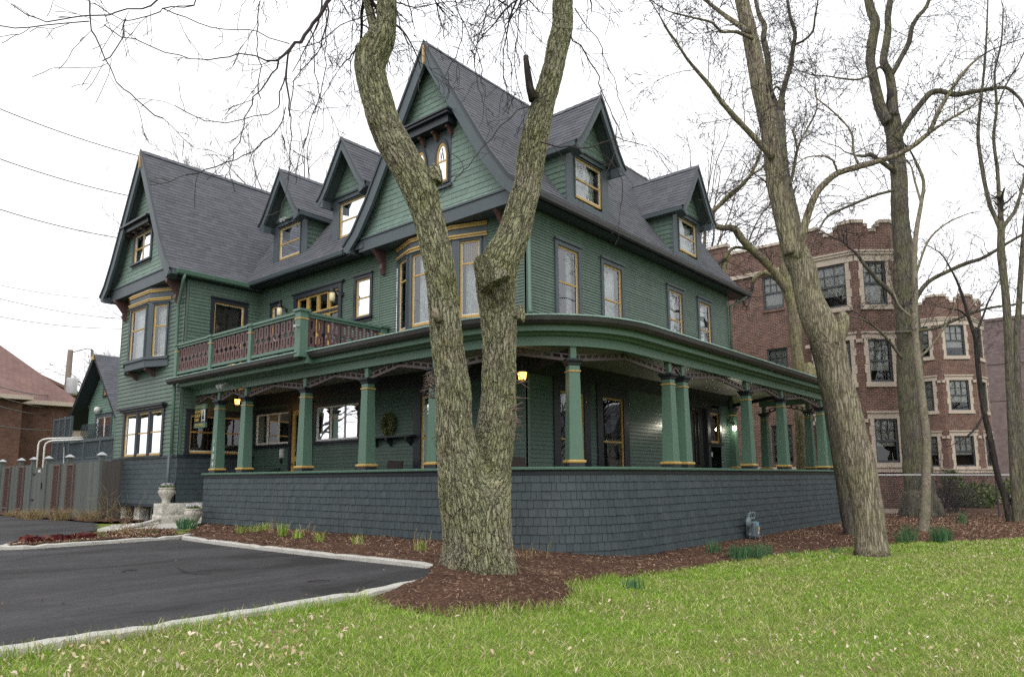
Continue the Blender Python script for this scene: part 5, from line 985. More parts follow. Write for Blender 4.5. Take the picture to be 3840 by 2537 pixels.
[(24.06,4.41,5.1,0.038),(24.17,4.02,5.49,0.032),(24.36,3.54,6.24,0.025),(24.32,3.33,6.72,0.019)]],
'G_trunk': [(30.39,3.12,-0.17,0.137),(30.35,3.17,0.08,0.107),(30.3,3.24,0.9,0.099),(30.18,3.38,1.78,0.099),(30.1,3.47,2.98,0.099),(30.02,3.56,3.82,0.091),(29.98,3.61,5.23,0.084),(29.99,3.6,6.24,0.084),(29.97,3.62,6.61,0.076),(29.88,3.73,7.22,0.061),(29.77,3.86,8.1,0.053),(29.65,4,8.73,0.038),(29.44,4.24,9.45,0.03)],
'G_limbs': [[(30.02,3.56,3.82,0.038),(29.63,3.8,3.3,0.038),(29.21,4.05,2.96,0.03)],
[(29.97,3.62,6.61,0.046),(30.33,3.4,7.22,0.038),(30.68,3.2,7.89,0.031),(31.09,2.92,8.57,0.023)],
[(29.88,3.73,7.22,0.038),(29.51,3.93,7.48,0.03),(29.09,4.2,7.52,0.023)]],
'H_trunk': [(30.43,2.93,-0.16,0.182),(30.41,2.95,-0.02,0.144),(30.43,2.92,1.28,0.144),(30.5,2.84,3.23,0.136),(30.57,2.76,5.21,0.136),(30.62,2.7,6.22,0.136),(30.65,2.66,7.48,0.129),(30.67,2.65,8.48,0.129),(30.65,2.66,9.56,0.129),(30.71,2.6,10.38,0.121),(30.73,2.57,10.8,0.121)],
'H_limbs': [[(30.7,2.61,10.54,0.091),(30.67,2.74,11.06,0.076),(30.66,2.84,11.43,0.076),(30.66,2.93,12.27,0.069),(30.71,2.97,12.85,0.069),(30.76,3.01,14.21,0.061),(30.95,2.87,15.47,0.054),(31.18,2.69,16.73,0.046),(31.4,2.53,18.05,0.039),(31.58,2.4,19.37,0.031),(31.75,2.29,20.61,0.023)],
[(30.73,2.57,10.8,0.083),(30.65,2.55,11.65,0.068),(30.6,2.51,12.63,0.06),(30.5,2.51,13.95,0.053),(30.56,2.33,15.11,0.045),(30.51,2.28,16.4,0.037),(30.65,2,17.56,0.03),(30.7,1.83,18.91,0.022)],
[(30.74,2.56,10.54,0.076),(31.19,2.33,11.02,0.069),(31.58,2.19,11.35,0.062),(32.01,1.99,12.1,0.054),(32.42,1.81,13.04,0.047)],
[(31.04,2.36,15.32,0.03),(31.12,1.96,16.21,0.03),(31.17,1.59,16.78,0.022),(31.15,1.3,17.34,0.022)]],
'I_trunk': [(32.1,2.97,-0.22,0.207),(32.08,2.99,0.08,0.16),(32.14,2.92,1.32,0.144),(32.23,2.81,3.22,0.144),(32.31,2.72,4.82,0.128),(32.39,2.62,6.45,0.12),(32.57,2.42,8.11,0.104),(32.74,2.21,9.8,0.088),(32.99,1.92,11.86,0.072)],
}
# ================================================================ TREES
def catmull(pts, step=.12):
    P = np.array(pts, float); out = []
    for i in range(len(P) - 1):
        p0, p1, p2, p3 = P[max(i - 1, 0)], P[i], P[i + 1], P[min(i + 2, len(P) - 1)]; n_ = max(1, int(np.linalg.norm(p2[:3] - p1[:3]) / step))
        for k in range(n_):
            t = k / n_; q = .5 * ((2 * p1) + (-p0 + p2) * t + (2 * p0 - 5 * p1 + 4 * p2 - p3) * t * t + (-p0 + 3 * p1 - 3 * p2 + p3) * t ** 3); q[3] = p1[3] + (p2[3] - p1[3]) * t; out.append(q)
    out.append(P[-1]); return np.array(out)
def bark_mat(name, c_plate, c_fiss, c_lichen, s=9, zs=.25, disp=0.0, lich=.5, moss=0.0, attr=None, bump=.8, fw=.14, fiss=.75):
    n = NT(name); vec = n.coord((1, 1, zs), attr=attr) if attr else n.coord((1, 1, zs), kind='World'); iso = n.coord(kind='World')
    wob = n.N('TexNoise', Vector=vec, Scale=s * .9, Detail=4, Roughness=.65).outputs['Color']
    vv = n.N('VectorMath', dict(operation='MULTIPLY_ADD'), _0=wob, _1=(1.5 / s,) * 3, _2=vec).outputs[0]
    e1 = n.N('TexVoronoi', dict(feature='DISTANCE_TO_EDGE'), Vector=vv, Scale=s).outputs['Distance']; nz = n.noise(vec, s * 4, 5, .7); big = n.noise(iso, 1.2, 5, .65)
    rid = lambda sc, det: n.math('ABSOLUTE', n.math('SUBTRACT', n.N('TexNoise', Vector=vv, Scale=sc, Detail=det, Roughness=.5).outputs['Fac'], .5))
    r1, r2 = rid(s * .62, 2), rid(s * 1.7, 3)
    f0 = n.ramp(e1, [(0, 0), (fw * .4, .75), (fw * 1.6, 1)]); fr_ = n.ramp(r1, [(0, 0), (.03, .55), (.07, 1)]); f2 = n.ramp(r2, [(0, 0), (.05, .7), (.12, 1)])
    f1 = n.math('MULTIPLY', f0, n.math('ADD', .25, n.math('MULTIPLY', fr_, .75)))
    cell = n.N('TexVoronoi', dict(feature='F1'), Vector=vv, Scale=s).outputs['Color']; cr_ = n.N('SeparateColor', Color=cell).outputs[0]
    col = n.mix(n.ramp(n.math('ADD', n.math('MULTIPLY', big, .82), n.math('MULTIPLY', nz, .18)), [(.5 - lich * .25, 0), (.66 - lich * .2, 1)]), c_plate, c_lichen)
    col = scalec(n, col, n.ramp(cr_, [(0, .88), (1, 1.12)])); col = scalec(n, col, n.ramp(nz, [(.25, .62), (.75, 1.35)]))
    if moss:
        mk = n.math('MULTIPLY', n.ramp(n.noise(iso, 2.2, 5, .7), [(.5, 0), (.68, 1)]), moss); col = n.mix(mk, col, (.17, .165, .03))
    dk = n.math('MULTIPLY', f1, n.math('ADD', .6, n.math('MULTIPLY', f2, .4))); col = n.mix(n.ramp(dk, [(0, fiss), (.6, 0)]), col, c_fiss)
    h = n.math('ADD', n.math('MULTIPLY', f1, .55), n.math('ADD', n.math('MULTIPLY', f2, .20), n.math('MULTIPLY', nz, .35)))
    n.fin(col, .9, n.bump(h, bump, .02), .15)
    if disp:
        dn = n.n.new('ShaderNodeDisplacement'); dn.inputs['Scale'].default_value = disp; dn.inputs['Midlevel'].default_value = .75; n.l(h, dn.inputs['Height']); n.l(dn.outputs[0], n.out.inputs['Displacement']); n.m.displacement_method = 'BOTH'
    return n.m
M['barkA'] = bark_mat('honey_locust_bark', (.335, .295, .235), (.060, .048, .036), (.315, .315, .195), 19, .22, .036, .62, .5, attr='bark', bump=.8, fw=.11, fiss=.80)
M['barkB'] = bark_mat('ridged_grey_bark', (.31, .26, .205), (.055, .044, .034), (.30, .28, .185), 22, .10, 0, .3, .1, bump=1.0, fw=.35, fiss=.9)
M['barkD'] = bark_mat('pale_brown_bark', (.22, .18, .14), (.04, .03, .024), (.24, .225, .125), 12, .2, 0, .5, .4, bump=.8, fw=.2)
M['barkE'] = bark_mat('dark_grey_bark', (.135, .120, .105), (.026, .021, .018), (.15, .145, .09), 13, .13, 0, .3, .2, bump=.8, fw=.24)
M['barkF'] = bark_mat('smooth_grey_bark', (.24, .205, .165), (.07, .055, .045), (.20, .19, .13), 9, .8, 0, .3, 0, bump=.3, fw=.1)
M['barkG'] = bark_mat('blackish_bark', (.045, .038, .036), (.012, .01, .01), (.065, .06, .045), 13, .15, 0, .2, 0, bump=.7, fw=.22)
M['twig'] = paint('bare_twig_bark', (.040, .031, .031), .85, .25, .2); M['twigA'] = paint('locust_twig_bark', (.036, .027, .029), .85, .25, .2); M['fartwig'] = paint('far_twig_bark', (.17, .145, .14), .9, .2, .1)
def grow(mb, p, d, L, r, lvl, droop=0.0, seg=3, wig=.22, br=.55, ang=(.5, 1.1), rmin=.0055, step=None):
    p, d = V3(p), V3(d).normalized(); n_ = max(4, int(L / (step or max(.10, L * .07)))); s = L / n_; pts = [p.copy()]; rad = [r]; kids = []
    for i in range(n_):
        t = (i + 1) / n_; d = (d + V3((random.gauss(0, wig), random.gauss(0, wig), random.gauss(0, wig) + droop)) * .6).normalized(); p = p + d * s; pts.append(p.copy()); rad.append(max(rmin, r * (1 - .75 * t)))
        if lvl > 0 and t > .18 and random.random() < br: kids.append((p.copy(), d.copy(), rad[-1], t))
    mb.tube(pts, rad, 3 if r < .02 else 5 if r < .05 else 7, cap=False)
    for q, dd, rr, t in kids:
        ax = V3((random.gauss(0, 1), random.gauss(0, 1), random.gauss(0, 1))).cross(dd)
        if ax.length < .01: continue
        nd = Matrix.Rotation(random.uniform(*ang), 3, ax.normalized()) @ dd
        grow(mb, q, nd, L * random.uniform(.35, .7) * (1 - .35 * t), rr * .68, lvl - 1, droop, seg, wig, br * .95, ang, rmin)
def limb(mb, pts, seg=8, lump=.06, step=.15):
    c = catmull(pts, step); q = c[:, :3]; r = c[:, 3] * (1 + lump * np.array([noise.noise(V3(x) * 2.3) for x in q])); mb.tube([V3(x) for x in q], list(r), seg)
    return c
def twigs_on(mb, pts, every, L, lvl, droop=0, r=.012, t0=.15, up=.25, wig=.22, br=.5, rmin=.0055):
    c = catmull(pts, .1); ln = np.concatenate([[0], np.cumsum(np.linalg.norm(np.diff(c[:, :3], axis=0), axis=1))]); tot = ln[-1]; a = tot * t0
    while a < tot:
        i = min(int(np.searchsorted(ln, a)), len(c) - 2); d = V3(c[i + 1, :3] - c[i, :3]).normalized(); ax = V3((random.gauss(0, 1), random.gauss(0, 1), random.gauss(0, 1))).cross(d)
        if ax.length > .05:
            nd = Matrix.Rotation(random.uniform(.6, 1.3), 3, ax.normalized()) @ d; nd.z += up; grow(mb, c[i, :3], nd, L * random.uniform(.5, 1.15), min(r, max(.004, c[i, 3] * .5)), lvl, droop, wig=wig, br=br, rmin=rmin)
        a += every * random.uniform(.5, 1.5)
    i = len(c) - 1; grow(mb, c[i, :3], V3(c[i, :3] - c[i - 2, :3]), L * .9, max(.004, c[i, 3] * .9), lvl, droop, wig=wig, br=br, rmin=rmin)
# ---- tree A: one continuous skin over trunk and both limbs
ta = empty('forked_tree', (TREE_A[0], TREE_A[1], .3), world=True); tag(ta, 'big mossy forked tree trunk rising from the mulch in front of the porch', 'tree')
mb = MB(); sk = []
for k in ('A_base', 'A_left', 'A_left2', 'A_right', 'A_knob1', 'A_knob2', 'A_knob3'):
    pts = [list(p) for p in TD[k]]
    if k in ('A_left', 'A_right'): pts = [[7.34 + (pts[0][0] - 7.34) * .5, 6.85 + (pts[0][1] - 6.85) * .5, pts[0][2] - .7, .40]] + pts
    sk.append(limb(mb, pts, 20, .05, .10))
for k in range(7):   # root flare
    a = k * 2 * math.pi / 7 + .4; ca_, sa_ = math.cos(a), math.sin(a); x0, y0 = 7.34, 6.85
    limb(mb, [(x0 + .25 * ca_, y0 + .25 * sa_, .95, .22), (x0 + .38 * ca_, y0 + .38 * sa_, .50, .17), (x0 + .55 * ca_, y0 + .55 * sa_, .20, .12), (x0 + .75 * ca_, y0 + .75 * sa_, -.05, .08)], 8, 0, .08)
tmp = mb.build('tmp_trunk', None); md = tmp.modifiers.new('r', 'REMESH'); md.mode = 'VOXEL'; md.voxel_size = .02; m2 = tmp.modifiers.new('s', 'SMOOTH'); m2.factor = .5; m2.iterations = 8
dg = bpy.context.evaluated_depsgraph_get(); me = bpy.data.meshes.new_from_object(tmp.evaluated_get(dg)); bpy.data.objects.remove(tmp)
V = np.zeros(len(me.vertices) * 3, np.float32); me.vertices.foreach_get('co', V); V = V.reshape(-1, 3); Sk = np.concatenate([np.c_[c, np.concatenate([[0], np.cumsum(np.linalg.norm(np.diff(c[:, :3], axis=0), axis=1))]) + c[0, 2]] for c in sk[:4]]); bk_ = np.zeros_like(V)
for i in range(0, len(V), 20000):
    v = V[i:i + 20000]; dd = np.linalg.norm(v[:, None, :] - Sk[None, :, :3], axis=2); w_ = np.exp(-((dd - dd.min(1, keepdims=True)) / .10) ** 2); w_ /= w_.sum(1, keepdims=True)
    bk_[i:i + 20000, :2] = v[:, :2] - w_ @ Sk[:, :2]; bk_[i:i + 20000, 2] = w_ @ Sk[:, 4]
at = me.attributes.new('bark', 'FLOAT_VECTOR', 'POINT'); at.data.foreach_set('vector', bk_.ravel().astype(np.float32)); me.materials.clear(); me.materials.append(M['barkA']); me.polygons.foreach_set('use_smooth', [True] * len(me.polygons)); print('trunk verts', len(V))
obj('trunk', me, ta)
mb = MB(); limb(mb, TD['A_stub'], 9, .1); mb.build('broken_stub', M['barkG'], ta, smooth=True); mb = MB(); limb(mb, TD['A_stub2'], 10, .1); mb.build('sawn_stub', M['barkD'], ta, smooth=True)
mb = MB()
for h_ in TD['A_hang']:
    pts = [(x, y, z, r) for x, y, z, r in h_]; c = catmull(pts, .12); q = [V3(x) + V3((random.gauss(0, .012), random.gauss(0, .012), random.gauss(0, .012))) for x in c[:, :3]]; mb.tube(q, [max(.0075, r * 1.75) for r in c[:, 3]], 4, cap=False)
    twigs_on(mb, pts, .55, .55, 1, -.12, .006, .1, -.2, .25, .4, .0048)
for i in range(46):    # the hanging outer twigs of the crown
    k = random.choice(('A_left', 'A_right', 'A_left2')); p = V3(TD[k][-1 - random.randrange(3)][:3]); a = random.uniform(0, 6.28); grow(mb, p, (math.cos(a), math.sin(a), random.uniform(-.1, .7)), random.uniform(1.5, 3.5), .03, 3, -.05, br=.45)
mb.build('crown', M['twigA'], ta)
M['thorn'] = paint('thorn_bark', (.13, .085, .075), .7, .2, .2)
for (px_, r_, n_) in (((6.80, 7.24, 2.93), .16, 60), ((7.74, 6.49, 2.66), .20, 12), ((7.74, 6.49, 2.36), .17, 14), ((7.74, 6.49, 3.02), .30, 4), ((6.84, 7.18, 2.21), .12, 10), ((6.85, 6.80, 2.92), .09, 14), ((7.5, 6.38, 2.45), .10, 10)):
    mb = MB()
    for i in range(n_):
        d = V3((px_[0] - 7.35 + random.gauss(0, .45), px_[1] - 6.85 + random.gauss(0, .45), random.gauss(0, .45))).normalized(); p = V3(px_) + V3((random.gauss(0, .05), random.gauss(0, .05), random.gauss(0, .09))) - d * .06; L_ = r_ * random.uniform(.5, 1.2); mb.tube([p, p + d * L_ * .6, p + d * L_], [.007, .005, .001], 4, cap=False)
        if random.random() < .6: q = p + d * L_ * .5; d2 = (d + V3((random.gauss(0, .9), random.gauss(0, .9), random.gauss(0, .9)))).normalized(); mb.tube([q, q + d2 * L_ * .35], [.004, .001], 4, cap=False)
    mb.build('thorn_cluster', M['thorn'], ta)
# ---- the other trees
def tree(name, label, k, bark, seg, tw, group=None, extra=()):
    b = TD[k + '_trunk'][0]; e = empty(name, (b[0], b[1], max(0, b[2])), world=True); tag(e, label, 'tree', group)
    mb = MB(); limb(mb, TD[k + '_trunk'], seg, .07); 
    for x in extra: limb(mb, TD[x], seg - 2, .1)
    for i in range(5 if k == 'E' else 0):
        a = i * 1.26 + random.random(); r = b[3]; limb(mb, [(b[0] + .3 * r * math.cos(a), b[1] + .3 * r * math.sin(a), .9, r * .5), (b[0] + .75 * r * math.cos(a), b[1] + .75 * r * math.sin(a), .30, r * .36), (b[0] + 1.0 * r * math.cos(a), b[1] + 1.0 * r * math.sin(a), -.1, r * .2)], 8, 0)
    mb.build('trunk', M[bark], e, smooth=True)
    for l in TD[k + '_limbs']: q = MB(); limb(q, l, 8 if l[0][3] < .1 else 12, .06); q.build('limb', M[bark], e, smooth=True)
    q = MB()
    for l in TD[k + '_limbs']: twigs_on(q, l, *tw[0])
    twigs_on(q, TD[k + '_trunk'][len(TD[k + '_trunk']) // 2:], *tw[1]); q.build('crown', M['twig'], e); return e
tb = tree('leaning_tree', 'tall leaning ridged-bark tree in the lawn beside the porch end', 'B', 'barkB', 22, [(.32, 1.6, 3, .0, .012, .10, .2), (.6, 1.3, 2, 0, .012, .1, .1)], extra=('B_knob',))
tree('dark_twin_tree', 'darker slimmer tree close behind the leaning tree trunk', 'C', 'barkE', 14, [(.36, 1.8, 3, .0, .012, .1, .25), (.8, 1.4, 2, 0, .012, .2, .1)])
tree('crooked_tree', 'crooked pale-barked tree behind the porch roof with one limb arching left', 'D', 'barkD', 16, [(.5, 2.0, 3, .02, .016, .12, .3), (1.4, 1.2, 1, 0, .012, .2, .1)], extra=('D_burl',))
tree('dark_forked_tree', 'thick dark forked tree in front of the brick apartment house', 'E', 'barkE', 20, [(.45, 2.3, 3, .02, .018, .06, .25), (.9, 1.8, 2, 0, .016, .05, .1)])
tree('slim_pale_tree', 'slim pale-barked tree standing close before the dark forked tree', 'F', 'barkF', 12, [(.5, 1.3, 2, .0, .012, .15, .2), (.9, 1.2, 2, 0, .012, .1, .1)])
tree('black_leaning_sapling', 'thin blackish tree leaning left at the right edge of the lawn', 'G', 'barkG', 10, [(.4, 1.0, 2, .0, .010, .15, .1), (.6, 1.2, 2, 0, .010, .1, .1)], 'slender trees at the right edge')
tree('upright_slender_tree', 'upright grey slender tree splitting into several tall stems at the right edge', 'H', 'barkE', 12, [(.36, 1.7, 3, .02, .012, .08, .2), (.7, 1.4, 2, 0, .012, .1, .1)], 'slender trees at the right edge')
TD['I_limbs'] = []; tree('dark_slender_tree', 'dark slender trunk partly cut by the right picture edge', 'I', 'barkE', 10, [(.55, 1.5, 2), (.6, 1.6, 3, 0, .012, .1, .1)], 'slender trees at the right edge')  # trunk has the common dark grey bark
def bare_tree(name, label, loc, H, r, seed, m, tm, group=None, spread=.5, lv=4):
    random.seed(seed); e = empty(name, loc, world=True); tag(e, label, 'tree', group); x, y, z = loc; pts = [(x, y, z - .2, r * 1.25), (x, y, z + H * .06, r)]
    for i in range(1, 6): pts.append((x + random.gauss(0, .02) * H * .4, y + random.gauss(0, .02) * H * .4, z + H * .06 + H * .62 * i / 5, r * (1 - .75 * i / 5)))
    mb = MB(); limb(mb, pts, 9, .05, .4); mb.build('trunk', M[m], e, smooth=True); mb = MB(); c = catmull(pts, .3)
    for i in range(int(16)):
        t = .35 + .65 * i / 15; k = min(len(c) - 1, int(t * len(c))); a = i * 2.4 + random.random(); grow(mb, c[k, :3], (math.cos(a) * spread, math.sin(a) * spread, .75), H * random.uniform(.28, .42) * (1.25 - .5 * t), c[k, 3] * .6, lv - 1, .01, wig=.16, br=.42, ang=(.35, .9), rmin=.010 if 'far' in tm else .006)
    mb.build('crown', M[tm], e); return e
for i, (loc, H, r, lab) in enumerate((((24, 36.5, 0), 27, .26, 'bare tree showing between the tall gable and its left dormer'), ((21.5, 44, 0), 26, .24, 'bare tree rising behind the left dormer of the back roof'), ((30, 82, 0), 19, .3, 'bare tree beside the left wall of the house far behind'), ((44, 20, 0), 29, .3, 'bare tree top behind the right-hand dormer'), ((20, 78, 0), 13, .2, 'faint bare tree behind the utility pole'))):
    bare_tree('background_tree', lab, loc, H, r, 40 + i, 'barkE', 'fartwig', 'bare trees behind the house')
st0 = bare_tree('street_tree', 'bare street tree out of frame, mirrored in the windows facing the lawn', (33, -13, 0), 15, .3, 60, 'barkE', 'twig', 'bare trees mirrored in the windows', .6)
for x, y, a in ((42, -20, 1), (25, -20, 2), (52, -14, 3), (60, -24, 4), (36, -30, 5), (20, -32, .5), (70, -18, 2.2), (-14, 26, 1.4), (-12, 36, 2.5), (-22, 31, 4.2), (-20, 45, 5.2), (-10, 52, .2), (-28, 22, 3.1)):
    c = copy_tree(st0); c.location = (x, y, 0 if x > 0 else .3); c.rotation_euler = (0, 0, a)
    for k in c.children: k.matrix_parent_inverse = Matrix.Translation((-33, 13, 0))
    if x < 0: c['label'] = 'bare street tree out of frame, mirrored in the bay and balcony windows'
def street_house(label, x, y, w, d, h, wallm):
    e = empty('street_house', (x, y, 0), world=True); tag(e, label, 'house', 'houses across the street'); b = MB(); b.wbox(x - w / 2, x + w / 2, y - d / 2, y + d / 2, -.2, h); b.build('wall', wallm, e, uv=True); b = MB(); b.prism([(x - w / 2 - .4, y - d / 2 - .4, h), (x + w / 2 + .4, y - d / 2 - .4, h), (x, y - d / 2 - .4, h + w * .42)], [(x - w / 2 - .4, y + d / 2 + .4, h), (x + w / 2 + .4, y + d / 2 + .4, h), (x, y + d / 2 + .4, h + w * .42)]); b.build('roof', M['roof'], e)
    for i in (-1, 1):
        for z in (1.0, 4.0):
            for sx, sy, ax in ((1, 0, 0), (-1, 0, 0), (0, 1, 1), (0, -1, 1)):
                b = MB(); cx_, cy_ = (x + sx * w / 2, y + i * d * .25) if ax == 0 else (x + i * w * .25, y + sy * d / 2); b.wbox(cx_ - (.05 if ax == 0 else .5), cx_ + (.05 if ax == 0 else .5), cy_ - (.5 if ax == 0 else .05), cy_ + (.5 if ax == 0 else .05), z, z + 1.6); b.build('window', M['inside'], e)
for i, (x, y, w, d, h, m_, lab) in enumerate(((30, -42, 10, 11, 6.5, 'brick2', 'brick house across the street opposite the porch'), (46, -40, 11, 10, 7, 'limestone', 'pale house across the street, second along'), (64, -38, 12, 10, 6.5, 'brick', 'dark brick house across the street, third along'), (82, -34, 10, 10, 7, 'ceiling', 'grey house across the street, last along'), (-34, 34, 10, 12, 6.5, 'brick2', 'brick house across the drive'), (-32, 52, 10, 11, 7, 'limestone', 'pale house across the drive'), (-34, 16, 10, 11, 7, 'ceiling', 'grey house across the drive'))): street_house(lab, x, y, w, d, h, M[m_])
random.seed(99)
# ================================================================ OTHER BUILDINGS, FENCES, POLE
def cm_face(mb, f, a0, a1, z0, z1, d=0): mb.face([f.P(a0, z0, d), f.P(a1, z0, d), f.P(a1, z1, d), f.P(a0, z1, d)])
apt = empty('apartment_house', (37, 10, 0), world=True); tag(apt, 'brown brick apartment house with a stone-trimmed battlemented bay beside the porch', 'apartment house')
apt2 = empty('apartment_house', (56, 9, 0), world=True); tag(apt2, 'farther brown brick apartment bay with pale stone window surrounds', 'apartment house')
def fr2(p, q):
    p, q = V3((*p, 0)), V3((*q, 0)); A = (q - p); L_ = A.length; A.normalize(); N_ = V3((-A.y, A.x, 0))
    if N_.dot(V3((-1, -.8, 0))) < 0: N_ = -N_
    return Fr(p, A, N_), L_
def wallh(mb, f, a0, a1, z0, z1, holes):
    """brick wall face with rectangular holes and 12 cm reveals"""
    xs = sorted(set([a0, a1] + [h[0] for h in holes] + [h[1] for h in holes]))
    for x0, x1 in zip(xs[:-1], xs[1:]):
        for y0, y1 in cut(z0, z1, [(h[2], h[3]) for h in holes if h[0] < (x0 + x1) / 2 < h[1]]): cm_face(mb, f, x0, x1, y0, y1)
    for h in holes:
        for p, q in (((h[0], h[2]), (h[0], h[3])), ((h[1], h[3]), (h[1], h[2])), ((h[0], h[3]), (h[1], h[3])), ((h[1], h[2]), (h[0], h[2]))): mb.face([f.P(*p, 0), f.P(*q, 0), f.P(*q, -.16), f.P(*p, -.16)])
def apt_window(f, a0, a1, z0, z1, par, cover=.75, cols=3):
    mb = MB(); s = .07
    for (p0, p1, q0, q1, d) in ((a0, a0 + s, z0, z1, -.05), (a1 - s, a1, z0, z1, -.05), (a0 + s, a1 - s, z1 - s, z1, -.052), (a0 + s, a1 - s, z0, z0 + s * 1.4, -.052), (a0 + s, a1 - s, (z0 + z1) / 2 - .045, (z0 + z1) / 2 + .045, -.06)): mb.box(f, p0, p1, q0, q1, -.20, d)
    zm = (z0 + z1) / 2
    for i in range(1, cols): a = a0 + s + (a1 - a0 - 2 * s) * i / cols; mb.box(f, a - .015, a + .015, zm + .04, z1 - s, -.15, -.08)
    mb.box(f, a0 + s, a1 - s, (zm + z1) / 2 - .012, (zm + z1) / 2 + .018, -.15, -.082)
    w = mb.build('window', M['aptframe'], par); g = MB(); cm_face(g, f, a0 + s, a1 - s, z0 + s, z1 - s, -.12); g.build('pane', M['glassdark'], w)
    g = MB(); cm_face(g, f, a0, a1, z0, z1, -.6); 
    for x in (a0, a1): g.face([f.P(x, z0, -.6), f.P(x, z1, -.6), f.P(x, z1, -.2), f.P(x, z0, -.2)])
    g.build('room_shade', M['inside'], w)
    if cover: g = MB(); cm_face(g, f, a0 + .02, a1 - .02, z1 - (z1 - z0) * cover, z1 - .02, -.2); g.build('window_blind', M['blind'], w)
    return w
def surround(mb, f, a0, a1, z0, z1, top=True, q=True, cap=False):
    w = .17; mb.box(f, a0 - w - .06, a1 + w + .06, z0 - .22, z0, -.1, .07)
    for sd, x in ((-1, a0), (1, a1)):
        z = z0; i = 0
        while z < z1 - .02:
            h = min(.40, z1 - z); ww = w + (.055 if (i % 2 and q) else 0); mb.box(f, *sorted((x, x + sd * ww)), z + .004, z + h - .004, -.1, .025); z += h; i += 1
    if top:
        mb.box(f, a0 - w - .1, a1 + w + .1, z1, z1 + .26, -.1, .028); mb.box(f, a0 - w - .14, a1 + w + .14, z1 + .26, z1 + .34, -.1, .09)
        for sd, x in ((-1, a0 - w - .1), (1, a1 + w + .1)): mb.box(f, *sorted((x, x + sd * .2)), z1 - .16, z1 + .0, -.1, .07)
def coping(mb, f, L_, z, steps):
    for a0, a1, h in steps: 
        mb.box(f, a0 * L_, a1 * L_, z + h - .02, z + h + .14, -.30, .06)
def aptbay(par, pts, wz, wins, ztop, zstr, steps, zb=2.1, cover=None):
    br = MB(); S5 = [MB() for _ in range(5)]
    wl = []
    for i in range(len(pts) - 1):
        f, L_ = fr2(pts[i], pts[i + 1]); holes = []
        if wins[i]:
            a0, a1 = wins[i][0] * L_, wins[i][1] * L_
            for k, (z0, z1) in enumerate(wz): holes.append((a0, a1, z0, z1)); wl.append((f, a0, a1, z0, z1, i, k))
        hs_ = steps[i]
        wallh(br, f, 0, L_, -.3, ztop + min(h for *_, h in hs_) - .02, holes)
        for a0, a1, h in hs_:
            lo = ztop + min(h_ for *_, h_ in hs_) - .02
            if ztop + h - .02 > lo + .01: br.box(f, a0 * L_, a1 * L_, lo, ztop + h - .02, -.28, 0)
        coping(S5[0], f, L_, ztop, hs_)
        S5[1].box(f, -.03, L_ + .03, zstr - .10, zstr + .02, -.1, .09); S5[1].box(f, -.05, L_ + .05, zstr + .02, zstr + .10, -.1, .14)
        S5[2].box(f, -.03, L_ + .03, zb - .30, zb - .1, -.1, .08); S5[2].box(f, -.05, L_ + .05, zb - .1, zb - .03, -.1, .14); S5[3].box(f, -.02, L_ + .02, -.2, .22, -.1, .06); S5[4].box(f, .02, L_ - .02, wz[2][1] + .01, wz[2][1] + .36, -.1, .027)
    br.build('brick_wall', M['brick'], par, uv=True)
    for b_, n_ in zip(S5, ('stone_coping', 'string_course', 'water_table', 'base_course', 'lintel_band')): b_.build(n_, M['limestone'], par)
    for f, a0, a1, z0, z1, i, k in wl:
        w_ = apt_window(f, a0, a1, z0, z1, par, cover=(.72 if (i + k) % 3 else .95) if k else .62); ss = MB(); surround(ss, f, a0, a1, z0, z1, top=k < 2, q=True); ss.build('stone_surround', M['limestone'], w_)
WZ = [(2.22, 4.14), (5.78, 7.72), (9.30, 11.32)]
st_l = [(0, .12, .30), (.12, .20, 0), (.20, .62, .0), (.62, 1, .0)]
aptbay(apt, [(34.6, 20), (34.6, 10.55)], [], [None], 12.75, 11.55, [[(0, .48, .0), (.48, .60, .55), (.60, 1, .25)]]) if False else None
lw = MB(); lt = MB(); f, L_ = fr2((34.6, 26), (34.6, 10.6)); holes = []
for v0, v1, z0, z1 in ((11.9, 12.9, 9.8, 11.5), (11.85, 12.85, 6.1, 7.85), (11.85, 12.85, 2.25, 4.1), (17, 18, 9.8, 11.5), (17, 18, 6.1, 7.85)): holes.append((26 - v1, 26 - v0, z0, z1))
wallh(lw, f, 0, L_, -.3, 13.0, holes); lw.box(f, 9.6, 11.3, 13.0, 13.5, -.3, 0); lt.box(f, 0, 9.6, 13.0, 13.14, -.3, .06); lt.box(f, 9.5, 11.4, 13.5, 13.66, -.35, .08); lt.box(f, 11.3, L_, 13.0, 13.14, -.3, .06); l2_ = MB(); l2_.box(f, 0, L_ + .05, 11.62, 11.82, -.1, .10); l2_.build('string_course', M['limestone'], apt); l2_ = MB(); l2_.box(f, 0, L_ + .02, 1.85, 2.1, -.1, .08); l2_.build('water_table', M['limestone'], apt)
lw.wbox(34.62, 46, 25.5, 26, -.3, 13)
f3, L3_ = fr2((34.6, 10.6), (34.09, 10.6)); cm_face(lw, Fr((34.6, 10.6, 0), (-1, 0, 0), (0, 1, 0)), 0, .51, -.3, 13.0)
lw.build('brick_wall', M['brick'], apt, uv=True); lt.build('stone_coping', M['limestone'], apt)
for h in holes: apt_window(f, *h, apt, cover=.85)
for h in holes: 
    sol = MB(); sol.box(f, h[0] - .06, h[1] + .06, h[3] + .0, h[3] + .24, -.1, .012); sol.box(f, h[0] - .04, h[1] + .04, h[2] - .12, h[2], -.1, .05); sol.build('brick_lintel', M['brick'], apt, uv=True)
bs = [(0, .10, .30), (.10, .32, .30), (.32, .42, .12), (.42, .62, -.12), (.62, .72, .12), (.72, 1, .30)]
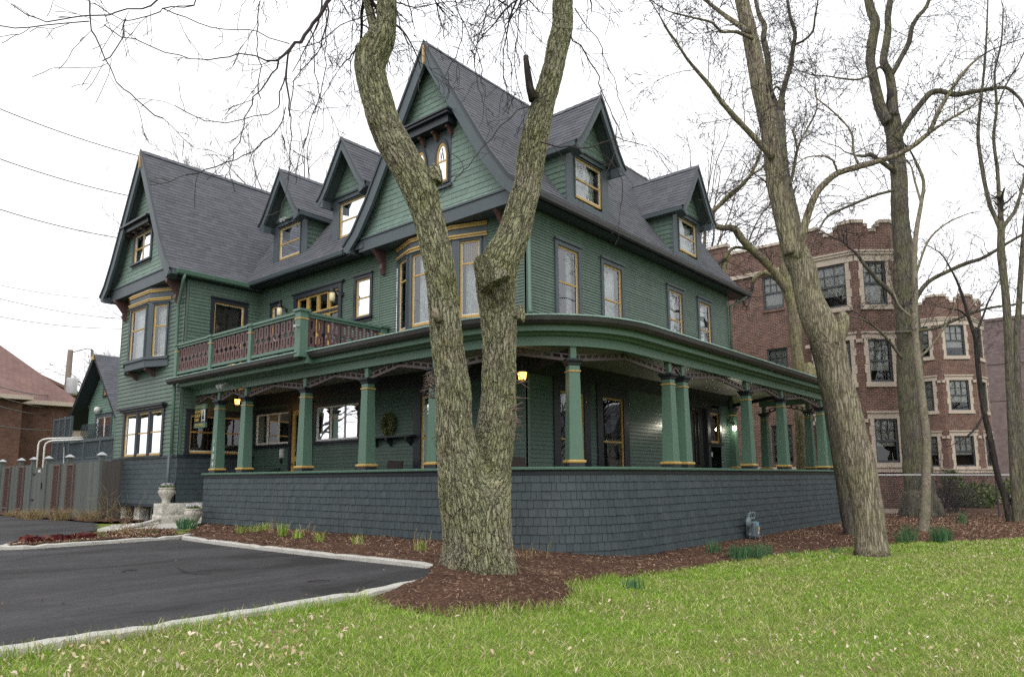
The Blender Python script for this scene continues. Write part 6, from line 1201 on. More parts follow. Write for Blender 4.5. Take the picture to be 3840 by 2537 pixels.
aptbay(apt, [(34.09, 10.6), (34.09, 8.49), (35.25, 7.15), (38.1, 6.90), (39.2, 8.0)], WZ, [(.12, .82), (.22, .80), (.24, .74), None], 12.85, 11.74, [bs, bs, bs, [(0, 1, .1)]])
aptbay(apt2, [(53.4, 15.0), (53.4, 10.3), (52.6, 10.3), (52.6, 8.35), (53.95, 6.70), (56.6, 6.35), (57.8, 7.6)], WZ, [None, None, (.20, .72), (.20, .78), (.3, .8), None], 12.95, 11.74, [[(0, 1, .0)], [(0, 1, 0)], bs, bs, bs, [(0, 1, .1)]])
rb = MB(); rb.wbox(34.8, 50, 10.7, 25.6, 12.5, 12.6); rb.build('flat_roof', M['roof'], apt)
# mauve building behind
mv = empty('mauve_building', (84, 4, 0), world=True); tag(mv, 'plain mauve brick building far behind at the right edge', 'building')
b = MB(); b.wbox(74, 100, -16, 8.3, -.3, 15.0); b.build('brick_wall', M['mauvebrick'], mv, uv=True); b = MB(); b.wbox(73.9, 100, -16.1, 8.4, 15.0, 15.25); b.wbox(73.93, 74.0, -16, 8.3, 11.2, 11.45); b.wbox(73.95, 74, -16, 8.3, 8.0, 8.12); b.build('stone_trim', M['mauvestone'] if 'mauvestone' in M else M['mauvebrick'], mv, uv=True)
for v in (5.4, 2.2, -1.0, -4.2):
    for z in (1.2, 4.8, 8.6): apt_window(Fr((73.99, 0, 0), (0, 1, 0), (-1, 0, 0)), v - .6, v + .6, z, z + 1.9, mv, .6, 2)
# green cottage at the rear left with its raised deck
ct = empty('green_cottage', (16, 38.5, .3), world=True); tag(ct, 'small pale green gabled cottage behind the fence at the left', 'cottage')
fC = Fr((14, 0, 0), (0, 1, 0), (-1, 0, 0)); CC, CW_, CA, CE = 38.75, 2.95, 7.95, 4.7
c = MB(); clap(c, fC, 34.5, 40.75, .3, 5.0, .14, [(37.7, 39.65, 2.9, 4.95)]); clap(c, fC, 36, 41, 5.0, 7.7, .14, [(38.3, 39.0, 5.9, 6.7)], lambda z: (CC - max(0, (7.75 - z) / 1.10), CC + max(0, (7.75 - z) / 1.10)) if z > 5.4 else (36.2, 40.75)); c.wbox(14.02, 18, 40.7, 40.75, .3, 5.0)
c.build('clapboard_wall', M['gclap2'] if 'gclap2' in M else M['clap'], ct)['label'] = None or 'pale green boards'  # cottage boards in their own pale green paint
r = MB()
for sd in (1, -1):
    e = CW_ + .35; r.prism([(13.35, CC, CA), (13.35, CC + sd * e, CE - .2), (13.35, CC + sd * e, CE - .4), (13.35, CC, CA - .25)], [(20, CC, CA), (20, CC + sd * e, CE - .2), (20, CC + sd * e, CE - .4), (20, CC, CA - .25)])
ro = r.build('roof', M['dark'], ct); sh = MB()
for sd in (1, -1):
    e = V3((0, -sd * (CW_ + .35), CA - CE + .2)); Ln = e.length; e.normalize(); nn = V3((0, e.z * sd, abs(e.y)))
    shing(sh, lambda a, t, d, sd=sd, e=e, nn=nn: V3((a, CC + sd * (CW_ + .35), CE - .2)) + e * t + nn * (d + .004), lambda t: (13.33, 20), 0, Ln, .18, (.25, .4), .012, .004)
sh.build('roof_shingles', M['roof'], ro); t = MB(); t.prism([(13.33, CC - .12, CA - .3), (13.33, CC + .12, CA - .3), (13.33, CC, CA - .02)], [(13.28, CC - .12, CA - .3), (13.28, CC + .12, CA - .3), (13.28, CC, CA - .02)]); t.build('gold_peak', M['gold'], ro)
w = window(fC, 37.75, 39.6, 2.9, 4.85, cm='slate', c=.14, mull=(.5,), rails=(), sm='white', curtain='curtain', cover=.7, parent=ct, name='patio_door', storm=False); w = window(fC, 38.4, 38.9, 5.95, 6.65, cm='slate', c=.09, rails=(), curtain=None, parent=ct, name='window', storm=False)
t = MB(); t.lathe([(0, -.16), (.12, -.13), (.16, 0), (.12, .13), (0, .16)], (13.8, 39.1, 5.2), 12); t.tube([(14, 39.1, 5.25), (13.85, 39.1, 5.2)], .04, 6); t.build('globe_lamp', M['white'], ct, smooth=True)
dk = empty('wooden_deck', (12.8, 37, .3), world=True); tag(dk, 'raised dark timber deck with lattice screens behind the fence', 'deck')
d = MB(); d.wbox(12.3, 14, 31.8, 40.6, 2.4, 2.62); d.build('deck_floor', M['slate'], dk)
for x, y in ((12.4, 32.2), (12.4, 35.5), (12.4, 38.2), (12.4, 40.5)): d = MB(); d.wbox(x - .07, x + .07, y - .07, y + .07, .2, 2.4); d.build('deck_leg', M['slate'], dk)
def lattice(mb, f, a0, a1, z0, z1, s=.16, w=.028, d=.02):
    n0 = int((a1 - a0 + z1 - z0) / s)
    for i in range(1, n0):
        c = i * s
        p = (a0 + max(0, c - (z1 - z0)), z0 + min(c, z1 - z0)); q = (a0 + min(c, a1 - a0), z0 + max(0, c - (a1 - a0)))
        mb.bar(f.P(*p, d), f.P(*q, d), w, .012, up=f.N); p2 = (a0 + a1 - p[0], p[1]); q2 = (a0 + a1 - q[0], q[1]); mb.bar(f.P(*p2, -d), f.P(*q2, -d), w, .012, up=f.N)
f = Fr((12.4, 0, 0), (0, 1, 0), (-1, 0, 0)); d = MB(); lattice(d, f, 38.2, 40.5, 2.65, 4.6, .19, .05); 
for a in (38.2, 38.9, 39.7, 40.5): d.box(f, a - .05, a + .05, 2.6, 4.75, -.05, .06)
d.box(f, 38.2, 40.5, 4.62, 4.72, -.04, .05); d.box(f, 38.2, 40.5, 3.5, 3.64, -.04, .055); d.build('lattice_screen', M['slate'], dk)
f4 = Fr((0, 40.4, 0), (1, 0, 0), (0, -1, 0)); d = MB(); lattice(d, Fr((13.6, 0, 0), (0, 1, 0), (-1, 0, 0)), 38.1, 40.5, 2.65, 4.5, .22, .05); d.build('lattice_screen', M['slate'], dk)
d = MB()
for a in np.arange(31.9, 38.2, .16): d.box(f, a - .02, a + .02, 2.6, 3.45, -.02, .02)
d.box(f, 31.8, 38.2, 3.43, 3.56, -.05, .06); d.box(f, 31.8, 38.2, 2.66, 2.74, -.03, .03)
for a in (31.85, 34.4, 36.3): d.box(f, a - .06, a + .06, 2.5, 3.62, -.06, .065)
d.build('deck_railing', M['slate'], dk)
M['teak'] = paint('pale_teak', (.42, .26, .16), .7, .08, .2, (6, 6, 6), .1, 20)
for i, (y, lab) in enumerate(((34.9, 'pale wooden table on the raised deck'),)):
    e = empty('patio_table', (13, y, 2.62), world=True); tag(e, lab, 'table'); d = MB(); d.wbox(12.75, 13.4, y - .5, y + .5, 3.3, 3.35); d.build('table_top', M['teak'], e)
    for sx in (12.8, 13.35):
        for sy in (y - .45, y + .45): d = MB(); d.wbox(sx - .03, sx + .03, sy - .03, sy + .03, 2.62, 3.3); d.build('leg', M['teak'], e)
# brick house, far left
bh = empty('brick_house', (12, 58, 0), world=True); tag(bh, 'brick house with a red hipped shingle roof at the far left', 'house')
b = MB(); ze = 6.7; x1, y0 = 17.0, 52.4; b.wbox(3, x1, y0, 66, -.2, ze - .05); b.wbox(2, 13.6, 50.3, 52.5, -.2, ze - .05); b.build('brick_wall', M['brick2'], bh, uv=True)
r = MB(); o = .45
def hip(x0, x1_, y0_, y1_, z, sl, m_='redroof'):
    h = (y1_ - y0_) / 2; A_ = [(x0, y0_, z), (x1_, y0_, z), (x1_, y1_, z), (x0, y1_, z)]; k1, k2 = (x0 + h, (y0_ + y1_) / 2, z + h * sl), (x1_ - h, (y0_ + y1_) / 2, z + h * sl)
    if k2[0] < k1[0]: k1 = k2 = ((x0 + x1_) / 2, (y0_ + y1_) / 2, z + (x1_ - x0) / 2 * sl)
    r.face([A_[0], A_[1], k2, k1]); r.face([A_[1], A_[2], k2]); r.face([A_[2], A_[3], k1, k2]); r.face([A_[3], A_[0], k1])
hip(-4, x1 + o, y0 - o, 66, ze, 1.0); hip(-3, 14.0, 49.85, 59, ze + .05, .85)
n = NT('red_course_roof'); sep = n.N('SeparateXYZ', Vector=n.coord(kind='World')); uvv = n.N('CombineXYZ', X=n.math('ADD', sep.outputs[0], sep.outputs[1]), Y=n.math('MULTIPLY', sep.outputs[2], 1.4)).outputs[0]
bt = n.N('TexBrick', Vector=uvv, Color1=(.20, .115, .10), Color2=(.155, .095, .085), Mortar=(.10, .06, .05), Scale=1.0); bt.inputs['Mortar Size'].default_value = .012; bt.inputs['Brick Width'].default_value = .33; bt.inputs['Row Height'].default_value = .2
M['redroof2'] = n.fin(scalec(n, bt.outputs[0], n.ramp(n.noise(n.coord(kind='World'), .8, 5), [(.3, .85), (.7, 1.15)])), .9)
r.build('roof', M['redroof2'], bh); b = MB(); b.wbox(-4, x1 + o, y0 - o - .06, y0 - o + .06, ze - .22, ze + .04); b.wbox(-3, 14.0, 49.79, 49.91, ze - .17, ze + .09); b.wbox(13.9, 14.02, 49.85, 52.2, ze - .17, ze + .085); b.wbox(x1 + o - .06, x1 + o + .06, y0 - o, 66, ze - .225, ze + .035); b.wbox(-4, x1 + o, y0 - o, y0, ze - .2, ze - .1); b.build('eave_gutter', M['limestone'], bh)
b = MB(); b.prism([(12.5, 60, 8.2), (19.5, 60, 8.2), (12.5, 60, 11.2)], [(12.5, 66, 8.2), (19.5, 66, 8.2), (12.5, 66, 11.2)]); b.build('rear_gable', M['limestone'], bh); b = MB(); b.prism([(12.3, 59.6, 11.2), (20.1, 59.6, 7.95), (20.1, 59.6, 8.15), (12.3, 59.6, 11.45)], [(12.3, 66.4, 11.2), (20.1, 66.4, 7.95), (20.1, 66.4, 8.15), (12.3, 66.4, 11.45)]); b.build('roof', M['redroof2'], bh)
b = MB(); b.wbox(8.6, 9.6, 55, 56, 9, 13.3); b.build('chimney', M['brick2'], bh, uv=True)
gh2 = empty('distant_house', (26, 74, 0), world=True); tag(gh2, 'distant red-roofed house glimpsed between the pole and the cottage', 'house'); b = MB(); b.wbox(21, 33, 70, 80, 0, 6.4); b.build('wall', M['limestone'], gh2); r = MB(); hip(20.5, 33.5, 69.5, 80.5, 6.4, .55); r.build('roof', M['redroof2'], gh2)
# timber fence with lattice strips
fe = empty('timber_fence', (9.5, 33, .3), world=True); tag(fe, 'grey board fence with trellis strips and capped posts left of the house', 'fence')
M['fence'] = paint('weathered_fence_stain', (.088, .100, .092), .8, .16, .22, (14, 14, .8), .4, 14, .3, (.12, .11, .10)); M['fencedark'] = paint('dark_fence_stain', (.07, .063, .058), .8, .14, .22, (14, 14, .8), .4, 14); M['trellis'] = paint('brown_trellis', (.115, .072, .062), .8, .1, .2)
fF = Fr((9.5, 0, 0), (0, 1, 0), (-1, 0, 0))
for s0, s1 in ((26.25, 31.85), (33.0, 44)):
    d = MB()
    for a in np.arange(s0, s1, .145): d.box(fF, a, a + .139, .12, 2.30 + random.uniform(-.008, .008), -.02, .004 + random.uniform(0, .006))
    d.build('fence_panel', M['fence'], fe)
d = MB()
for i, x in enumerate(np.arange(9.53, 10.25, .145)): d.box(Fr((0, 26.2, 0), (1, 0, 0), (0, -1, 0)), x, x + .139, .12, 2.30, -.02, .005)
d.build('fence_return', M['fencedark'], fe)
d = MB()
for a in np.arange(31.87, 32.98, .139): d.box(fF, a, a + .133, .3, 2.22 - .05 * math.sin(a * 2), -.02, .006)
go_ = d.build('gate', M['fence'], fe); d = MB(); d.box(fF, 32.2, 32.45, 2.0, 2.1, .01, .016); d.build('notice', M['white'], go_); d = MB(); d.box(fF, 32.75, 33.05, .9, .96, .01, .03); d.box(fF, 32.75, 33.05, 1.9, 1.96, .01, .03); d.box(fF, 31.9, 31.96, 1.35, 1.6, .01, .04); d.build('hinge', M['black'], go_)
d0_ = MB(); d0_.box(Fr((0, 0, 0), (0, 1, 0), (-1, 0, 0)), -.075, .075, .1, 2.50, -.075, .075); po_ = d0_.build('fence_post', M['fence'], fe); d1_ = MB(); d1_.wbox(-.12, .12, -.12, .12, 2.50, 2.53); d1_.prism([(-.12, -.12, 2.53), (.12, -.12, 2.53), (.12, .12, 2.53), (-.12, .12, 2.53)], [(-.02, -.02, 2.61), (.02, -.02, 2.61), (.02, .02, 2.61), (-.02, .02, 2.61)]); cp_ = d1_.build('post_cap', M['metal'], po_)
for i, v in enumerate((26.28, 29.25, 31.5, 33.2, 34.75, 37.3, 40)):
    o = po_ if i == 0 else copy_tree(po_, fe)
    if i: o.matrix_parent_inverse = po_.matrix_parent_inverse.copy()
    o.location = (9.52, v, 0)
for v in (28.9, 30.3, 34.4, 36.2):
    d = MB(); a0, a1 = v - .32, v + .32; lattice(d, Fr((9.46, 0, 0), (0, 1, 0), (-1, 0, 0)), a0, a1, .55, 2.2, .15, .032, .008); fx = Fr((9.46, 0, 0), (0, 1, 0), (-1, 0, 0)); d.box(fx, a0 - .03, a0 + .03, .2, 2.28, -.02, .03); d.box(fx, a1 - .03, a1 + .03, .2, 2.28, -.02, .03); d.box(fx, a0, a1, 2.2, 2.26, -.02, .028); d.box(fx, a0, a1, .52, .58, -.02, .028); d.build('trellis', M['trellis'], fe)
# utility pole, wires, white conduits
up = empty('utility_pole', (17.8, 56.3, 0), world=True); tag(up, 'weathered wooden utility pole with a grey transformer drum', 'utility pole')
M['polewood'] = paint('pole_wood', (.16, .13, .105), .85, .05, .3, (8, 8, 1), .4, 10)
d = MB(); d.tube([(17.75, 56.35, 0), (17.8, 56.3, 6), (17.84, 56.28, 10.9)], [.26, .22, .18], 12); d.build('pole', M['polewood'], up, smooth=True)
d = MB(); d.lathe([(0, 7.65), (.34, 7.68), (.36, 7.8), (.36, 8.75), (.32, 8.85), (0, 8.9)], (17.95, 55.85, 0), 16); d.build('transformer', M['metal'], up, smooth=True)
d = MB(); d.tube([(17.6, 56.1, 8.5), (18.1, 55.9, 8.6)], .03, 5); d.tube([(17.84, 56.28, 10.7), (18.6, 55.3, 11.0), (18.9, 55.0, 10.8)], .035, 5); d.tube([(18.8, 55.1, 10.95), (18.85, 55.0, 10.45)], [.06, .14], 6); d.tube([(18.1, 55.9, 8.6), (18.5, 55.4, 7.2), (18.2, 55.7, 6.0)], .02, 4); d.build('bracket', M['aptframe'], up)
WIRES = [((10.0, 49.3, 23.86), (19.5, 48.8, 23.47), .8, 'highest dark wire crossing the white sky at the left'), ((10.2, 49.1, 20.7), (19.3, 49.3, 20.73), .8, 'second dark wire down crossing the sky at the left'), ((10.4, 48.9, 17.58), (19.2, 49.8, 17.86), .8, 'third dark wire down crossing the sky above the wing roof edge'), ((10.6, 48.7, 13.0), (18.8, 50.3, 13.74), .45, 'faint wire running toward the wing eave'), ((10.7, 48.6, 12.24), (18.9, 49.2, 12.23), .5, 'faint wire just under the one at the wing eave'), ((10.8, 48.4, 11.1), (18.9, 49.3, 11.62), .5, 'faint lowest sky wire above the brick house'), ((10.6, 44.7, 6.7), (17.93, 56.17, 7.7), .7, 'cable across the red roof to the utility pole'), ((10.6, 44.6, 5.7), (17.9, 56.2, 6.3), .7, 'cable sagging along the brick wall to the utility pole'), ((10.6, 44.6, 6.2), (17.9, 56.1, 6.75), .5, 'thin cable below the red eaves'), ((10.8, 44.8, 4.6), (18.9, 55, 5.4), .7, 'low cable crossing the brick wall toward the deck')]
for a, b_, k, lab in WIRES:
    d = MB(); a, b_ = V3(a), V3(b_); pts = [a + (b_ - a) * t + V3((0, 0, -.25 * 4 * t * (1 - t))) for t in [i / 12 for i in range(13)]]; d.tube(pts, .040 * k, 5); tag(d.build('overhead_wire', M['black'], None), lab, 'wire', 'overhead wires at the left')
d = MB(); g = tag(d.build('guy_wire', M['metal'], None), 'pale guy wire slanting from the pole down behind the fence', 'wire') if False else None
d = MB(); d.tube([(17.8, 56.3, 6.6), (10.6, 33.2, 2.2)], .014, 5); tag(d.build('guy_wire', M['metal'], None), 'pale guy wire slanting down from the pole to the fence', 'wire')
for i, dx in enumerate((0, .16)):
    d = MB(); y = 38.0 - dx * 2; d.tube([(11.03 + dx, y, 0), (11.03 + dx, y, 3.3 - dx * .6), (11.06 + dx, y - .03, 3.46 - dx * .6), (11.16 + dx, y - .14, 3.56 - dx * .6), (11.3 + dx, y - .3, 3.6 - dx * .6), (12.5, y - 1.0, 3.66 - dx * .6)], .042, 8)
    tag(d.build('vent_pipe', M['white'], None, smooth=True), ('taller' if i == 0 else 'shorter') + ' of two bent white pipes between brick house and deck', 'pipe', 'bent white pipes')
# chain-link fence on the right
cf = empty('chain_link_fence', (33, 4, 0), world=True); tag(cf, 'chain-link fence with a pale metal top rail in front of the apartment house', 'fence')
p0, p1 = V3((28.0, 10.4, 0)), V3((35.2, 1.6, 0)); d = MB(); d.tube([p0 + V3((0, 0, 1.70)), (p0 + p1) / 2 + V3((0, 0, 1.665)), p1 + V3((0, 0, 1.62))], .03, 8); d.build('top_rail', M['metal'], cf, smooth=True)
for t in (0, .25, .5, .75, 1): d = MB(); q = p0 + (p1 - p0) * t; d.tube([q + V3((0, 0, -.1)), q + V3((0, 0, 1.72))], .032, 8); d.build('post', M['aptframe'], cf)
d = MB(); A = (p1 - p0); Lc = A.length; A.normalize(); s = .11; H_ = 1.62
n_ = int((Lc + H_) / s)
for i in range(n_):
    c = i * s
    for sg in (0, 1):
        a0, z0, a1, z1 = max(0, c - H_), min(c, H_), min(c, Lc), max(0, c - Lc)
        if sg: a0, a1 = Lc - a0, Lc - a1
        d.tube([p0 + A * a0 + V3((0, 0, z0 + .02)), p0 + A * a1 + V3((0, 0, z1 + .02))], .0035, 3, cap=False)
d.build('wire_mesh', M['aptframe'], cf)
# ================================================================ SMALL THINGS
def text(body, size, fr, a, z, d, m, name, parent, flip=True, ex=.004, align='CENTER'):
    cu = bpy.data.curves.new('t', 'FONT'); cu.body = body; cu.size = size; cu.extrude = ex; cu.align_x = align; cu.align_y = 'CENTER'; o = bpy.data.objects.new('t', cu); COL.objects.link(o)
    dg = bpy.context.evaluated_depsgraph_get(); me = bpy.data.meshes.new_from_object(o.evaluated_get(dg)); bpy.data.objects.remove(o)
    X = fr.A * (-1 if flip else 1); Y = V3((0, 0, 1)); N_ = fr.N; p = fr.P(a, z, d); Mx = Matrix(((X.x, Y.x, N_.x, p.x), (X.y, Y.y, N_.y, p.y), (X.z, Y.z, N_.z, p.z), (0, 0, 0, 1))); me.transform(Mx); me.materials.clear(); me.materials.append(m); return obj(name, me, parent)
# hanging sign
fSg = Fr((10.66, 0, 0), (0, 1, 0), (-1, 0, 0)); sg = empty('hanging_sign', (10.66, 21.78, 3.3), world=True); tag(sg, 'hanging inn sign reading STONE SOUP INN below the porch brace at the left', 'sign')
a0, a1 = 21.42, 22.14
b = MB(); b.box(fSg, a0, a1, 3.26, 3.98, -.03, .03); b.build('board', M['dark'], sg); b = MB(); b.box(fSg, a0 - .005, a1 + .005, 3.84, 3.985, -.034, .034); b.box(fSg, a0 - .005, a1 + .005, 3.255, 3.41, -.034, .034); b.build('green_band', M['green'], sg)
b = MB(); b.box(fSg, a0 + .03, a1 - .03, 3.895, 3.915, .03, .037); b.box(fSg, a0 + .03, a1 - .03, 3.295, 3.305, .03, .037); b.build('gold_line', M['gold'], sg)
M['goldbright'] = paint('gold_lettering', (.62, .45, .10), .4, 0, .08)
for t_, z in (('STONE', 3.755), ('SOUP', 3.63), ('INN', 3.50)): text(t_, .145, fSg, a1 - .03, z, .034, M['goldbright'], 'lettering', sg, align='LEFT')
text('BED & BREAKFAST', .062, fSg, (a0 + a1) / 2, 3.35, .036, M['goldbright'], 'lettering', sg)
b = MB(); b.box(fSg, a0 + .03, a0 + .245, 3.43, 3.82, .03, .036); b.build('picture_panel', M['white'], sg); b = MB(); c = a0 + .137
for q in ((-.075, 3.50), (.075, 3.50), (.0, 3.47)): b.bar(fSg.P(c, 3.80, .040), fSg.P(c + q[0], q[1], .040), .012, .006)
b.prism([fSg.P(c + x, z, .037) for x, z in ((-.06, 3.62), (.06, 3.62), (.05, 3.54), (.02, 3.51), (-.02, 3.51), (-.05, 3.54))], [fSg.P(c + x, z, .043) for x, z in ((-.06, 3.62), (.06, 3.62), (.05, 3.54), (.02, 3.51), (-.02, 3.51), (-.05, 3.54))])
for x in (-.07, -.025, .025, .07): b.prism([fSg.P(c + x + .022 * math.cos(t), 3.452 + .018 * math.sin(t), .037) for t in [i * .785 for i in range(8)]], [fSg.P(c + x + .022 * math.cos(t), 3.452 + .018 * math.sin(t), .042) for t in [i * .785 for i in range(8)]])
b.build('kettle_picture', M['black'], sg); b = MB()
for a in (a0 + .12, a1 - .12): b.tube([fSg.P(a, 3.98, 0), fSg.P(a, 4.13, 0)], .008, 5)
b.build('hook', M['black'], sg)
# house number on the first column
f13 = Fr((10.71, 0, 0), (0, 1, 0), (-1, 0, 0))
for i, ch in enumerate('1304'):
    z = 1.855 + .93 - i * .225; d = .150 - .036 * (z - 1.985) / 1.91; b = MB(); b.box(f13, 20.69 - .045, 20.69 + .045, z - .095, z + .095, d - .004, d + .004); pl = b.build('number_plate', M['green'], house); text(ch, .20, f13, 20.69, z, d + .006, M['white'], 'numeral', pl)
# lanterns
def lantern(name, label, loc, m, drop=.32, group='lit porch lanterns', power=3, colr=(1, .55, .2), sc=1.0):
    x, y, z = loc; e = empty(name, loc, world=True); tag(e, label, 'lantern', group); s = sc
    b = MB(); b.lathe([(.075 * s, -.10 * s), (.10 * s, .06 * s), (0, .061 * s)], loc, 6); b.build('glass', m, e); b = MB(); b.lathe([(0, .15 * s), (.03 * s, .14 * s), (.12 * s, .065 * s), (.10 * s, .058 * s), (0, .057 * s)], loc, 6); b.lathe([(0, -.13 * s), (.06 * s, -.125 * s), (.08 * s, -.10 * s), (0, -.099 * s)], loc, 6)
    for k in range(6): a = k * math.pi / 3; b.bar(V3(loc) + V3((.077 * s * math.cos(a), .077 * s * math.sin(a), -.1 * s)), V3(loc) + V3((.104 * s * math.cos(a), .104 * s * math.sin(a), .06 * s)), .012 * s, .012 * s)
    b.build('lantern_frame', M['black'], e); b = MB(); b.tube([(x, y, z + .14 * s), (x, y, z + .14 + drop)], .008, 5); b.lathe([(0, 0), (.06, .0), (.06, .02), (0, .03)], (x, y, z + .12 + drop), 10); b.build('chain', M['black'], e)
    l = bpy.data.lights.new(name + '_light', 'POINT'); l.energy = power; l.color = colr; l.shadow_soft_size = .12; lo = bpy.data.objects.new(name + '_light', l); COL.objects.link(lo); lo.location = (x, y, z - .22); put_under(lo, e)
lantern('porch_lantern', 'amber lit lantern hanging under the porch near the inn sign', (11.5, 21.14, 4.10), M['amber'], .24)
lantern('porch_lantern', 'amber lit lantern hanging at the porch corner beside the forked trunk', (11.60, 9.55, 3.80), M['amber'], .52)
def wall_lamp(label, x, y, z):
    e = empty('wall_lantern', (x, y, z), world=True); tag(e, label, 'wall lamp', 'white lit wall lanterns'); b = MB(); b.lathe([(.05, -.09), (.065, .05), (0, .051)], (x, y, z), 6); b.build('glass', M['lampwhite'], e); b = MB(); b.lathe([(0, .13), (.02, .12), (.085, .055), (0, .05)], (x, y, z), 6); b.tube([(x, y, z + .12), (x, y + .02, z + .17), (x, HW - .02, z + .17), (x, HW, z + .10)], .012, 5); b.build('lantern_frame', M['black'], e)
    l = bpy.data.lights.new('lamp_light', 'POINT'); l.energy = 9; l.color = (1, .95, .78); l.shadow_soft_size = .06; lo = bpy.data.objects.new('wall_lantern_light', l); COL.objects.link(lo); lo.location = (x, y - .12, z - .03); put_under(lo, e)
wall_lamp('white lit wall lantern on the pilaster right of the front door', 23.75, HW - .24, 3.32); wall_lamp('white lit wall lantern hidden behind the paired columns, its glow on the boards', 19.55, HW - .18, 3.32)
for i, (y, ya, lab) in enumerate(((20.25, 20.5, 'cream glass balcony lamp left of the balcony doors'), (17.42, 17.46, 'cream glass balcony lamp over the right side of the balcony doors'))):
    x, z = 12.32, 7.02; e = empty('balcony_lamp', (x, y, z), world=True); tag(e, lab, 'wall lamp', 'cream balcony lamps'); b = MB(); b.lathe([(0, -.17), (.06, -.165), (.085, -.12), (.085, .12), (0, .121)], (x, y, z), 14); b.build('glass', M['cream'], e, smooth=True); b = MB(); b.lathe([(.10, .115), (.105, .15), (.06, .22), (.02, .25), (.012, .34), (0, .35)], (x, y, z), 14); b.tube([(x, y, z + .16), (x + .15, y + .03, z + .20), (HU, ya, z + .16)], .012, 5); b.tube([(x + .05, y, z + .2), (x + .2, y + .05, z + .06), (HU, ya, z + .14)], .008, 5); b.lathe([(0, -.06), (.05, -.05), (.05, .05), (0, .06)], (HU - .03, ya, z + .15), 8); b.build('lamp_bracket', M['black'], e)
# flood lamps and camera fixed on the house
def flood(fr, a, z, d):
    b = MB()
    for s_ in (-.09, .09): c = fr.P(a + s_, z, d + .08); b.tube([c, c + fr.N * .10 + V3((0, 0, -.05)), c + fr.N * .17 + V3((0, 0, -.09))], [.03, .055, .07], 8)
    b.box(fr, a - .06, a + .06, z, z + .05, d, d + .06); b.build('flood_light', M['metal'], house)
flood(Fr((10.45, 0, 0), (0, 1, 0), (-1, 0, 0)), 19.85, 4.42, .0); flood(Fr((12.70, 0, 0), (0, 1, 0), (-1, 0, 0)), 20.5, 10.26, .02)
b = MB(); b.tube([(9.88, 15.36, 5.42), (9.72, 15.28, 5.40)], [.03, .04], 8); b.tube([(9.9, 15.36, 5.42), (9.9, 15.36, 5.30)], .012, 5); b.build('security_camera', M['metal'], house)
# shelf, handrail, papers
b = MB(); b.box(fL, 14.1, 15.85, 2.74, 2.79, 0, .26)
for a in (14.3, 15.1, 15.7): b.prism([fL.P(a - .03, z, d) for z, d in ((2.74, 0), (2.74, .24), (2.68, .24), (2.52, .05), (2.50, 0))], [fL.P(a + .03, z, d) for z, d in ((2.74, 0), (2.74, .24), (2.68, .24), (2.52, .05), (2.50, 0))])
b.build('wall_shelf', M['dark'], house)
b = MB(); b.bar((12.6, 20.35, 1.98), (12.6, 22.1, 1.75), .05, .06); b.build('handrail', M['dark'], house)
b = MB(); b.box(fL, 20.34, 20.56, 2.33, 2.62, 0, .06); nb = b.build('notice_holder', M['metal'], house); b = MB(); b.box(fL, 20.42, 20.55, 2.40, 2.60, .06, .065); b.build('paper', M['white'], nb); b = MB(); b.box(fL, 20.45, 20.53, 2.16, 2.30, 0, .05); b.build('key_box', M['black'], nb)
b = MB(); b.box(fR, 22.30, 22.40, 2.30, 2.45, .0, .022); b.build('door_notice', M['white'], house)
b = MB()   # warm bulbs inside the porch windows
for i in range(26): p = fL.P(16.7 + 1.75 * random.random(), 3.62 + .12 * random.random(), -.12); b.lathe([(0, -.012), (.012, 0), (0, .012)], p, 5)
for i in range(7): p = fL.P(20.3 + .5 * random.random(), 3.15 + .22 * random.random(), -.12); b.lathe([(0, -.008), (.008, 0), (0, .008)], p, 5)
e = tag(b.build('string_lights', M['fairy'], None), 'string of tiny amber bulbs glowing inside the porch windows', 'string lights')
# stone pier and planters
b = MB(); rough(b, 9.72, 11.2, 22.0, 22.62, .28, .62, .035, 10); rough(b, 9.74, 11.2, 22.0, 22.60, .625, .95, .035, 10); tag(b.build('stone_pier', M['stone'], None, smooth=True), 'rock-faced limestone pier at the foot of the entry under the tall urn', 'pier')
def leafball(name, m, parent, c, rad, n_, ls, flat=1.0, updir=0):
    P_ = []; F_ = []
    for i in range(n_):
        while True:
            q = V3((random.uniform(-1, 1), random.uniform(-1, 1), random.uniform(-1, 1)))
            if q.length < 1 and q.length > random.random() * .8: break
        p = V3(c) + V3((q.x * rad[0], q.y * rad[1], q.z * rad[2])); d = V3((random.gauss(0, 1), random.gauss(0, 1), random.gauss(updir, .7))).normalized(); s_ = d.cross(V3((random.gauss(0, 1), random.gauss(0, 1), random.gauss(0, 1)))).normalized(); L_ = ls * random.uniform(.6, 1.3); k = len(P_)
        P_.extend([p - d * L_ * .5, p + s_ * L_ * .28, p + d * L_ * .5, p - s_ * L_ * .28]); F_.append((k, k + 1, k + 2, k + 3))
    return np_mesh(name, np.array([tuple(p) for p in P_]), np.array(F_), m, parent)
M['leaf'] = leaf_mat('broad_leaf', [(0, (.05, .10, .025)), (.6, (.09, .16, .04)), (1, (.16, .22, .07))], .45); M['pansy'] = leaf_mat('pansy_petal', [(0, (.75, .73, .78)), (.55, (.80, .78, .80)), (.75, (.42, .36, .62)), (1, (.72, .66, .35))], .6)
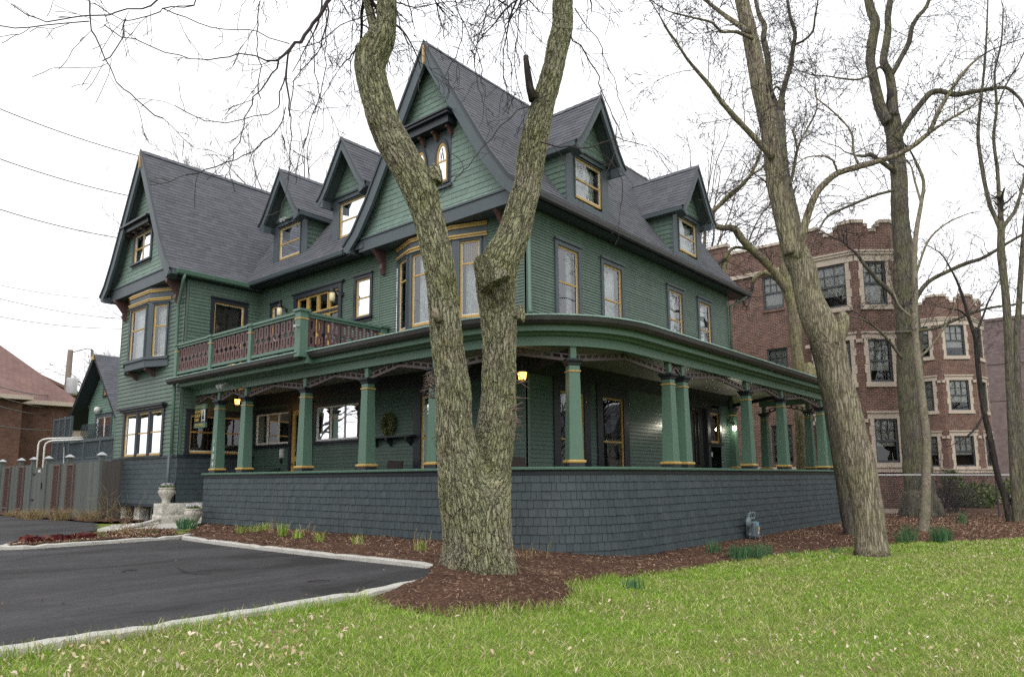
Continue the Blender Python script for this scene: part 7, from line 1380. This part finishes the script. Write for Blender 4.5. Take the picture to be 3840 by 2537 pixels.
M['daff'] = leaf_mat('daffodil_leaf', [(0, (.035, .10, .055)), (.6, (.07, .17, .075)), (1, (.13, .23, .09))], .5); M['red'] = leaf_mat('red_leaf', [(0, (.06, .012, .014)), (.5, (.12, .022, .024)), (.8, (.16, .05, .035)), (1, (.20, .10, .06))], .5); M['straw'] = leaf_mat('dry_grass', [(0, (.22, .15, .08)), (.6, (.36, .26, .15)), (.8, (.20, .20, .07)), (1, (.46, .36, .22))], .7); M['rhodo'] = leaf_mat('rhododendron_leaf', [(0, (.05, .09, .03)), (.5, (.11, .16, .05)), (1, (.24, .28, .10))], .4)
def urn(label, x, y, z, s):
    e = empty('flower_urn', (x, y, z), world=True); tag(e, label, 'planter', 'stone flower urns'); b = MB(); b.lathe([(0, 0), (.135 * s, 0), (.135 * s, .03 * s), (.11 * s, .06 * s), (.14 * s, .14 * s), (.20 * s, .24 * s), (.215 * s, .29 * s), (.225 * s, .31 * s), (.225 * s, .36 * s), (.215 * s, .385 * s), (.215 * s, .42 * s), (.232 * s, .44 * s), (.232 * s, .465 * s), (.20 * s, .467 * s), (.19 * s, .43 * s), (0, .42 * s)], (x, y, z), 32, .012); b.build('urn', M['urn'], e, smooth=True)
    b = MB()
    for k in range(4):
        a = k * math.pi / 2 + 2.6; c = V3((x + .222 * s * math.cos(a), y + .222 * s * math.sin(a), z + .33 * s))
        for j in range(7): t = j * .9; b.lathe([(0, -.025 * s), (.025 * s, 0), (0, .025 * s)], c + V3((-math.sin(a) * .03 * s * math.cos(t), math.cos(a) * .03 * s * math.cos(t), .04 * s * math.sin(t))), 6)
    b.build('relief_ornament', M['urn'], e, smooth=True); leafball('foliage', M['leaf'], e, (x, y, z + .47 * s), (.19 * s, .19 * s, .07 * s), 420, .06 * s); leafball('flowers', M['pansy'], e, (x, y, z + .55 * s), (.20 * s, .20 * s, .05 * s), 110, .055 * s, updir=.3)
urn('stone urn of white pansies raised on the limestone pier', 9.98, 22.30, .95, 1.03); urn('stone urn of lilac and white pansies on the ground at the porch wall end', 10.13, 20.85, .34, 1.05)
b = MB(); b.tube([(7.95, 20.12, .42), (8.7, 20.9, .43), (9.40, 21.75, .47), (9.9, 22.3, .5)], .055, 10); tag(b.build('drain_pipe', M['white'], None, smooth=True), 'white plastic drain pipe lying across the concrete walk', 'pipe')
# gas meter
gm_ = empty('gas_meter', (18.5, 7.55, 0), world=True); tag(gm_, 'grey gas meter with looping pipes and yellow tag against the porch wall', 'gas meter')
b = MB(); fm = Fr((0, 7.56, 0), (1, 0, 0), (0, -1, 0)); c_ = 18.62
pts = [(c_ - .13, .10), (c_ - .08, .03), (c_ + .08, .03), (c_ + .13, .10), (c_ + .13, .44), (c_ + .10, .48), (c_ - .10, .48), (c_ - .13, .44)]; b.prism([fm.P(a, z, -.12) for a, z in pts], [fm.P(a, z, .12) for a, z in pts]); b.build('meter_body', M['meter'], gm_, bevel=.02)
pts = [(c_ - .085, .10), (c_ - .05, .05), (c_ + .05, .05), (c_ + .085, .10), (c_ + .085, .36), (c_ - .085, .36)]; b = MB(); b.prism([fm.P(a, z, .115) for a, z in pts], [fm.P(a, z, .17) for a, z in pts]); b.build('front_cover', M['meter'], gm_, bevel=.012)
b = MB(); b.box(fm, c_ - .05, c_ + .06, .37, .46, .11, .16); b.build('dial', M['blueface'] if 'blueface' in M else M['metal'], gm_); b = MB(); b.box(fm, c_ + .0, c_ + .07, .25, .34, .170, .173); b.box(fm, c_ + .085, c_ + .12, .12, .36, .10, .104); b.build('yellow_tag', M['yellow'] if 'yellow' in M else M['gold'], gm_); b = MB(); b.box(fm, c_ - .04, c_ + .03, .17, .22, .170, .173); b.build('white_sticker', M['white'], gm_)
b = MB()
for pp in ([(c_ - .08, .48), (c_ - .08, .66), (c_ - .13, .71), (c_ - .20, .66), (c_ - .20, .52)], [(c_ + .07, .48), (c_ + .07, .66), (c_ + .02, .71), (c_ - .05, .68)], [(c_ + .07, .66), (c_ + .13, .70), (c_ + .17, .64), (c_ + .17, .50)], [(c_ - .26, .66), (c_ - .26, .40), (c_ - .25, .0)], [(c_ - .20, .68), (c_ - .26, .68)]): b.tube([fm.P(a, z, .02) for a, z in pp], .026, 8)
for (a, z) in ((c_ - .08, .55), (c_ + .07, .55), (c_ - .25, .30), (c_ - .25, .15), (c_ - .26, .62)): b.tube([fm.P(a, z - .035, .02), fm.P(a, z + .035, .02)], .038, 8)
b.build('gas_pipe', M['meter'], gm_, smooth=True); b = MB(); q = fm.P(c_ - .33, .46, .06); b.tube([q - fm.N * .06, q - fm.N * .03, q + fm.N * .0, q + fm.N * .05], [.06, .15, .15, .05], 18); b.tube([q, q + V3((.16, 0, -.02))], .035, 8); b.build('regulator', M['meter'], gm_, smooth=True)
# wicker chairs on the porch
def chair(label, x, y, rz):
    e = empty('wicker_chair', (x, y, 1.0), rz); tag(e, label, 'chair', 'dark wicker porch chairs'); b = MB(); b.wbox(-.28, .28, -.28, .25, .34, .42); b.build('seat', M['wicker'], e, bevel=.02); b = MB(); b.hexa([(-.28, .20, .40), (.28, .20, .40), (.28, .26, .40), (-.28, .26, .40), (-.30, .34, 1.12), (.30, .34, 1.10), (.30, .39, 1.10), (-.30, .39, 1.12)]); b.build('backrest', M['wicker'], e, bevel=.015)
    for sx in (-.27, .27):
        b = MB(); b.wbox(sx - .04, sx + .04, -.26, .28, .60, .65); b.wbox(sx - .03, sx + .03, -.26, -.20, .4, .6); b.build('armrest', M['wicker'], e)
        for sy in (-.25, .22): b = MB(); b.wbox(sx - .025, sx + .025, sy - .025, sy + .025, 0, .36); b.build('leg', M['wicker'], e)
for lab, x, y, r in (('dark wicker porch chair below the wreath and shelf', 12.0, 14.5, math.pi / 2 + 3.14159), ('dark wicker porch chair half hidden by the column left of the wreath', 12.0, 15.85, math.pi / 2 + 3.14159), ('dark wicker porch chair just right of the forked trunk', 12.1, 10.15, -.6), ('dark wicker porch chair before the right porch window', 15.65, 9.55, .25)): chair(lab, x, y, r)
# wreath
wr = empty('wreath', (12.68, 15.19, 3.12), world=True); tag(wr, 'round green leaf wreath on the porch wall above the shelf', 'wreath'); P_ = []; F_ = []
for i in range(900):
    a = random.uniform(0, 6.283); r = .19 + random.gauss(0, .045); p = V3((12.68 + random.gauss(0, .03), 15.19 + r * math.cos(a), 3.12 + r * 1.15 * math.sin(a))); d = V3((random.gauss(0, .6), random.gauss(0, 1), random.gauss(0, 1))).normalized(); s_ = d.cross(V3((1, random.gauss(0, .5), random.gauss(0, .5)))).normalized(); L_ = random.uniform(.04, .08); k = len(P_); P_ += [p - d * L_, p + s_ * L_ * .3, p + d * L_, p - s_ * L_ * .3]; F_.append((k, k + 1, k + 2, k + 3))
M['wreath'] = leaf_mat('wreath_leaf', [(0, (.05, .07, .02)), (.6, (.12, .14, .05)), (1, (.22, .20, .09))], .6); np_mesh('leaves', np.array([tuple(p) for p in P_]), np.array(F_), M['wreath'], wr); b = MB(); ring = [(12.70, 15.19 + .19 * math.cos(i * .314), 3.12 + .22 * math.sin(i * .314)) for i in range(21)]; b.tube(ring, .03, 6); b.build('twig_ring', M['twig'], wr); b = MB(); b.lathe([(0, -.03), (.07, 0), (0, .03)], (12.66, 15.12, 3.16), 8); b.build('bow', M['cream'], wr)
# balcony chairs
for i, (x, y, r, lab) in enumerate(((11.3, 16.6, 1.2, 'dark metal chair on the balcony near the corner post'), (11.6, 18.4, 2.0, 'dark metal chair on the balcony before the doors'))):
    e = empty('metal_chair', (x, y, 4.86), r); tag(e, lab, 'chair', 'balcony chairs'); b = MB(); b.wbox(-.25, .25, -.25, .25, .38, .42); b.build('seat', M['black'], e); b = MB()
    for k in range(5): b.tube([(-.25 + k * .125, .25, .4), (-.25 + k * .125, .33, .85)], .012, 4)
    b.tube([(-.26, .33, .86), (.26, .33, .86)], .02, 5); b.build('backrest', M['black'], e)
    for sx in (-.23, .23):
        for sy in (-.23, .23): b = MB(); b.tube([(sx, sy, 0), (sx, sy, .4)], .018, 5); b.build('leg', M['black'], e)
# plants
def tuft(name, label, cat, x, y, n_, h, w, rad, m, group, lean=.5, z=None):
    a = rng.uniform(0, 6.283, n_); r = rad * np.sqrt(rng.random(n_)); X_, Y_ = x + r * np.cos(a), y + r * np.sin(a); zz = float(gh(x, y)) - .01 if z is None else z
    o = blade_mesh(name, X_, Y_, h * rng.uniform(.6, 1.15, n_), w * rng.uniform(.8, 1.2, n_), lean * rng.random(n_) + .05, m, zf=lambda p, q: np.full(len(p), zz)); return tag(o, label, cat, group)
DAFF = [(14.53, 6.77, .30, 90, 'upright daffodil clump nearest the gas meter wall, left of the wide clump'), (14.25, 6.12, .26, 150, 'wide daffodil clump at the lawn edge under the gas meter'), (14.55, 5.95, .26, 140, 'daffodil clump merging into the right of the wide one below the gas meter'), (15.25, 5.95, .24, 70, 'narrow daffodil clump right of the wide pair below the gas meter'), (15.5, 5.55, .13, 24, 'tiny daffodil sprout at the end of the row below the gas meter'), (20.1, 4.35, .26, 90, 'daffodil clump just right of the leaning tree'), (20.6, 4.3, .38, 110, 'taller daffodil clump between leaning tree and slim pale tree'), (20.8, 3.7, .36, 150, 'dense daffodil clump right of the slim pale tree'), (21.3, 3.62, .30, 110, 'daffodil clump rightmost beside the slim pale tree'), (28.3, 4.3, .40, 90, 'lone daffodil clump back in the mulch near the fence'), (9.28, 5.58, .15, 60, 'faint bluish daffodil sprouts alone in the open lawn'), (16.6, 4.9, .12, 30, 'low green sprout in the lawn below the leaning tree')]
for x, y, h, n_, lab in DAFF: tuft('daffodil_clump', lab, 'plant', x, y, n_, h * 1.15, .011, .12 + .0006 * n_, M['daff'], 'daffodil clumps', .28)
SPR = [(8.95, 19.0, 'broad leafy sprout left of the ground urn'), (9.1, 18.85, 'broad leafy sprout in front of the ground urn'), (9.1, 16.26, 'green sprout by the kerb corner, lowest of the left cluster'), (9.52, 16.39, 'green sprout at the wall in the left cluster'), (9.19, 14.62, 'tall mixed sprout at the middle of the left bed'), (8.83, 12.7, 'pale leafy sprout by the wall right of the tall one'), (8.78, 9.59, 'small green sprout nearest the forked trunk'), (9.9, 16.57, 'sprout tight against the porch wall'), (9.06, 13.82, 'small sprout right behind the tall mixed one'), (8.89, 11.5, 'thin sprout midway along the kerb bed')]
for i, (x, y, lab) in enumerate(SPR): tuft('bed_sprout', lab, 'plant', x, y, 46 if i != 4 else 90, .20 if i not in (0, 1, 4) else .30, .014 if i > 1 else .03, .12, M['daff'] if i in (0, 1) else M['leafy'] if 'leafy' in M else M['grass'], 'spring sprouts in the bed', .7, z=float(gh(x, y)) + .04)
for x, y, n_, lab in ((9.57, 7.95, 5, 'cut dry stalks just right of the forked trunk'), (9.8, 7.9, 9, 'taller dry stalks against the wall right of the trunk'), (9.9, 14.9, 12, 'dry twiggy stems behind the tall sprout'), (9.7, 10.6, 8, 'wispy dead stems at the wall left of the forked trunk'), (9.6, 15.9, 10, 'dead stems among the left sprouts')):
    b = MB()
    for k in range(n_): p = V3((x + random.gauss(0, .10), y + random.gauss(0, .10), float(gh(x, y)) + .03)); d = V3((random.gauss(0, .28), random.gauss(0, .28), 1)); L_ = random.uniform(.12, .34); b.tube([p, p + d * L_ * .6, p + d * L_ + V3((random.gauss(0, .02), random.gauss(0, .02), 0))], [.006, .005, .003], 4)
    tag(b.build('dry_stalks', M['strawstem'] if 'strawstem' in M else M['straw'], None), lab, 'dry plant', 'dry stalks in the bed')
for x, y, h, lab in ((8.55, 30.2, .30, 'dry grass clump at the fence foot, far left'), (8.45, 28.9, .42, 'dry grass clump below the second trellis'), (8.7, 27.2, .46, 'dry grass clump between trellis and fence corner'), (9.2, 26.1, .40, 'dry tuft at the fence corner'), (8.7, 32.0, .25, 'low dry tuft before the gate')): tuft('dry_grass_clump', lab, 'plant', x, y, 260, h, .012, .30, M['straw'], 'dry grass clumps at the fence', 1.5)
for x, y, rad, lab in ((4.95, 16.95, .24, 'red-leaved plant at the tip of the island bed'), (5.35, 16.85, .30, 'widest red-leaved plant in the island bed'), (5.9, 17.0, .24, 'red-leaved plant farthest right in the island bed')): tag(leafball('red_plant', M['red'], None, (x, y, float(gh(x, y)) + .14), (rad, rad, .06), 80, .12), lab, 'plant', 'red-leaved plants')
for x, y, lab in ((6.95, 17.6, 'brown dry shrublet in the middle of the island bed'), (7.25, 17.1, 'tan dry shrublet beside a green cushion on the island')):
    b = MB()
    for k in range(26): grow(b, (x + random.gauss(0, .08), y + random.gauss(0, .08), .38), (random.gauss(0, .5), random.gauss(0, .5), 1), .32, .008, 1, rmin=.003)
    tag(b.build('dry_shrub', M['strawstem'] if 'strawstem' in M else M['straw'], None), lab, 'shrub', 'dry shrublets')
tag(leafball('cushion_plant', M['rhodo'], None, (7.45, 17.35, .42), (.20, .20, .08), 260, .05), 'low green cushion plant on the island bed', 'plant'); tag(leafball('cushion_plant', M['rhodo'], None, (6.3, 17.25, .42), (.16, .16, .07), 160, .05), 'small olive cushion plant at the middle of the island', 'plant')
b = MB()
for k in range(20): grow(b, (9.75 + random.gauss(0, .25), 25.3 + random.gauss(0, .5), .3), (random.gauss(-.2, .5), random.gauss(0, .5), 1), random.uniform(.5, 1.1), .010, 1, rmin=.004)
tag(b.build('bare_shrub', M['straw'], None), 'bare twiggy shrub in front of the basement windows', 'shrub')
for x, y, z, rx, rz_, n_, lab in ((43.5, 5.94, .55, 1.15, .78, 1500, 'broad green rhododendron bush beyond the chain-link fence'), (44.6, 7.0, 1.25, .55, .7, 500, 'small dark evergreen behind the rhododendron'), (48.4, 4.7, .8, .9, .7, 800, 'green bush half hidden by the slender trees')):
    e = empty('evergreen_bush', (x, y, 0), world=True); tag(e, lab, 'bush', 'green bushes by the apartment house'); leafball('foliage', M['rhodo'], e, (x, y, z), (rx, rx, rz_), n_, .20); b = MB()
    for k in range(9): grow(b, (x + random.gauss(0, .1), y + random.gauss(0, .1), -.1), (random.gauss(0, .7), random.gauss(0, .7), 1), z * 1.5, .03, 1)
    b.build('stem', M['twig'], e)
for x, y, lab in ((36.4, 5.9, 'bare reddish shrub at the foot of the battlemented bay'), (38.0, 6.2, 'second bare shrub nearer the rhododendron')):
    b = MB()
    for k in range(12): grow(b, (x + random.gauss(0, .25), y + random.gauss(0, .25), -.1), (random.gauss(0, .35), random.gauss(0, .35), 1), random.uniform(1.2, 2.2), .022, 2, rmin=.006)
    tag(b.build('bare_shrub', M['twig'], None), lab, 'shrub', 'bare shrubs by the apartment house')
b = MB(); b.wbox(47.5, 49.5, 4.2, 4.7, .0, .12); b.wbox(47.2, 49.8, 4.1, 4.8, .45, .60); b.wbox(47.6, 47.9, 4.2, 4.7, .1, .46); b.wbox(49.1, 49.4, 4.2, 4.7, .1, .46); tag(b.build('stone_bench', M['limestone'], None), 'pale stone bench beyond the rhododendron', 'bench')
tag(grid_patch('far_bed', [(33, 9), (36, 3), (44, 3.5), (60, 3), (60, 12), (34, 10.5)], .25, lambda x, y: gh(x, y) + .01 + .04 * fbm(x, y, 2, 3), M['mulch'], .2), kind='structure')
for pts, lab in (([(5.07, 10.82), (4.88, 10.25), (4.87, 9.9), (4.97, 9.62)], 'longest fallen twig, hooked, in the middle of the asphalt'), ([(4.32, 10.91), (4.42, 10.98), (4.56, 10.99)], 'short fallen twig left of the long one on the asphalt'), ([(5.40, 7.99), (5.5, 7.9), (5.62, 7.83)], 'thin straight fallen twig near the lawn kerb')):
    b = MB(); q = [V3((x, y, float(gh(x, y)) + .018 + .01 * (i % 2))) for i, (x, y) in enumerate(pts)]; b.tube(q, [.008, .007, .006, .004][:len(q)], 5)
    if len(q) > 3: b.tube([q[1], q[1] + V3((.05, .12, .05))], [.005, .002], 4)
    tag(b.build('fallen_twig', M['twigA'], None), lab, 'twig', 'twigs on the asphalt')
